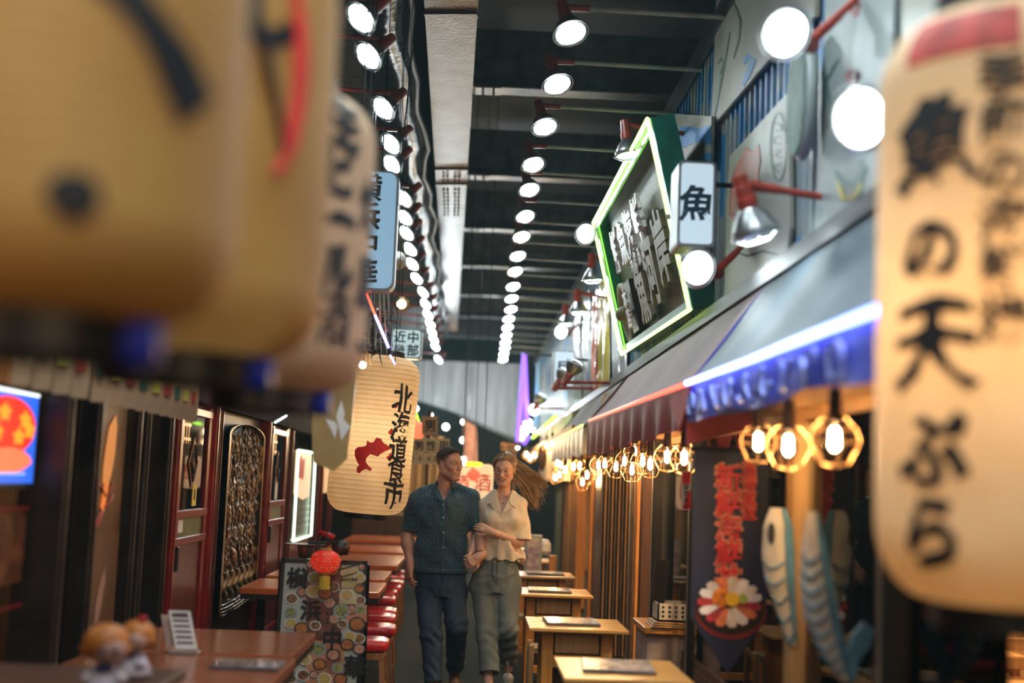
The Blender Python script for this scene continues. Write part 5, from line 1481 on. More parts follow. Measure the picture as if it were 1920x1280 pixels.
# ================================================================== left tables
def ltable(label, x0, x1, y0, y1, h=.72, top=None):
    cx, cy = (x0+x1)/2, (y0+y1)/2; w, d = x1-x0, y1-y0
    t = thing('lacquer_table', label, 'table', (cx, cy, 0), 'red-brown tables along the left side')
    obj('tabletop', G().bbox(-w/2, w/2, -d/2, d/2, h-.05, h, .006), top or M_wood_red, t, local=True)
    obj('edge_band', G().box(-w/2+.01, w/2-.004, -d/2+.004, d/2-.004, h-.085, h-.05), M_black, t, local=True)
    for lx_ in (-w/2+.1, w/2-.52):
        obj('leg', G().bbox(lx_-.03, lx_+.03, -.04, .04, .03, h-.08, .004), M_iron, t, local=True)
        obj('foot_bar', G().bbox(lx_-.03, lx_+.03, -d/2+.05, d/2-.05, 0, .03, .004), M_iron, t, local=True)
    return t
M_or_top = wood('orange_lacquer_top', (.50,.11,.03,1), (.62,.17,.05,1), .2, 'x')
e1 = atZ(592,1186,.72)
ltable('nearest glossy red-brown table at the bottom left', -1.75, e1.x+.03, 4.9, 6.15)
ltable('second glossy red-brown table just left of the menu board', -1.72, e1.x, 6.22, e1.y)
lt = [((728,1080),'.',1.0),((750,1062),'.',.9),((752,1033),'',.8)]
q = atZ(712,1108,.72); q2 = atZ(728,1078,.72)
ltable('orange lacquer table right behind the menu board', -1.7, q.x, 9.75, 10.65, top=M_or_top)
ltable('orange lacquer table beyond the first red stools', -1.7, q2.x, 10.95, 12.0, top=M_or_top)
ltable('larger orange lacquer table behind the red stools', -1.7, -.70, 12.7, 14.4, top=M_or_top)
ltable('orange lacquer table under the cream lantern', -1.7, -.74, 15.0, 16.4, top=M_or_top)
ltable('farthest orange lacquer table on the left', -1.7, -.72, 17.6, 19, top=M_or_top)
def vstool(label, x, y, h=.47):
    t = thing('vinyl_stool', label, 'stool', (x, y, 0), 'red vinyl stools along the left tables')
    sg = lambda a, e: math.copysign(abs(a)**e, a)
    g = G().grid(lambda u, v: (.22*sg(math.cos(2*PI*u), .35)*max(0,math.cos(PI*(v-.5)))**.35, .17*sg(math.sin(2*PI*u), .35)*max(0,math.cos(PI*(v-.5)))**.35, h-.042+.045*sg(math.sin(PI*(v-.5)), .6)), 40, 14)
    obj('cushion', g, M_vinyl, t, local=True, smooth=True)
    for sx in (-1, 1):
        for sy in (-1, 1):
            obj('leg', G().bar((sx*.17, sy*.12, h-.085), (sx*.205, sy*.15, 0), .035, .035), M_wood_leg, t, local=True)
        obj('stretcher', G().bar((sx*.19, -.13, .15), (sx*.19, .13, .15), .02, .03), M_wood_leg, t, local=True)
    obj('skirt', G().box(-.19,.19,-.145,.145,h-.13,h-.085), M_wood_leg, t, local=True)
    return t
vs_px = [((728,1205),0),((741,1178),0),((741,1158),0),((743,1146),0),((741,1122),0),((744,1110),0),((751,1101),0),((756,1092),0),((757,1082),0),((758,1072),0)]
last = 0
for i, ((px, py), _) in enumerate(vs_px):
    p = atZ(px, py, .46)
    y = max(p.y, last+.40); last = y
    vstool('red vinyl stool, %s from the camera beside the menu board row' % NTH[i], p.x-.22, y+.17)
# red benches at the far left behind table
obj('vinyl_bench', G().bbox(-1.78,-1.35,7.35,8.9,.40,.47,.02), M_vinyl, label='low red vinyl bench under the carved panel', cat='bench')
obj('bench_base', G().bbox(-1.76,-1.37,7.4,8.85,0,.40,.01), M_wood_dk, label='dark base under the low red bench', cat='bench base')

# ================================================================== menu board
Ym = 8.15
P0, P1 = atY(528,1046,Ym), atY(689,1051,Ym)
mbd = thing('menu_sandwich_board', 'black-framed menu board covered with dish photos and four big characters', 'sign board', ((P0.x+P1.x)/2, Ym, 0))
Wm = (P1.x-P0.x); Zt = P0.z
M_bfr = mat('black_board_frame', (.012,.012,.013,1), .3)
lean = .10
def bp(u, v, n_=0.0):
    """u across 0..1, v down the board in pixels of its own height 0..1; leans back a little"""
    z = Zt-v*(Zt-.10)
    return Vector((P0.x+u*Wm-.0, Ym-.10*v-n_, z))
th = Vector((0,.02,0))
obj('frame', G().prism([bp(0,0),bp(.045,0),bp(.045,1),bp(0,1)], th), M_bfr, mbd)
obj('frame', G().prism([bp(.955,0),bp(1,0),bp(1,1),bp(.955,1)], th), M_bfr, mbd)
obj('frame', G().prism([bp(0,0),bp(1,0),bp(1,.028),bp(0,.028)], th), M_bfr, mbd)
obj('frame', G().prism([bp(0,.972),bp(1,.972),bp(1,1),bp(0,1)], th), M_bfr, mbd)
obj('back_leg', G().bar((P0.x-.0, Ym+.03, Zt-.02), (P0.x-.06, Ym+.42, 0), .03, .02), M_bfr, mbd)
obj('back_leg', G().bar((P1.x+.0, Ym+.03, Zt-.02), (P1.x-.02, Ym+.42, 0), .03, .02), M_bfr, mbd)
obj('leg', G().bar(bp(.02,.98), Vector((P0.x+.01, Ym-.11, 0)), .03, .02), M_bfr, mbd)
obj('leg', G().bar(bp(.98,.98), Vector((P1.x-.01, Ym-.11, 0)), .03, .02), M_bfr, mbd)
obj('cross_brace', G().bar((P0.x-.05, Ym+.30, .33), (P1.x, Ym+.30, .33), .02, .03), M_bfr, mbd)
po_ = obj('poster', G().prism([bp(.045,.028,-.004),bp(.955,.028,-.004),bp(.955,.972,-.004),bp(.045,.972,-.004)], Vector((0,.006,0))), mat('board_poster', (.44,.47,.42,1), .28, vary=.06), mbd)
def pxuv(px, py):
    q = atY(px, py, Ym-.03); return ((q.x-P0.x)/Wm, (Zt-q.z)/(Zt-.10))
def bdisc(px, py, r, n_, sy=.85, n=20):
    o_ = []
    for a in np.linspace(0, 2*PI, n, endpoint=False):
        u, v = pxuv(px+r*math.cos(a), py-r*sy*math.sin(a)); o_.append(bp(u, v, n_))
    return o_
foods = [mat('dish_red', (.33,.06,.02,1), .35, vary=.9, scale=60, color2=(.5,.25,.08,1)), mat('dish_green', (.10,.16,.04,1), .35, color2=(.42,.38,.14,1), scale=60),
         mat('dish_brown', (.08,.035,.02,1), .35, color2=(.38,.2,.09,1), scale=60), mat('dish_yellow', (.5,.33,.05,1), .35, color2=(.55,.45,.2,1), scale=50), mat('dish_pink', (.42,.12,.08,1), .35, color2=(.6,.42,.3,1), scale=50)]
plates = [mat('plate_white', (.6,.62,.58,1), .3), mat('plate_dark', (.04,.04,.045,1), .3), mat('plate_blue', (.25,.38,.42,1), .3)]
M_salm = mat('salmon_ground', (.55,.24,.14,1), .35, vary=.2); M_yg = mat('pale_yellow_ground', (.58,.52,.22,1), .35)
for (x0,y0,x1,y1,m_) in ((575,1196,640,1280,M_salm),(612,1216,646,1262,M_salm),(649,1133,688,1165,M_salm),(640,1062,672,1102,M_yg),(636,1104,668,1132,M_yg),(596,1255,622,1280,M_yg),(574,1060,640,1200,mat('maroon_ground',(.16,.05,.035,1),.35,vary=.6,scale=20))):
    Pq = [bp(*pxuv(a,b_), .0035) for a,b_ in ((x0,y0),(x1,y0),(x1,y1),(x0,y1))]
    obj('printed_patch', G().prism(Pq, (0,-.0006,0)), m_, po_)
dishes = [(543,1122,13),(566,1110,10),(543,1147,12),(543,1168,12),(566,1177,14),(592,1172,11),(580,1058,8),(590,1083,14),(588,1108,15),(610,1112,14),(625,1100,12),(618,1130,13),(604,1120,10),(675,1083,11),(674,1103,10),(678,1125,10),
          (657,1142,12),(680,1143,10),(650,1116,14),(671,1169,16),(643,1169,10),(627,1160,12),(640,1145,15),(657,1192,12),(652,1207,13),(677,1196,12),(678,1215,12),(598,1216,14),(573,1234,13),(601,1243,13),(570,1263,13),(626,1226,13),(634,1250,11),(610,1270,14),
          (640,1271,13),(549,1270,10),(590,1262,9),(585,1204,9),(555,1195,9),(625,1070,12),(600,1070,9),(678,1063,7),(540,1190,9),(541,1240,11),(612,1092,9)]
k = 0
for px, py, r in dishes:
    if px-r < 534: px = 534+r
    if px+r > 686: px = 686-r
    nz_ = .0045+.0006*(k % 5)
    obj('dish_picture', G().prism(bdisc(px, py, r, nz_), (0,-.0005,0)), plates[(0,1,2,0,1)[k % 5]], po_)
    obj('dish_picture', G().prism(bdisc(px, py, r*.8, nz_+.0005), (0,-.0005,0)), foods[(k*7+2) % 5], po_)
    k += 1
# plate of dumplings
Pq = [bp(*pxuv(a,b_), .009) for a,b_ in ((635,1067),(666,1058),(669,1074),(638,1083))]
obj('dish_picture', G().prism(Pq, (0,-.0005,0)), plates[1], po_)
for j in range(5): obj('dumpling_picture', G().prism(bdisc(642+j*5.3, 1074-j*1.5, 5, .0105+.0003*j, 1.2, 12), (0,-.0005,0)), mat('dumpling_%d' % j, (.62,.5,.28,1), .4), po_)
for ch, px, py, s_ in (('横',557,1083,37),('浜',583,1143,37),('中',624,1196,37),('華',666,1247,39)):
    u, v = pxuv(px, py); c = bp(u, v, .012)
    g = glyph_g(ch, s_*Ym/FPX*1.03, .028, .001); on_plane(g, c, (1,0,0), Vector((0,.10,1)).normalized())
    obj('big_character', g, M_ink, po_)
for j, ch in enumerate('クック'):
    u, v = pxuv(614, 1150+j*8); g = glyph_g(ch, .022, .02, .001); on_plane(g, bp(u, v, .012), (1,0,0), (0,0,1)); obj('small_character', g, M_ink, po_)
for j, ch in enumerate('横浜中華街'):
    u, v = pxuv(642+j*6.4, 1086); g = glyph_g(ch, .018, .02, .001); on_plane(g, bp(u, v, .012), (1,0,0), (0,0,1)); obj('small_character', g, M_ink, po_)
# bits above the board: pan, tray and red-gripped hook
p = atY(572, 1020, 8.9)
rt = thing('serving_pan', 'steel pan on a round tray behind the menu board', 'pan', (p.x, 8.9, p.z))
obj('tray', G().lathe([(.001,0),(.13,0),(.135,.006),(.001,.008)], (0,0,-.002), 26, caps=False), M_steel, rt, local=True)
obj('pan', G().lathe([(.001,-.09),(.07,-.09),(.085,-.01),(.088,-.008)], (.03,0,0), 22, caps=False), M_steel, rt, local=True, smooth=True)
obj('stand', G().cyl((0,0,-.09),(0,0,-p.z),.02,None,8).cyl((0,0,-p.z),(0,0,-p.z+.02),.14,None,20), M_iron, rt, local=True)
obj('handle', G().bbox(.02,.14,-.02,.02,.006,.022,.004), M_black, rt, local=True)
p = atY(612, 1003, 8.0)
hk = thing('lantern_hanger', 'black bracket with red wrapped grip holding the small red lantern', 'bracket', p)
obj('red_grip', G().cyl((-.045,0,.018),(.05,0,-.012),.016,None,14), M_vinyl, hk, local=True, smooth=True)
obj('bracket', G().tube([(-.04,.03,.02),(-.05,.03,-.03),(-.06,.03,-.09),(-.03,.03,-.14)], .008, 6).tube([(-.03,0,-.02),(.03,.0,-.03),(.05,.02,-.05)], .01, 6), M_black, hk, local=True, smooth=True)
obj('glass_pot', G().lathe([(.02,0),(.045,-.01),(.06,-.045),(.05,-.09),(.001,-.10)], (.08,.10,-.03), 16, caps=False), M_brown, hk, local=True, smooth=True)

# ================================================================== things on the nearest left table
p = atZ(340, 1225, .72)
cs_ = thing('card_stand', 'tilted white price card in a clear stand on the near left table', 'card stand', (p.x, p.y, .72))
rr_ = Vector((1,.05,0)); up_ = Vector((-.28,.1,1)).normalized()
obj('card', G().obox((.0,0,.11), (.10,.004,.18), rr_.normalized(), Vector((0,1,0)), up_), M_white, cs_, local=True)
obj('back_card', G().obox((-.05,.03,.10), (.09,.004,.15), rr_.normalized(), Vector((0,1,0)), up_), mat('pinkish_card', (.5,.36,.3,1), .5), cs_, local=True)
obj('base', G().bbox(-.06,.08,-.03,.04,0,.012,.003), M_steel, cs_, local=True)
for j in range(6):
    obj('printed_line', G().obox(Vector((.0,-.004,.11))+up_*(.07-.026*j), (.075,.001,.010 if j else .02), rr_.normalized(), Vector((0,1,0)), up_), mat('card_print_%d' % j, (.14,.08,.08,1), .5), cs_, local=True)
p = atZ(465, 1250, .72)
menu('shiny laminated picture menu on the near left table', p.x, p.y, .72, .30, .22, .0, mat('glossy_dark_menu', (.10,.05,.04,1), .08, color2=(.4,.33,.3,1), scale=12), group=None)
# two small dolls with orange hair
M_dhair = mat('orange_doll_hair', (.42,.13,.015,1), .5, vary=.25, scale=12)
M_dskin = mat('doll_skin', (.5,.27,.2,1), .5)
M_dwhite = mat('doll_white_cloth', (.52,.46,.5,1), .7, vary=.15)
M_dnavy = mat('doll_navy', (.015,.02,.10,1), .5)
for px, py, Y, s_, lab, yaw in ((200,1205,4.15,1.0,'front doll with orange hair and white dress at the bottom left',0.2),(258,1190,4.5,.85,'rear doll with orange hair and small red bow',-.5)):
    p = atY(px, py, Y)
    t = thing('small_doll', lab, 'doll', (p.x, p.y, p.z-.16*s_), rot=(0,0,yaw))
    t.scale = (s_,)*3
    obj('hair', G().sphere((0,0,.16), .068, 18, 12, (1.05,1,.9)).sphere((-.05,.01,.14), .03, 10, 8).sphere((.05,.01,.14), .03, 10, 8).fn(lambda v: v*1), M_dhair, t, local=True, smooth=True)
    obj('face', G().sphere((.012,-.022,.145), .056, 16, 10, (1,.9,.85)), M_dskin, t, local=True, smooth=True)
    for sx in (-1, 1): obj('eye', G().sphere((.012+sx*.02,-.071,.145), .008, 8, 6), M_dnavy, t, local=True)
    obj('dress', G().lathe([(.07,0),(.06,.03),(.035,.08),(.02,.10)], n=16), M_dwhite, t, local=True, smooth=True)
    obj('collar', G().sphere((0,-.03,.085), .025, 10, 6, (1.2,.8,.6)), M_dnavy, t, local=True, smooth=True)
    for sx in (-1, 1): obj('arm', G().tube([(sx*.03,0,.08),(sx*.06,-.02,.05),(sx*.05,-.05,.06)], .014, 8), M_dwhite, t, local=True, smooth=True)
    if s_ < 1: obj('bow', G().sphere((.03,-.01,.225), .018, 8, 6, (1.3,.7,.8)), M_vinyl, t, local=True, smooth=True)
pd = atY(225, 1245, 4.3)
obj('doll_ledge', G().bbox(-1.75, pd.x+.12, 3.95, 4.75, atY(200,1205,4.15).z-.20, atY(200,1205,4.15).z-.162, .005), M_wood_dk, label='dark ledge under the two small dolls', cat='ledge')
obj('ledge_stand', G().bbox(-1.5, -1.3, 4.2, 4.5, 0, atY(200,1205,4.15).z-.20, .005), M_wood_dk, label='stand carrying the dark doll ledge', cat='stand')

# ================================================================== far lane dressing
sb = thing('far_sandwich_board', 'grey-framed picture board standing just right of the woman', 'sign board', (.72, 13.6, 0))
z0_, z1_ = .35, atY(1000, 1002, 13.6).z
xa, xb = atY(986,1040,13.6).x, atY(1012,1040,13.6).x
obj('frame', G().bbox(xa-.02, xb+.02, 13.58, 13.62, .05, z1_, .006), M_lframe, sb)
obj('picture', G().box(xa+.01, xb-.01, 13.574, 13.58, .12, z1_-.04), mat('purple_dish_print', (.2,.14,.24,1), .4, color2=(.5,.42,.42,1), scale=16), sb)
obj('back_leg', G().bar((xb, 13.62, z1_-.03), (xb+.05, 14.0, 0), .03, .03), M_lframe, sb)
obj('white_pot', G().lathe([(.05,0),(.08,.04),(.075,.12),(.05,.16),(.001,.17)], (atY(1021,1040,13.7).x,13.9,atY(1021,1040,13.9).z), 16, caps=False), M_white, label='white pot on a small post right of the grey picture board', cat='pot')
obj('pot_post', G().bbox(.86,.94,13.86,13.94,0,atY(1021,1040,13.9).z,.005), M_wood_or, label='orange wooden post under the white pot', cat='post')
# far right shop façade: warm boards and dark curtains
M_curt = mat('grey_green_curtain', (.09,.10,.075,1), .7, vary=.4, scale=3, stretch=(3,3,.2))
t = thing('pleated_curtain', 'grey-green pleated curtain hanging beyond the fourth table', 'curtain', (1.1, 18, 0))
g = G().grid(lambda u, v: (1.46+.025*math.sin(u*90), 16.6+u*5.5, .05+v*1.9), 180, 3); obj('cloth', g, M_curt, t, smooth=True)
obj('curtain_rail', G().cyl((1.32,16.5,1.96),(1.32,22.2,1.96),.015,None,8), M_iron, t)
obj('facade_board', G().box(1.24,1.30,16.3,23.9,1.62,2.5), mat('tan_painted_facade', (.42,.30,.16,1), .6, vary=.25, scale=1.5, stretch=(1,.4,4)), label='tan painted facade board behind the far string of bulbs', cat='facade')
p = atY(1017, 858, 20)
obj('hanging_fish', G().sphere((p.x,20,p.z), .13, 14, 8, (.55,.3,1.6)), M_wood_dk, label='dark carved shape hanging on the far facade', cat='carving')
# pink post and torii-like rack at the end
obj('pink_post', G().prism([atY(868,785,27),atY(893,800,27),atY(896,880,27),atY(898,1041,27),atY(876,1041,27)], (0,.3,0)), mat('pinkish_pillar', (.5,.24,.18,1), .5, vary=.2), label='tall pinkish pillar behind the couple', cat='pillar')
rk = thing('wooden_rack', 'small orange wooden gate-shaped rack above the woman\'s head', 'rack', atY(955,845,26))
for (a,b_,c,d,w) in ((940,832,975,836,.05),(940,841,972,845,.05)): obj('cross_bar', G().bar(atY(a,b_,26), atY(c,d,26), w, w), M_wood_or, rk)
for px in (949, 966): obj('upright', G().bar(atY(px,834,26), (atY(px,834,26).x,26,0), .045, .045), M_wood_or, rk)
# left end: counters and shelving beyond the tables
obj('far_counter', G().bbox(-1.85,-.75,20.3,21.3,0,1.0,.01), M_wood_dk, label='dark counter at the far end of the left tables', cat='counter')
obj('tan_drape', G().grid(lambda u, v: (-1.5+u*1.0, 21.8+.05*math.sin(u*40), v*2.3), 60, 3), mat('tan_far_drape', (.38,.25,.12,1), .7, vary=.3, scale=2, stretch=(4,1,.3)), label='tan drape closing the left side behind the last table', cat='drape', smooth=True)
for i, (x, y, z, pw, c_) in enumerate(((-.9,16,2.3,14,(1,.7,.4)),(-.9,20,2.3,35,(1,.7,.4)),(.6,21,2.2,30,(1,.72,.4)),(.5,26,2.6,50,(1,.75,.45)),(-.9,29.5,3.4,170,(.85,.97,1)),(.6,30,3.4,90,(.85,.97,1)))):
    point_light('far_fill_light', (x,y,z), pw, c_, .1)  # fill lights added to brighten the far cladding and backdrop
# ================================================================== people: smooth distance fields meshed to one surface
class Field:
    def __init__(s, lo, hi, h):
        s.lo = np.array(lo, float); s.h = h
        s.n = np.ceil((np.array(hi)-s.lo)/h).astype(int)+1
        s.D = np.full(s.n, .2, np.float32)
    def _sl(s, lo, hi):
        a = np.maximum(0, np.floor((np.array(lo)-s.lo)/s.h).astype(int)); b = np.minimum(s.n, np.ceil((np.array(hi)-s.lo)/s.h).astype(int)+1)
        if (b <= a).any(): return None
        sl = tuple(slice(a[i], b[i]) for i in range(3))
        ax = [s.lo[i]+s.h*np.arange(a[i], b[i]) for i in range(3)]
        X, Y, Z = np.meshgrid(*ax, indexing='ij', sparse=True)
        return sl, X, Y, Z
    def put(s, lo, hi, fn, k=.02, sub_=False):
        m = k+.03
        r = s._sl(np.array(lo)-m, np.array(hi)+m)
        if r is None: return s
        sl, X, Y, Z = r
        d = fn(X, Y, Z).astype(np.float32); e = s.D[sl]
        if sub_:
            d = -d; h_ = np.maximum(k-np.abs(e-d), 0)/max(k, 1e-6); s.D[sl] = np.maximum(e, d)+h_*h_*k*.25
        else:
            h_ = np.maximum(k-np.abs(e-d), 0)/max(k, 1e-6); s.D[sl] = np.minimum(e, d)-h_*h_*k*.25
        return s
    def cone(s, a, b, r1, r2, k=.02, sub_=False, sc=None):
        a = np.array(a, float); b = np.array(b, float); ab = b-a; L2 = max(ab@ab, 1e-9); R = max(r1, r2)
        def fn(X, Y, Z):
            t = np.clip(((X-a[0])*ab[0]+(Y-a[1])*ab[1]+(Z-a[2])*ab[2])/L2, 0, 1)
            return np.sqrt((X-a[0]-t*ab[0])**2+(Y-a[1]-t*ab[1])**2+(Z-a[2]-t*ab[2])**2)-(r1+t*(r2-r1))
        return s.put(np.minimum(a, b)-R, np.maximum(a, b)+R, fn, k, sub_)
    def ell(s, c, r, k=.02, R=None, sub_=False):
        c = np.array(c, float); r = np.array(r, float); M = np.eye(3) if R is None else np.array(R)   # columns = local axes
        mr = r.max()
        def fn(X, Y, Z):
            x, y, z = X-c[0], Y-c[1], Z-c[2]
            u = [(x*M[0, i]+y*M[1, i]+z*M[2, i]) for i in range(3)]
            k0 = np.sqrt((u[0]/r[0])**2+(u[1]/r[1])**2+(u[2]/r[2])**2); k1 = np.sqrt((u[0]/r[0]**2)**2+(u[1]/r[1]**2)**2+(u[2]/r[2]**2)**2)
            return k0*(k0-1)/np.maximum(k1, 1e-6)
        return s.put(c-mr, c+mr, fn, k, sub_)
    def column(s, rows, k=.02):
        """rows of (z, cx, cy, rx, ry): stacked ellipses, z ascending"""
        R_ = np.array(rows); z = R_[:, 0]; mx = R_[:, 3:].max()
        def fn(X, Y, Z):
            zz = np.clip(Z, z[0], z[-1]); I = lambda j: np.interp(zz, z, R_[:, j])
            cx, cy, rx, ry = I(1), I(2), I(3), I(4)
            q = np.sqrt(((X-cx)/rx)**2+((Y-cy)/ry)**2)
            d = (q-1)*np.minimum(rx, ry)
            dz = np.maximum(z[0]-Z, Z-z[-1])
            return np.where(dz > 0, np.sqrt(np.maximum(d, 0)**2+dz**2)+0*d, np.maximum(d, dz) if False else d)
        lo = [min(R_[:, 1]-R_[:, 3]), min(R_[:, 2]-R_[:, 4]), z[0]]; hi = [max(R_[:, 1]+R_[:, 3]), max(R_[:, 2]+R_[:, 4]), z[-1]]
        return s.put(lo, hi, fn, k)
    def cut(s, lo, hi, fn, k=.004):
        return s.put(lo, hi, fn, k, True)
    def mesh(s):
        D = s.D; n = D.shape
        S_ = D < 0
        c = np.zeros(tuple(k-1 for k in n), np.int8)
        for i in (0, 1):
            for j in (0, 1):
                for k in (0, 1): c += S_[i:n[0]-1+i, j:n[1]-1+j, k:n[2]-1+k]
        act = np.argwhere((c > 0) & (c < 8))
        idx = -np.ones(c.shape, np.int64); idx[act[:, 0], act[:, 1], act[:, 2]] = np.arange(len(act))
        acc = np.zeros((len(act), 3)); cnt = np.zeros(len(act))
        cor = [(i, j, k) for i in (0, 1) for j in (0, 1) for k in (0, 1)]
        V = {q: D[act[:, 0]+q[0], act[:, 1]+q[1], act[:, 2]+q[2]] for q in cor}
        for a in cor:
            for ax in range(3):
                if a[ax]: continue
                b = list(a); b[ax] = 1; b = tuple(b)
                va, vb = V[a], V[b]; m = (va < 0) != (vb < 0)
                t = va[m]/(va[m]-vb[m]); p = np.tile(np.array(a, float), (m.sum(), 1)); p[:, ax] = t
                acc[m] += p; cnt[m] += 1
        P_ = s.lo+s.h*(act+acc/np.maximum(cnt, 1)[:, None])
        F_ = []
        for ax in range(3):
            o1, o2 = [(1, 2), (2, 0), (0, 1)][ax]
            sl0 = [slice(None)]*3; sl1 = [slice(None)]*3
            sl0[ax] = slice(0, n[ax]-1); sl1[ax] = slice(1, n[ax])
            ch = S_[tuple(sl0)] != S_[tuple(sl1)]
            e = np.argwhere(ch)
            e = e[(e[:, o1] > 0) & (e[:, o2] > 0) & (e[:, o1] < n[o1]-1) & (e[:, o2] < n[o2]-1)]
            ins = S_[e[:, 0], e[:, 1], e[:, 2]]
            def cell(d1, d2):
                q = e.copy(); q[:, o1] -= d1; q[:, o2] -= d2; return idx[q[:, 0], q[:, 1], q[:, 2]]
            quad = np.stack([cell(1, 1), cell(0, 1), cell(0, 0), cell(1, 0)], 1)
            quad[~ins] = quad[~ins][:, ::-1]
            F_.append(quad)
        F_ = np.concatenate(F_); F_ = F_[(F_ >= 0).all(1)]
        return P_, F_
def smooth_pts(P_, F_, it=2, lam=.5):
    E_ = np.concatenate([F_[:, [0,1]], F_[:, [1,2]], F_[:, [2,3]], F_[:, [3,0]]])
    E_ = np.concatenate([E_, E_[:, ::-1]])
    dg = np.bincount(E_[:, 0], minlength=len(P_)).astype(float)
    for _ in range(it):
        s_ = np.stack([np.bincount(E_[:, 0], weights=P_[E_[:, 1], a], minlength=len(P_)) for a in range(3)], 1)
        P_ = P_+lam*(s_/np.maximum(dg, 1)[:, None]-P_)
    return P_
def normals(P_, F_):
    n_ = np.cross(P_[F_[:, 2]]-P_[F_[:, 0]], P_[F_[:, 3]]-P_[F_[:, 1]])
    N_ = np.stack([sum(np.bincount(F_[:, j], weights=n_[:, a], minlength=len(P_)) for j in range(4)) for a in range(3)], 1)
    return N_/np.maximum(np.linalg.norm(N_, axis=1), 1e-12)[:, None]
def mesh_obj(name, P_, F_, m, parent=None, col=None, loc=None, **kw):
    org = np.array(loc if loc is not None else (0,0,0), float)
    me = bpy.data.meshes.new(name)
    me.vertices.add(len(P_)); me.vertices.foreach_set('co', (P_-org).astype(np.float32).ravel())
    me.loops.add(F_.size); me.loops.foreach_set('vertex_index', F_.astype(np.int32).ravel())
    me.polygons.add(len(F_)); me.polygons.foreach_set('loop_start', np.arange(0, F_.size, 4, dtype=np.int32))
    me.update(); me.validate(); me.shade_smooth()
    if col is not None:
        a = me.color_attributes.new('pigment', 'FLOAT_COLOR', 'POINT'); a.data.foreach_set('color', col.astype(np.float32).ravel())
    me.materials.append(m)
    o = bpy.data.objects.new(name, me); COL.objects.link(o)
    if parent is not None: o.parent = parent
    else: o.location = org
    return setp(o, **kw)
def skin_mat(name, rough=.48):
    m = bpy.data.materials.new(name); m.use_nodes = True; nt = m.node_tree; b = nt.nodes['Principled BSDF']
    at = nt.nodes.new('ShaderNodeAttribute'); at.attribute_name = 'pigment'
    nz = nt.nodes.new('ShaderNodeTexNoise'); nz.inputs['Scale'].default_value = 40
    mx = nt.nodes.new('ShaderNodeMix'); mx.data_type = 'RGBA'; mx.blend_type = 'MULTIPLY'; mx.inputs[0].default_value = .18
    nt.links.new(at.outputs['Color'], mx.inputs[6]); nt.links.new(nz.outputs['Color'], mx.inputs[7]); nt.links.new(mx.outputs[2], b.inputs['Base Color'])
    b.inputs['Roughness'].default_value = rough
    b.inputs['Subsurface Weight'].default_value = .15; b.inputs['Subsurface Radius'].default_value = (.012,.005,.003); b.inputs['Subsurface Scale'].default_value = .5
    return m
M_skin = skin_mat('skin')

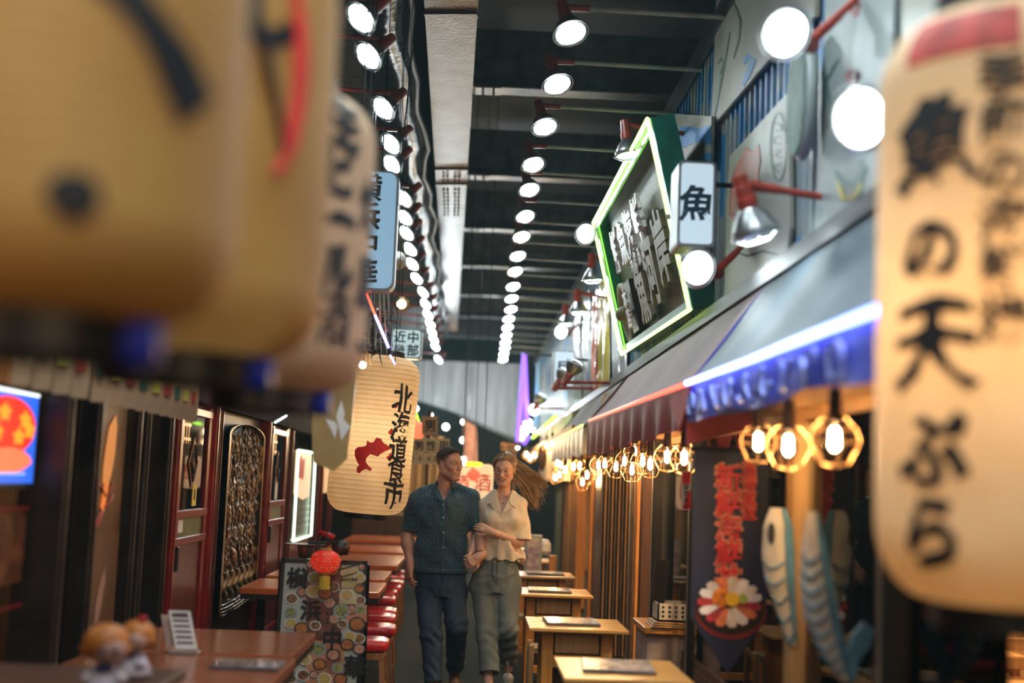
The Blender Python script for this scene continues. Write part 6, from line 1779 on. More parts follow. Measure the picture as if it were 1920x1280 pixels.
class Head:
    """face frame: x = the person's left, y = forward, z = up"""
    def __init__(s, c, yaw, pitch, roll, sc):
        # yaw 0 looks at the camera (-Y); positive turns towards +X
        f = Vector((math.sin(yaw)*math.cos(pitch), -math.cos(yaw)*math.cos(pitch), math.sin(pitch)))
        up = Vector((0,0,1)); r_ = up.cross(f)*-1; r_ = f.cross(up).normalized()   # to the person's right... sign fixed below
        x = up.cross(f).normalized()        # person's left
        z = f.cross(x).normalized()
        Rr = Matrix.Rotation(roll, 3, f)
        s.x, s.y, s.z = Rr @ x, f, Rr @ z
        if s.z.z < 0: s.z = -s.z
        s.c = Vector(c); s.sc = sc
        s.mw = .0315; s.zm = lambda x: -.0665+12*x*x
        s.M = np.array([[s.x[i], s.y[i], s.z[i]] for i in range(3)])
    def p(s, x, y, z): return s.c+(s.x*x+s.y*y+s.z*z)*s.sc
    def loc(s, P_): return (P_-np.array(s.c))@s.M/s.sc
    def build(s, F, fem=False):
        k = s.sc
        E_ = lambda c, r, kk=.02, **q: F.ell(s.p(*c), np.array(r)*k, kk, s.M, **q)
        C_ = lambda a, b, r1, r2, kk=.02, **q: F.cone(s.p(*a), s.p(*b), r1*k, r2*k, kk, **q)
        E_((0,-.018,.038), (.076,.097,.082)); E_((0,.022,.02), (.066,.074,.075), .02)
        jw = .050 if fem else .056
        E_((0,.030,-.030), (.058,.062,.078), .025)
        for q in (-1, 1):
            C_((q*jw,.0,-.055), (q*.022,.066,-.098), .022, .018, .03)
            E_((q*.037,.062,-.022), (.023,.024,.020), .018)
            C_((q*.012,.092,.020), (q*.044,.074,.022), .0085, .007, .014)
        E_((0,.072,-.100), (.021,.019,.016) if fem else (.025,.021,.018), .02)
        for q in (-1, 1): E_((q*.031,.098,.004), (.016,.014,.010), .012, sub_=True)
        C_((0,.090,.012), (0,.110,-.026), .0075, .0105, .010)
        E_((0,.112,-.030), (.0115 if not fem else .010,.0115,.009), .008)
        for q in (-1, 1): E_((q*.012,.100,-.033), (.0075,.009,.0065), .006)
        zm = s.zm; mw = s.mw
        E_((0,.074,-.062), (.034,.020,.022), .02)
        for q in (-1, 1):
            xs = [q*mw*t for t in (0,.33,.66,1)]
            for i in range(3):
                a, b_ = xs[i], xs[i+1]
                C_((a,.0925-9*a*a,zm(a)+.0066), (b_,.0925-9*b_*b_,zm(b_)+.0066*(1-(i+1)/3*.8)), .0042, .0036, .005)     # upper lip
                C_((a,.0905-9*a*a,zm(a)-.0100*(1-(i/3)**2)), (b_,.0905-9*b_*b_,zm(b_)-.0100*(1-((i+1)/3)**2)), .0048, .0034, .005)   # lower lip
                m_ = (a+b_)/2
                E_((m_,.094-9*m_*m_,zm(m_)-.0022), (.0068,.011,.0060*(1-((i+.5)/3)**2)+.0010), .003, sub_=True)          # parted smiling mouth
        for q in (-1, 1):
            C_((q*.030,.076,-.046), (q*.037,.062,-.060), .007, .008, .012)
            E_((q*.077,-.008,-.004), (.009,.018,.031), .008)
            E_((q*.084,-.006,-.002), (.006,.010,.018), .004, sub_=True)
            E_((q*.031,.078,.004), (.0135,.0125,.0135), .006)              # eye balls under lids
    def feature(s, name, g, m, parent, org):
        g.fn(lambda v: s.p(*v)-Vector(org)); return obj(name, g, m, parent, local=True, smooth=True)

def hand(F, W, d, n_, thumb, curl=.5, sc=1.0, spread=.012, tcurl=.4, side=1):
    """W wrist, d direction to the fingers, n_ palm normal (fingers curl that way), thumb: +1/-1 side along d x n"""
    W = Vector(W); d = Vector(d).normalized(); n_ = Vector(n_); n_ = (n_-d*n_.dot(d)).normalized(); l = d.cross(n_)*thumb
    fr = []
    k = sc
    for o_ in (-.028,-.010,.010,.027):
        kn = W+d*(.088-.006*abs(o_)/.02)*k+l*o_*k
        F.cone(W+l*o_*.35*k, kn, .019*k, .0125*k, .012)
    F.cone(W-d*.03*k, W+d*.02*k, .025*k, .024*k, .02)
    for i, (o_, L_) in enumerate(((.029,.074),(.010,.082),(-.010,.076),(-.028,.060))):   # index first (thumb side)
        cu = curl[i] if hasattr(curl, '__len__') else curl
        p = W+d*(.088-.006*abs(o_)/.02)*k+l*o_*k; a = 0; dd = d
        r = .0092*k
        for j, fr_ in enumerate((.45,.31,.24)):
            a += cu*(.9 if j else .8)
            dd = (d*math.cos(a)+n_*math.sin(a)+l*spread*(o_/.02)).normalized()
            q = p+dd*L_*fr_*k; F.cone(p, q, r, r*.88, .003); r *= .88; p = q
    p = W+d*.025*k+l*.022*k; q = p+(d*.6+l*.6+n_*.25).normalized()*.045*k
    F.cone(W+d*.015*k+l*.012*k, q, .016*k, .012*k, .012)
    r1 = (d*.9+l*.25+n_*(.2+tcurl)).normalized(); q2 = q+r1*.032*k; F.cone(q, q2, .0115*k, .010*k, .004)
    q3 = q2+(d*.8-l*.1+n_*(.2+tcurl*1.4)).normalized()*.026*k; F.cone(q2, q3, .010*k, .0085*k, .003)

# ---------------------------------------------------------------- the man
YM = 9.42
def mj(px, py, dy=0.0): return atY(px, py, YM+dy)
hm = Head(mj(842.5,870,-.02), math.radians(47), math.radians(-3), math.radians(3), 1.0)
m_root = Vector((mj(826,1100).x, YM, 0))
F = Field(m_root+Vector((-.42,-.45,0)), m_root+Vector((.46,.42,1.86)), .0042)
hm.build(F)
SH_R, EL_R, WR_R = mj(778,942), mj(763,1003,.02), mj(769,1060,-.04)
SH_L, EL_L, WR_L = mj(884,942), mj(903,1003,-.02), mj(900,1042,-.22)
F.cone(mj(831,926,.03), hm.p(0,-.025,-.05), .062, .058, .03)
F.cone(mj(831,926,.04), mj(790,934,.02), .045, .045, .04); F.cone(mj(831,926,.04), mj(872,934,.02), .045, .045, .04)
def rows(lst, Y0):  # (py, px centre, rx, ry, dy)
    o_ = [(mj(px, py).z, mj(px, py).x, Y0+dy, rx, ry) for py, px, rx, ry, dy in lst]; return sorted(o_)
F.column(rows([(934,831,.15,.085,.01),(948,831,.18,.105,0),(975,829,.18,.112,0),(1010,828,.17,.11,0),(1050,827,.165,.105,0),(1090,826,.16,.105,0),(1112,826,.15,.1,0)], YM), .04)
F.cone(SH_R, EL_R, .050, .042, .03); F.cone(EL_R, WR_R, .0440, .028, .015)
F.cone(EL_R.lerp(WR_R,.25), EL_R.lerp(WR_R,.3), .0465, .0465, .03)
F.cone(SH_L, EL_L, .050, .042, .03); F.cone(EL_L, WR_L, .044, .027, .015)
F.cone(EL_L.lerp(WR_L,.25), EL_L.lerp(WR_L,.3), .0465, .0465, .03)
hand(F, WR_R, Vector((.0,-.12,-1)), Vector((.9,.45,.1)), -1, [.42,.5,.58,.62], 1.02, tcurl=.3)
hand(F, WR_L, mj(878,1056,-.25)-WR_L, Vector((-.15,.95,-.25)), 1, [.75,.8,.85,.85], 1.02, tcurl=.5)
HPR, KNR, ANR = mj(803,1108), mj(808,1190,-.14), mj(813,1287,-.22)
HPL, KNL, ANL = mj(851,1108), mj(856,1172,-.10), mj(853,1256,.22)
for a, b_, c_ in ((HPR,KNR,ANR),(HPL,KNL,ANL)):
    F.cone(a, b_, .075, .05, .03); F.cone(b_, c_, .05, .035, .02)
P_, F_ = F.mesh()
P_ = smooth_pts(P_, F_, 1, .4)
L_ = hm.loc(P_)
col = np.tile(np.array([.62,.33,.235,1.0]), (len(P_), 1))
inh = (np.abs(L_[:, 0]) < .12) & (np.abs(L_[:, 1]) < .16) & (L_[:, 2] > -.16) & (L_[:, 2] < .16)
def blend(mask, c, a=1.0):
    w = np.clip(mask, 0, 1)[:, None]*a; col[:, :3] = col[:, :3]*(1-w)+np.array(c)*w
ss = lambda x: np.clip(x, 0, 1)
lat = np.abs(L_[:, 0])
zmm = -.0665+12*lat**2; sq_ = np.clip(1-(lat/.0315)**2, 0, 1)
lips = inh*ss((.033-lat)/.002)*ss((L_[:, 1]-.068)/.006)*np.maximum(ss((.0036-np.abs(L_[:, 2]-zmm-.0070*np.sqrt(sq_)))/.002), ss((.0042-np.abs(L_[:, 2]-zmm+.0105*sq_))/.002))
blend(lips, (.46,.16,.12), .6)
mouth_in = inh*ss((.030-lat)/.002)*ss((.0058*sq_+.0006-np.abs(L_[:, 2]-zmm+.0022))/.001)*ss((L_[:, 1]-.06)/.006)
blend(mouth_in, (.08,.02,.02), .9)
blend(inh*ss((.03-np.hypot(lat-.042, L_[:, 2]+.028))/.02)*ss((L_[:, 1]-.02)/.03), (.62,.22,.15), .45)
# close-cropped sides of the hair as pigment on the scalp
hl = .012+.050*ss((L_[:, 1]-.01)/.06)
fade = inh*ss((L_[:, 2]-hl+.035*ss((-L_[:, 1]-.0)/.05)*1.6)/.018)*ss((.060-L_[:, 1])/.02)*ss(1-ss((.014-np.abs(L_[:, 1]+.006))/.01)*ss((.03-L_[:, 2])/.01))
blend(fade, (.105,.050,.028), .92)
blend(inh*ss((-.045-L_[:, 2])/.03)*ss((L_[:, 1]-.0)/.04)*(L_[:, 2] > -.13), (.36,.17,.11), .35)
man = mesh_obj('person', P_, F_, M_skin, col=col, loc=m_root, label='smiling man in dark teal short-sleeved shirt and dark jeans, walking arm in arm', cat='person')
org = m_root
# hair on top
F = Field(hm.c-Vector((.15,.15,.12)), hm.c+Vector((.15,.15,.16)), .0038)
F.ell(hm.p(0,-.014,.044), np.array((.0775,.0985,.085))*hm.sc, .01, hm.M)
F.ell(hm.p(0,.050,.085), np.array((.050,.038,.036))*hm.sc, .02, hm.M)
hc = np.array(hm.c); Mz = hm.M
def below(X, Y, Z):
    ly = (X-hc[0])*Mz[0,1]+(Y-hc[1])*Mz[1,1]+(Z-hc[2])*Mz[2,1]; lz = (X-hc[0])*Mz[0,2]+(Y-hc[1])*Mz[1,2]+(Z-hc[2])*Mz[2,2]
    return lz-(.050+.042*np.clip(ly/.07, -1, 1))*hm.sc
F.cut(hc-.15, hc+.16, below, .004)
Ph, Fh = F.mesh(); Ph = smooth_pts(Ph, Fh, 1)
Lh = hm.loc(Ph); Nh = normals(Ph, Fh)
Ph = Ph+Nh*(.0009*np.sin(Lh[:, 0]*520+5*np.sin(Lh[:, 1]*40))+.0012*np.sin(Lh[:, 1]*90+Lh[:, 0]*60))[:, None]
M_mhair = mat('short_brown_hair', (.026,.013,.007,1), .75, vary=.5, scale=60, stretch=(6,1,1), bump=.6, bscale=120)
mesh_obj('hair', Ph-np.array(org), Fh, M_mhair, man)
def face_bits(hd, person, org, fem):
    M_eye = mat('eye_white_'+('f' if fem else 'm'), (.62,.58,.55,1), .15, vary=.03)
    M_iris = mat('iris_'+('f' if fem else 'm'), (.03,.045,.06,1), .2)
    M_brow = mat('brow_'+('f' if fem else 'm'), (.13,.065,.03,1) if fem else (.10,.05,.025,1), .7)
    M_lash = mat('lash_'+('f' if fem else 'm'), (.015,.01,.008,1), .6)
    M_teeth = mat('teeth_'+('f' if fem else 'm'), (.78,.74,.66,1), .2, vary=.03)
    for q in (-1, 1):
        if not fem:
            hd.feature('eye', G().sphere((q*.031,.0805,.0035), .0112, 14, 10, (1.02,1,.46)), M_eye, person, org)
            hd.feature('iris', G().sphere((q*.031-.0035,.0903,.0035), .0040, 10, 6, (1,.4,.95)), M_iris, person, org)
        pts = [(q*(.018+.028*u), .0915-.012*u**2, .0045+.0055*math.sin(PI*u)*(1 if not fem else -.9)) for u in np.linspace(0, 1, 8)]
        hd.feature('eyelash', G().tube(pts, .0013, 5, rads=[.0006+(.0013 if not fem else .0024)*math.sin(PI*min(.95,.1+u)) for u in np.linspace(0,1,8)]), M_lash, person, org)
        z0 = .025 if not fem else .027
        pts = [(q*(.014+.036*u), .1005-.021*u**1.6, z0+.006*math.sin(PI*u*.8)) for u in np.linspace(0, 1, 9)]
        hd.feature('eyebrow', G().tube(pts, .003, 6, rads=[.0012+(.0030 if not fem else .0026)*math.sin(PI*min(.97,.12+u*.9)) for u in np.linspace(0,1,9)], flat=.6), M_brow, person, org)
    hd.feature('teeth', G().grid(lambda u, v: ((u-.5)*.054, .0895-10*((u-.5)*.054)**2, hd.zm((u-.5)*.054)+.004-(.0090*v)*(1-(2*u-1)**2*.8)), 12, 3), M_teeth, person, org)
face_bits(hm, man, org, False)

# shirt of knitted teal
def knit_mat():
    m = mat('teal_cable_knit', (.018,.062,.085,1), .62, vary=.35, scale=12)
    nt = m.node_tree; N = nt.nodes; L = nt.links; b = N['Principled BSDF']
    tc = N.new('ShaderNodeTexCoord'); sx = N.new('ShaderNodeSeparateXYZ'); L.new(tc.outputs['Object'], sx.inputs[0])
    def math_(op, a, b_=None, v=None):
        n_ = N.new('ShaderNodeMath'); n_.operation = op
        (L.new(a, n_.inputs[0]) if not isinstance(a, (int, float)) else setattr(n_.inputs[0], 'default_value', a))
        if b_ is not None: (L.new(b_, n_.inputs[1]) if not isinstance(b_, (int, float)) else setattr(n_.inputs[1], 'default_value', b_))
        return n_.outputs[0]
    zs = math_('SINE', math_('MULTIPLY', sx.outputs[2], 150.0))
    xs = math_('SINE', math_('ADD', math_('MULTIPLY', sx.outputs[0], 260.0), math_('MULTIPLY', zs, 1.5)))
    bp = N.new('ShaderNodeBump'); bp.inputs['Strength'].default_value = .55; bp.inputs['Distance'].default_value = .005
    L.new(xs, bp.inputs['Height']); L.new(bp.outputs[0], b.inputs['Normal'])
    b.inputs['Sheen Weight'].default_value = .2
    return m
M_shirt = knit_mat()
srows = rows([(917,832,.095,.08,.035),(924,831,.135,.095,.02),(932,830,.172,.11,.008),(945,830,.195,.126,0),(975,829,.203,.136,-.003),(1010,827,.200,.135,-.003),(1045,826,.196,.132,-.003),(1062,826,.196,.13,0),(1074,826,.194,.128,0)], YM)
def front_of(rows_, x, z):
    R_ = np.array(rows_); I = lambda j: np.interp(z, R_[:, 0], R_[:, j])
    q = max(0, 1-((x-I(1))/I(3))**2); return I(2)-I(4)*math.sqrt(q)
F = Field(m_root+Vector((-.40,-.32,.80)), m_root+Vector((.44,.32,1.62)), .0055)
F.column(srows, .02)
SE_R = SH_R.lerp(EL_R,.88); SE_L = SH_L.lerp(EL_L,.80)
F.cone(SH_R+Vector((.015,0,-.0)), SE_R, .071, .060, .045); F.cone(SH_L+Vector((-.015,0,0)), SE_L, .071, .062, .045)
def axis_cut(F, a, b_, rad, keep):   # open the sleeve: trim past b_, hollow inside
    a = np.array(a); b2 = np.array(b_); d = (b2-a)/np.linalg.norm(b2-a)
    def past(X, Y, Z):
        t = (X-b2[0])*d[0]+(Y-b2[1])*d[1]+(Z-b2[2])*d[2]
        q = np.sqrt((X-b2[0])**2+(Y-b2[1])**2+(Z-b2[2])**2)
        return np.maximum(-t, q-.11)
    F.cut(b2-.11, b2+.11, past, .003)
    F.cone(b2-d*.05, b2+d*.05, rad-.010, rad-.007, .003, True)
F.cone(mj(812,914,.035), mj(782,931,.01), .040, .052, .03); F.cone(mj(852,914,.035), mj(886,931,.01), .040, .052, .03)
axis_cut(F, SH_R, SE_R, .060, 1); axis_cut(F, SH_L, SE_L, .062, 1)
zc_ = srows[0][0]
F.cut(m_root+Vector((-.3,-.25,.80)), m_root+Vector((.3,.25,zc_)), lambda X, Y, Z: np.maximum(Z-zc_, np.abs(X-m_root.x)-.21)+0*Y, .003)
Vb = mj(833,941); Vt = mj(833,905)
def vcut(X, Y, Z):
    w = (Z-Vb.z)*.50
    return np.maximum(np.abs(X-Vb.x-(Z-Vb.z)*.02)-w, Y-(YM-.0))
F.cut((Vb.x-.1, YM-.3, Vb.z-.01), (Vb.x+.1, YM+.1, Vb.z+.2), vcut, .004)
F.cone(mj(831,928,.02), hm.p(0,-.025,-.05), .057, .062, .004, True)
Ps, Fs = F.mesh(); Ps = smooth_pts(Ps, Fs, 2); Ns = normals(Ps, Fs)
def sn(P_, a, b_, c_, ph=0): return np.sin(P_[:, 0]*a+P_[:, 1]*b_+P_[:, 2]*c_+ph)
fold = .0035*sn(Ps,18,10,26)+.003*sn(Ps,-31,14,20,1.2)*sn(Ps,9,5,13,.5)+.002*sn(Ps,52,0,33,2)
hemz = np.clip((1.10-Ps[:, 2])/.15, 0, 1)
fold += .001*hemz*sn(Ps,60,30,6)
fold *= 1-.8*np.clip((1.02-Ps[:, 2]+.0)/.05, 0, 1)
Ps = Ps+Ns*fold[:, None]
sh = mesh_obj('shirt', Ps-np.array(org), Fs, M_shirt, man)
M_shirt2 = mat('plain_teal_rib', (.018,.058,.080,1), .65, vary=.2, scale=40)
def lapel(name, pts, rows_, m, person, org, Yd, th=.007, off=.004):
    Q = []
    for px, py in pts:
        p = atY(px, py, Yd); y = front_of(rows_, p.x, p.z); p = atY(px, py, y-off); Q.append(p-Vector(org))
    g = G().prism(Q, (0,-th,0)); return obj(name, g, m, person, local=True)
lapel('collar', [(820,899),(813,908),(807,924),(816,924),(818,914),(822,908)], srows, M_shirt2, man, org, YM-.1, off=.010)
lapel('collar', [(815,925),(816,932),(832.5,941),(826,926),(819,910)], srows, M_shirt2, man, org, YM-.1)
lapel('collar', [(851,902),(857,910),(862,922),(852,924),(848,914),(846,907)], srows, M_shirt2, man, org, YM-.1, off=.010)
lapel('collar', [(849,926),(851,931),(833.5,941),(840,926),(845,913)], srows, M_shirt2, man, org, YM-.1)
pl_ = [(831.5,940),(832,960),(832,1000),(831,1040),(831,1072)]
g = G()
for i in range(len(pl_)-1):
    q = []
    for (px, py), s_ in ((pl_[i],-3.2),(pl_[i],3.2),(pl_[i+1],3.2),(pl_[i+1],-3.2)):
        p = atY(px+s_, py, YM-.1); y = front_of(srows, p.x, p.z); q.append(atY(px+s_, py, y-.004)-Vector(org))
    g.prism(q, (0,-.004,0))
obj('placket', g, M_shirt2, man, local=True)
for py in (945, 970, 998, 1026, 1069):
    p = atY(831.5, py, YM-.1); y = front_of(srows, p.x, p.z); obj('button', G().lathe([(.001,0),(.006,0),(.006,.003),(.001,.003)], atY(831.5, py, y-.010)-Vector(org), 10, ax=(0,-1,0), caps=False), MATS['galvanised_steel'], man, local=True)
g = G()
R_ = np.array(srows)
hz = srows[0][0]
pts = [(R_[0,1]+.197*math.cos(a)-org.x, R_[0,2]+.131*math.sin(a)-org.y, hz+.022-org.z) for a in np.linspace(0, 2*PI, 48, endpoint=False)]
obj('hem_band', G().tube(pts, .005, 8, closed=True, flat=1).fn(lambda v: Vector((v.x, v.y, (v.z-(hz+.022))*4+(hz+.022)))), M_shirt2, man, local=True, smooth=True)
# jeans
def denim(name, c, c2):
    return mat(name, c, .75, color2=c2, scale=4, stretch=(3,3,1), bump=.35, bscale=300)
M_jm = denim('dark_denim', (.007,.020,.046,1), (.016,.042,.085,1))
def jeans(rows_, legs, m, person, org, lo, hi, folds, hems):
    F = Field(lo, hi, .0058)
    F.column(rows_, .03)
    for (a, b_, c_, r) in legs:
        F.cone(a, b_, r[0], r[1], .025); F.cone(b_, c_, r[1], r[2], .03)
        F.cone(c_, c_+(c_-b_).normalized()*.01, r[2], r[3], .02)
        b2 = np.array(c_); d = np.array((c_-b_).normalized())
        def past(X, Y, Z, b2=b2, d=d):
            t = (X-b2[0])*d[0]+(Y-b2[1])*d[1]+(Z-b2[2])*d[2]; q = np.sqrt((X-b2[0])**2+(Y-b2[1])**2+(Z-b2[2])**2); return np.maximum(-t, q-.11)
        F.cut(b2-.11, b2+.11, past, .003)
        F.cone(b2-d*.06, b2+d*.06, r[3]-.012, r[3]-.009, .003, True)
    Pj, Fj = F.mesh(); Pj = smooth_pts(Pj, Fj, 2); Nj = normals(Pj, Fj)
    f = np.zeros(len(Pj))
    f += .0025*sn(Pj,22,12,17)+.002*sn(Pj,-37,9,29,1)
    for (c_, rad, amp, fr, sl) in folds:
        w = np.exp(-((Pj[:, 2]-c_.z)/rad)**2)*np.exp(-((Pj[:, 0]-c_.x)/.13)**2)
        f += amp*w*np.sin((Pj[:, 2]+sl*(Pj[:, 0]-c_.x))*fr+2*np.sin(Pj[:, 0]*30))
    Pj = Pj+Nj*f[:, None]
    return mesh_obj('jeans', Pj-np.array(org), Fj, m, person)
jr = sorted([(mj(826,py).z, mj(px,py).x, YM+dy, rx, ry) for py, px, rx, ry, dy in [(1060,826,.178,.115,0),(1080,826,.186,.122,0),(1100,827,.19,.125,0),(1116,828,.175,.115,0)]])
jeans(jr, [(HPR,KNR,ANR+Vector((0,0,.03)),(.094,.078,.062,.064)),(HPL,KNL,ANL+Vector((0,0,.02)),(.094,.080,.064,.062))], M_jm, man, org,
      m_root+Vector((-.3,-.42,.02)), m_root+Vector((.3,.40,1.02)),
      [(KNR,.06,.008,75,.4),(KNL,.06,.009,70,-.5),(ANR+Vector((0,0,.12)),.09,.004,70,.5),(ANL+Vector((0,0,.1)),.08,.004,75,-.5),(HPR+Vector((.05,0,-.0)),.05,.002,60,1.2),(HPL+Vector((-.05,0,0)),.05,.002,60,-1.2)], None)
# fly seam
g = G()
q0, q1 = mj(829,1080), mj(829,1108)
g.tube([atY(829.5+.6*math.sin(i), 1078+i*5, front_of(jr, q0.x, mj(829,1078+i*5).z)-.004)-Vector(org) for i in range(7)], .0035, 6)
obj('fly_seam', g, M_ink, man, local=True)
# shoes
def shoe(F, heel, toe, w=.042, h=.075):
    heel = Vector(heel); toe = Vector(toe); d = (toe-heel); 
    F.cone(heel+Vector((0,0,.045)), heel.lerp(toe,.35)+Vector((0,0,.045)), .038, .040, .02)
    F.cone(heel.lerp(toe,.3)+Vector((0,0,.04)), heel.lerp(toe,.8)+Vector((0,0,.035)), .042, .040, .02)
    F.cone(heel.lerp(toe,.75)+Vector((0,0,.032)), heel.lerp(toe,.9)+Vector((0,0,.03)), .042, .034, .02)
    F.cone(heel+Vector((0,0,.07)), heel.lerp(toe,.12)+Vector((0,0,.11)), .038, .042, .02)
def make_shoe(person, org, heel, toe, m, msole, mlace):
    heel = Vector(heel); toe = Vector(toe)
    lo = Vector((min(heel.x,toe.x)-.1, min(heel.y,toe.y)-.1, min(heel.z,toe.z)-.03)); hi = Vector((max(heel.x,toe.x)+.1, max(heel.y,toe.y)+.1, max(heel.z,toe.z)+.2))
    F = Field(lo, hi, .005); shoe(F, heel, toe); Pp, Fp = F.mesh(); Pp = smooth_pts(Pp, Fp, 1)
    so_ = mesh_obj('shoe', Pp-np.array(org), Fp, m, person)
    d = (toe-heel).normalized(); s_ = d.cross(Vector((0,0,1))).normalized(); up = s_.cross(d)
    out = []
    for a in np.linspace(0, 2*PI, 28, endpoint=False):
        t = .5+.53*math.cos(a); wdt = .046*(1 if t > .3 else .88)
        out.append(heel.lerp(toe, t)+s_*math.sin(a)*wdt+up*.004-Vector(org))
    obj('sole', G().prism(out, up*.026), msole, so_, local=True)
    g = G()
    for k in range(5):
        c = heel.lerp(toe, .40+.08*k)+up*(.085-.011*k)-Vector(org)
        g.tube([c-s_*.022+up*-.010, c+up*.002, c+s_*.022+up*-.010], .0028, 5)
    obj('lace', g, mlace, so_, local=True)
M_shoem = mat('brown_leather', (.13,.065,.035,1), .5, vary=.3, scale=8)
M_sole = mat('white_rubber_sole', (.55,.52,.46,1), .5)
M_shw = mat('off_white_sneaker', (.55,.50,.42,1), .55, vary=.12, scale=14)
make_shoe(man, org, (ANR.x, ANR.y+.03, 0.0), (ANR.x+.00, ANR.y-.22, 0.0), M_shoem, M_sole, M_sole)
make_shoe(man, org, (ANL.x, ANL.y+.05, .055), (ANL.x+.01, ANL.y-.17, 0.0), M_shoem, M_sole, M_sole)
# watch and ring
wd_ = (WR_L-EL_L).normalized(); wc = EL_L.lerp(WR_L, .93)
s1 = wd_.cross(Vector((0,0,1))).normalized(); s2 = s1.cross(wd_)
ws_ = obj('watch_strap', G().tube([wc+(s1*math.cos(a)+s2*math.sin(a))*.032-Vector(org) for a in np.linspace(0, 2*PI, 24, endpoint=False)], .006, 6, closed=True), mat('dark_leather_strap', (.03,.018,.012,1), .5), man, local=True, smooth=True)
fn_ = (Vector((.75,-.6,.35)) - wd_*Vector((.75,-.6,.35)).dot(wd_)).normalized()
obj('watch_case', G().lathe([(.001,0),(.017,0),(.019,.004),(.017,.009),(.001,.009)], wc+fn_*.030-Vector(org), 18, ax=fn_, caps=False), M_gold, ws_, local=True, smooth=True)
obj('watch_dial', G().lathe([(.001,.0095),(.0145,.0095),(.001,.0105)], wc+fn_*.030-Vector(org), 18, ax=fn_, caps=False), M_black, ws_, local=True)

# ---------------------------------------------------------------- the woman
YW = 9.38
def wj(px, py, dy=0.0): return atY(px, py, YW+dy)
hw = Head(wj(946,879,-.02), math.radians(-12), math.radians(-13), math.radians(-6), .97)
w_root = Vector((wj(935,1100).x, YW, 0))
F = Field(w_root+Vector((-.34,-.45,0)), w_root+Vector((.32,.36,1.80)), .0042)
hw.build(F, True)
F.cone(wj(944,932,.03), hw.p(0,-.03,-.055), .048, .046, .025)
F.cone(wj(944,932,.03), wj(914,940,.02), .034, .034, .035); F.cone(wj(944,932,.03), wj(976,942,.02), .034, .034, .035)
WSR, WER, WWR = wj(912,948,.02), wj(893,1001,.06), wj(884,1034,-.10)
WSL, WEL, WWL = wj(978,950), wj(974,1016,-.04), wj(921,996,-.17)
def wrows(lst, fn=wj): return sorted([(fn(px, py).z, fn(px, py).x, YW+dy, rx, ry) for py, px, rx, ry, dy in lst])
F.column(wrows([(940,944,.13,.07,.01),(955,944,.145,.092,0),(978,943,.145,.105,-.01),(1010,940,.125,.09,0),(1045,934,.125,.09,0),(1080,930,.165,.11,0),(1105,929,.165,.105,0)]), .035)
for q in (-1, 1): F.ell((wj(943,972).x+q*.062, YW-.085, wj(943,974).z), (.055,.05,.055), .03)
F.cone(WSR, WER, .042, .034, .025); F.cone(WER, WWR, .034, .022, .015)
F.cone(WSL, WEL, .042, .036, .025); F.cone(WEL, WEL.lerp(WWL,.3), .036, .037, .02); F.cone(WEL.lerp(WWL,.3), WWL, .037, .0225, .015)
hand(F, WWL, Vector((wj(898,986,-.17)-WWL)), Vector((-.25,.85,-.1)), 1, [.35,.4,.45,.5], .86, tcurl=.1, spread=.03)
hand(F, WWR, wj(880,1056,-.24)-WWR, Vector((-.3,-.75,-.5)), 1, [.65,.7,.75,.8], .84, tcurl=.4)
WHR, WKR, WAR = wj(907,1104), wj(914,1190,-.12), wj(916,1290,-.24)
WHL, WKL, WAL = wj(951,1104), wj(951,1178,-.10), wj(953,1254,.12)
for a, b_, c_ in ((WHR,WKR,WAR),(WHL,WKL,WAL)):
    F.cone(a, b_, .075, .048, .03); F.cone(b_, c_, .048, .03, .02)
P_, F_ = F.mesh(); P_ = smooth_pts(P_, F_, 1, .4)
L_ = hw.loc(P_); lat = np.abs(L_[:, 0])
col = np.tile(np.array([.72,.43,.31,1.0]), (len(P_), 1))
inh = (lat < .12) & (np.abs(L_[:, 1]) < .16) & (L_[:, 2] > -.16) & (L_[:, 2] < .16)
zmm = -.0665+12*lat**2; sq_ = np.clip(1-(lat/.0315)**2, 0, 1)
lips = inh*ss((.033-lat)/.002)*ss((L_[:, 1]-.068)/.006)*np.maximum(ss((.0036-np.abs(L_[:, 2]-zmm-.0070*np.sqrt(sq_)))/.002), ss((.0042-np.abs(L_[:, 2]-zmm+.0105*sq_))/.002))
blend(lips, (.52,.14,.12), .8)
mouth_in = inh*ss((.030-lat)/.002)*ss((.0058*sq_+.0006-np.abs(L_[:, 2]-zmm+.0022))/.001)*ss((L_[:, 1]-.06)/.006)
blend(mouth_in, (.10,.02,.02), .9)
blend(inh*ss((.03-np.hypot(lat-.042, L_[:, 2]+.028))/.02)*ss((L_[:, 1]-.02)/.03), (.66,.24,.18), .5)
blend(inh*ss((.017-np.hypot(lat-.031, (L_[:, 2]-.008)*1.3))/.008)*ss((L_[:, 1]-.06)/.01), (.40,.21,.15), .5)
woman = mesh_obj('person', P_, F_, M_skin, col=col, loc=w_root, label='laughing woman with wind-blown light hair, cream shirt and grey jeans', cat='person')
worg = w_root
face_bits(hw, woman, worg, True)
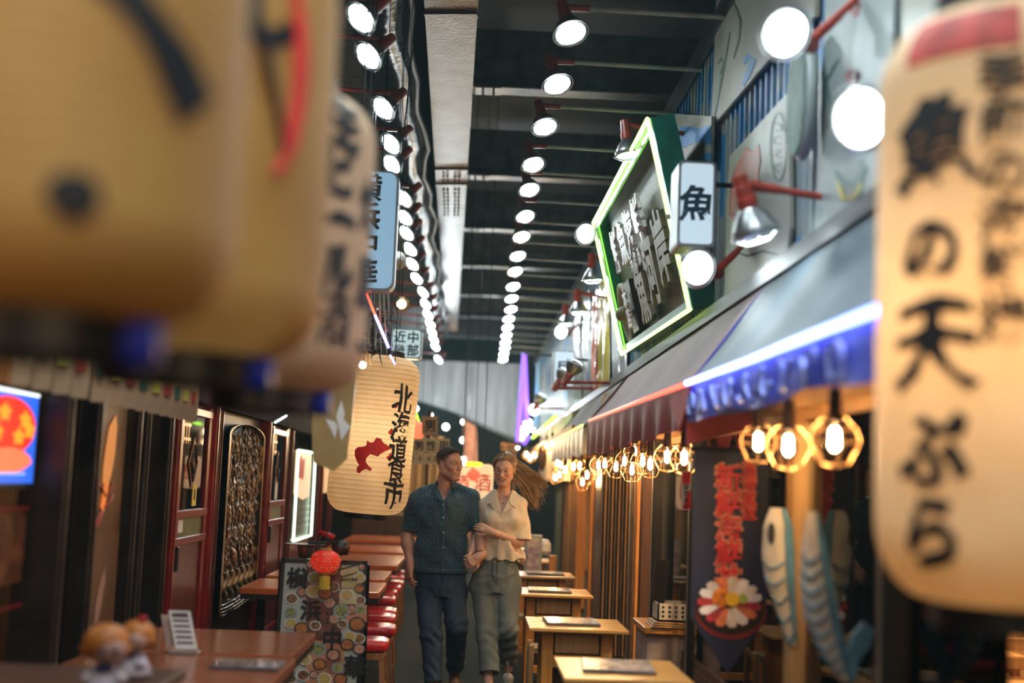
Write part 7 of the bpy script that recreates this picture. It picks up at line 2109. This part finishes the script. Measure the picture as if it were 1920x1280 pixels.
# cream shirt
M_cr = mat('cream_linen', (.66,.57,.42,1), .7, vary=.08, scale=20, bump=.3, bscale=200)
wr_ = wrows([(922,945,.085,.075,.03),(930,944,.125,.085,.015),(940,944,.150,.097,.006),(955,944,.162,.112,0),(976,943,.160,.128,-.008),(1005,942,.155,.12,-.004),(1035,943,.160,.12,0),(1050,944,.163,.12,0)])
F = Field(w_root+Vector((-.30,-.30,.88)), w_root+Vector((.32,.30,1.62)), .0052)
F.column(wr_, .02)
for q in (-1, 1): F.ell((wj(943,972).x+q*.062, YW-.088, wj(943,974).z), (.062,.055,.06), .04)
WSE = WSL.lerp(WEL,.93)+Vector((.012,0,-.005)); WSE2 = WSR.lerp(WER,.85)
F.cone(WSL+Vector((-.012,0,-.022)), WSE, .054, .074, .04); F.cone(WSR+Vector((.012,0,-.02)), WSE2, .052, .062, .04)
axis_cut(F, WSL, WSE, .070, 1); axis_cut(F, WSR, WSE2, .060, 1)
hz2 = wr_[0][0]+.004
F.cut(w_root+Vector((-.3,-.25,.88)), w_root+Vector((.3,.25,hz2+.04)), lambda X, Y, Z: np.maximum(Z-hz2-.012*np.sin(X*38)-.008*np.sin(X*71+1), np.abs(X-w_root.x-.02)-.165)+0*Y, .003)
F.column([(hz2-.06,wj(944,1050).x,YW,.145,.105),(hz2+.05,wj(944,1050).x,YW,.145,.105)], .003) if False else None
Vb2 = wj(939.5,963)
F.cut((Vb2.x-.12, YW-.3, Vb2.z-.01), (Vb2.x+.12, YW+.1, Vb2.z+.25), lambda X, Y, Z: np.maximum(np.abs(X-Vb2.x-(Z-Vb2.z)*.12)-(Z-Vb2.z)*.36, Y-(YW+.01)), .004)
F.cone(wj(929,926,.03), wj(908,943,.02), .030, .036, .03); F.cone(wj(961,926,.03), wj(980,944,.02), .030, .036, .03)
F.cone(wj(944,932,.02), hw.p(0,-.03,-.055), .050, .058, .004, True)
Ps, Fs = F.mesh(); Ps = smooth_pts(Ps, Fs, 2); Ns = normals(Ps, Fs)
fold = .004*sn(Ps,24,12,19)+.004*sn(Ps,-33,16,27,1.2)*sn(Ps,11,5,9,.5)+.002*sn(Ps,61,0,23,2)
hemz = np.clip((1.16-Ps[:, 2])/.15, 0, 1); fold += .006*hemz*sn(Ps,75,40,4)
Ps = Ps+Ns*fold[:, None]
mesh_obj('shirt', Ps-np.array(worg), Fs, M_cr, woman)
lapel('collar', [(929,916),(920,928),(911,944),(920,943),(928,940),(930,928)], wr_, M_cr, woman, worg, YW-.1, off=.014)
lapel('collar', [(921,943),(920,948),(930,957),(939,965),(934,950),(929,930)], wr_, M_cr, woman, worg, YW-.1, off=.010)
lapel('collar', [(961,920),(966,934),(970,952),(962,948),(956,944),(956,930)], wr_, M_cr, woman, worg, YW-.1, off=.014)
lapel('collar', [(957,945),(961,950),(950,958),(940,965),(947,950),(956,932)], wr_, M_cr, woman, worg, YW-.1, off=.010)
g = G()
pl_ = [(939,964),(938,990),(937,1020),(936,1049)]
for i in range(3):
    q = []
    for (px, py), s_ in ((pl_[i],-2.6),(pl_[i],2.6),(pl_[i+1],2.6),(pl_[i+1],-2.6)):
        p = atY(px+s_, py, YW-.1); y = front_of(wr_, p.x, p.z); q.append(atY(px+s_, py, y-.012)-Vector(worg))
    g.prism(q, (0,-.003,0))
obj('placket', g, M_cr, woman, local=True)
# chest pocket and cuff
q = []
for px, py in ((951,966),(970,968),(971,996),(952,994)):
    p = atY(px, py, YW-.1); y = front_of(wr_, p.x, p.z); q.append(atY(px, py, y-.014)-Vector(worg))
# necklace
pts = []
for u in np.linspace(0, 1, 15):
    px = 930+27*u; py = 921+20*math.sin(PI*u)**.9; p = atY(px, py, YW-.05)
    y = YW+.03-.085*math.sin(PI*u)-.04
    pts.append(atY(px, py, y-.018)-Vector(worg))
obj('necklace', G().tube(pts, .0011, 4), M_gold, woman, local=True)
obj('pendant', G().sphere(atY(943.5, 942, YW-.105)-Vector(worg), .007, 8, 6, (1,.5,1.3)), M_steel, woman, local=True)
M_jw = denim('grey_green_denim', (.085,.105,.10,1), (.17,.20,.19,1))
jw = sorted([(wj(px,py).z, wj(px,py).x, YW+dy, rx, ry) for py, px, rx, ry, dy in [(1036,937,.128,.098,0),(1055,935,.140,.105,0),(1075,931,.172,.12,.0),(1095,929,.190,.125,.005),(1110,929,.182,.12,.005)]])
jeans(jw, [(WHR,WKR,WAR+Vector((0,0,.10)),(.096,.074,.068,.070)),(WHL,WKL,WAL+Vector((0,0,.06)),(.096,.079,.062,.062))], M_jw, woman, worg,
      w_root+Vector((-.3,-.42,.04)), w_root+Vector((.3,.32,1.10)),
      [(WKR,.06,.004,75,.4),(WKL,.06,.008,70,-.5),(WAL+Vector((0,0,.16)),.09,.007,80,.3),(WHR+Vector((.0,0,.03)),.05,.003,60,.8),(WHL+Vector((-.0,0,.03)),.05,.003,60,-.9),(WHR+Vector((-.02,0,.10)),.03,.003,90,.2),(WHL+Vector((.02,0,.10)),.03,.003,90,-.2)], None)
def jl(name, pts, m, rad=.0025):
    o_ = []
    for px, py in pts:
        p = atY(px, py, YW-.1); y = front_of(jw, p.x, p.z); o_.append(atY(px, py, y-.003)-Vector(worg))
    return obj(name, G().tube(o_, rad, 5), m, woman, local=True)
M_seam = mat('dark_denim_seam', (.03,.038,.036,1), .7)
jl('fly_seam', [(924,1052),(923.5,1070),(925,1085),(929,1092)], M_seam); jl('fly_seam', [(932,1050),(932,1070),(931,1090),(930,1103)], M_seam)
jl('pocket_seam', [(946,1050),(950,1058),(960,1062),(974,1060)], M_seam); jl('pocket_seam', [(910,1052),(906,1060),(898,1066),(890,1068)], M_seam)
obj('fly_button', G().lathe([(.001,0),(.008,0),(.008,.004),(.001,.004)], atY(928.5,1053,front_of(jw, wj(928,1053).x, wj(928,1053).z)-.002)-Vector(worg), 12, ax=(0,-1,0), caps=False), M_gold, woman, local=True)
make_shoe(woman, worg, (WAR.x, WAR.y+.03, 0.0), (WAR.x+.0, WAR.y-.19, 0.0), M_shw, M_sole, M_sole)
make_shoe(woman, worg, (WAL.x+.0, WAL.y+.06, .05), (WAL.x+.01, WAL.y-.15, 0.0), M_shw, M_sole, M_sole)
# small round bag clip at her hip
obj('round_charm', G().lathe([(.001,0),(.022,0),(.025,.01),(.001,.014)], wj(980,1052,-.06)-Vector(worg), 16, ax=(0,-1,0), caps=False), M_strip, woman, local=True)
obj('ring', G().tube([wj(892,988,-.21)+Vector((0, math.cos(a)*.010, math.sin(a)*.010))-Vector(worg) for a in np.linspace(0,2*PI,14,endpoint=False)], .0018, 5, closed=True), M_gold, woman, local=True)
# hair: cap and flowing strands
F = Field(hw.c-Vector((.15,.15,.16)), hw.c+Vector((.16,.17,.16)), .004)
F.ell(hw.p(0,-.022,.042), np.array((.086,.102,.088))*hw.sc, .01, hw.M)
F.ell(hw.p(.0,-.055,-.02), np.array((.078,.065,.085))*hw.sc, .03, hw.M)
hc2 = np.array(hw.c); M2 = hw.M
def facecut(X, Y, Z):
    x, y, z = X-hc2[0], Y-hc2[1], Z-hc2[2]
    lx = x*M2[0,0]+y*M2[1,0]+z*M2[2,0]; ly = x*M2[0,1]+y*M2[1,1]+z*M2[2,1]; lz = x*M2[0,2]+y*M2[1,2]+z*M2[2,2]
    a = np.sqrt((lx/.062)**2+((lz+.028)/.100)**2)-1
    return np.maximum(a*.07, .012-ly)
F.cut(hc2-.16, hc2+.17, facecut, .006)
Ph, Fh = F.mesh(); Ph = smooth_pts(Ph, Fh, 1); Lh = hw.loc(Ph); Nh = normals(Ph, Fh)
Ph = Ph+Nh*(.0007*np.sin(np.arctan2(Lh[:, 0]+.01, Lh[:, 2]-.0)*90+3*np.sin(Lh[:, 1]*30)))[:, None]
def hair_mat(name, c, c2):
    m = mat(name, c, .36, color2=c2, scale=9, stretch=(1,1,3), bump=.2, bscale=60); return m
M_wh = hair_mat('ash_brown_hair', (.10,.055,.025,1), (.25,.15,.07,1))
M_wg = hair_mat('golden_hair', (.26,.14,.045,1), (.52,.33,.13,1))
hair = mesh_obj('hair', Ph-np.array(worg), Fh, M_wh, woman)
r2 = np.random.default_rng(3)
def path(t, lane):
    """lane 0 top .. 1 bottom of the wind-blown mass, in pixels at the woman's distance"""
    top = [(946,853),(966,858),(985,871),(1000,884),(1014,897),(1030,911)]
    bot = [(962,900),(972,914),(981,930),(989,944),(995,955),(997,966)]
    q = min(t, .9999)*5; i = min(int(q), 4); f = q-i
    w = f*f*(3-2*f)*.3+f*.7
    a = (top[i][0]*(1-w)+top[i+1][0]*w, top[i][1]*(1-w)+top[i+1][1]*w); b_ = (bot[i][0]*(1-w)+bot[i+1][0]*w, bot[i][1]*(1-w)+bot[i+1][1]*w)
    ln = lane+.07*math.sin(t*6+lane*5)*t
    return (a[0]*(1-ln)+b_[0]*ln, a[1]*(1-ln)+b_[1]*ln)
def lock_mass(nclump, per, rad, seed, front, hook):
    g = G(); r3 = np.random.default_rng(seed)
    for c_ in range(nclump):
        lane = r3.uniform(0, 1); dep = r3.uniform(.0, .09)-front; Lr = r3.uniform(.62, 1.02)
        ph = r3.uniform(0, 6.28); amp = r3.uniform(1.5, 5.0); hk = r3.uniform(-.3, 1)*hook
        for k in range(per):
            dl = r3.normal(0, .03); sp_ = r3.normal(0, 1.6); sd = r3.normal(0, .006); L2_ = Lr*r3.uniform(.85, 1.03)
            pts = []; n = 14
            for i in range(n):
                t = i/(n-1)*L2_
                x, y = path(t, min(1, max(0, lane+dl*(.4+t))))
                env = t**1.4
                y += amp*env*math.sin(ph+t*8)+sp_*env*.8; x += .6*amp*env*math.cos(ph+t*7)+sp_*env*.4
                if t > .72: y -= hk*((t-.72)/.3)**2*9; x += abs(hk)*((t-.72)/.3)**2*5
                pts.append(atY(x, y, YW+.03+dep*(.25+.75*t)+sd*t)-Vector(worg))
            g.tube(pts, rad, 3, rads=[rad*(.75+.5*math.sin(PI*i/(n-1)))*(1-.75*(i/(n-1))**3) for i in range(n)])
    return g
for nm, m_, args in (('hair_strands', M_wh, (70, 11, .0030, 3, .0, .6)), ('golden_hair_strands', M_wg, (46, 9, .0024, 9, .012, 1.2))):
    hs = obj(nm, lock_mass(*args), m_, woman, local=True, smooth=True); hs['kind'] = 'stuff'
g = G()
for k in range(26):
    lane = r2.uniform(0, .9); ph = r2.uniform(0, 6.28); pts = []
    for i in range(14):
        t = .35+.70*i/13
        x, y = path(min(t, 1), lane)
        e_ = max(0, t-.45)
        pts.append(atY(x+16*e_*math.cos(ph)**2+3*e_*math.sin(t*13+ph), y+22*e_*math.cos(ph*1.3)+5*e_*math.sin(t*12+ph*2), YW+.02)-Vector(worg))
    g.tube(pts, .0009, 3, rads=[.0010*(1-.5*i/13) for i in range(14)])
hs = obj('flyaway_hair', g, M_wg, woman, local=True, smooth=True); hs['kind'] = 'stuff'
# swept hair either side of the parting
def swept(side, n, seed, m_, nm):
    g = G(); r3 = np.random.default_rng(seed)
    ly_ = lambda u, t: (.086-.162*u)-(.088 if side > 0 else .062)*t**1.2*(1-.6*u)
    for k in range(n):
        u = r3.uniform(0, 1); pts = []
        for i in range(11):
            t = i/10
            ang = t*(2.15 if side > 0 else 2.45)*(.85+.15*u)
            kk = math.sqrt(max(.3, 1-((ly_(u,t)+.022)/.118)**2)); lx = -.006+side*math.sin(ang)*(.086*kk+r3.normal(0,.0012))
            lz = .040+math.cos(ang)*(.090*kk)-(.006*math.sin(PI*t))
            ly = (.086-.162*u)-(.088 if side > 0 else .062)*t**1.2*(1-.6*u)
            pts.append(hw.p(lx, ly, lz)-Vector(worg))
        g.tube(pts, .002, 3, rads=[.0024*(1-.4*(i/10)**2) for i in range(11)])
    hs = obj(nm, g, m_, woman, local=True, smooth=True); hs['kind'] = 'stuff'
swept(-1, 260, 5, M_wh, 'side_hair'); swept(1, 260, 6, M_wh, 'side_hair')
swept(1, 14, 8, M_wg, 'highlight_strands'); swept(-1, 10, 11, M_wg, 'highlight_strands')
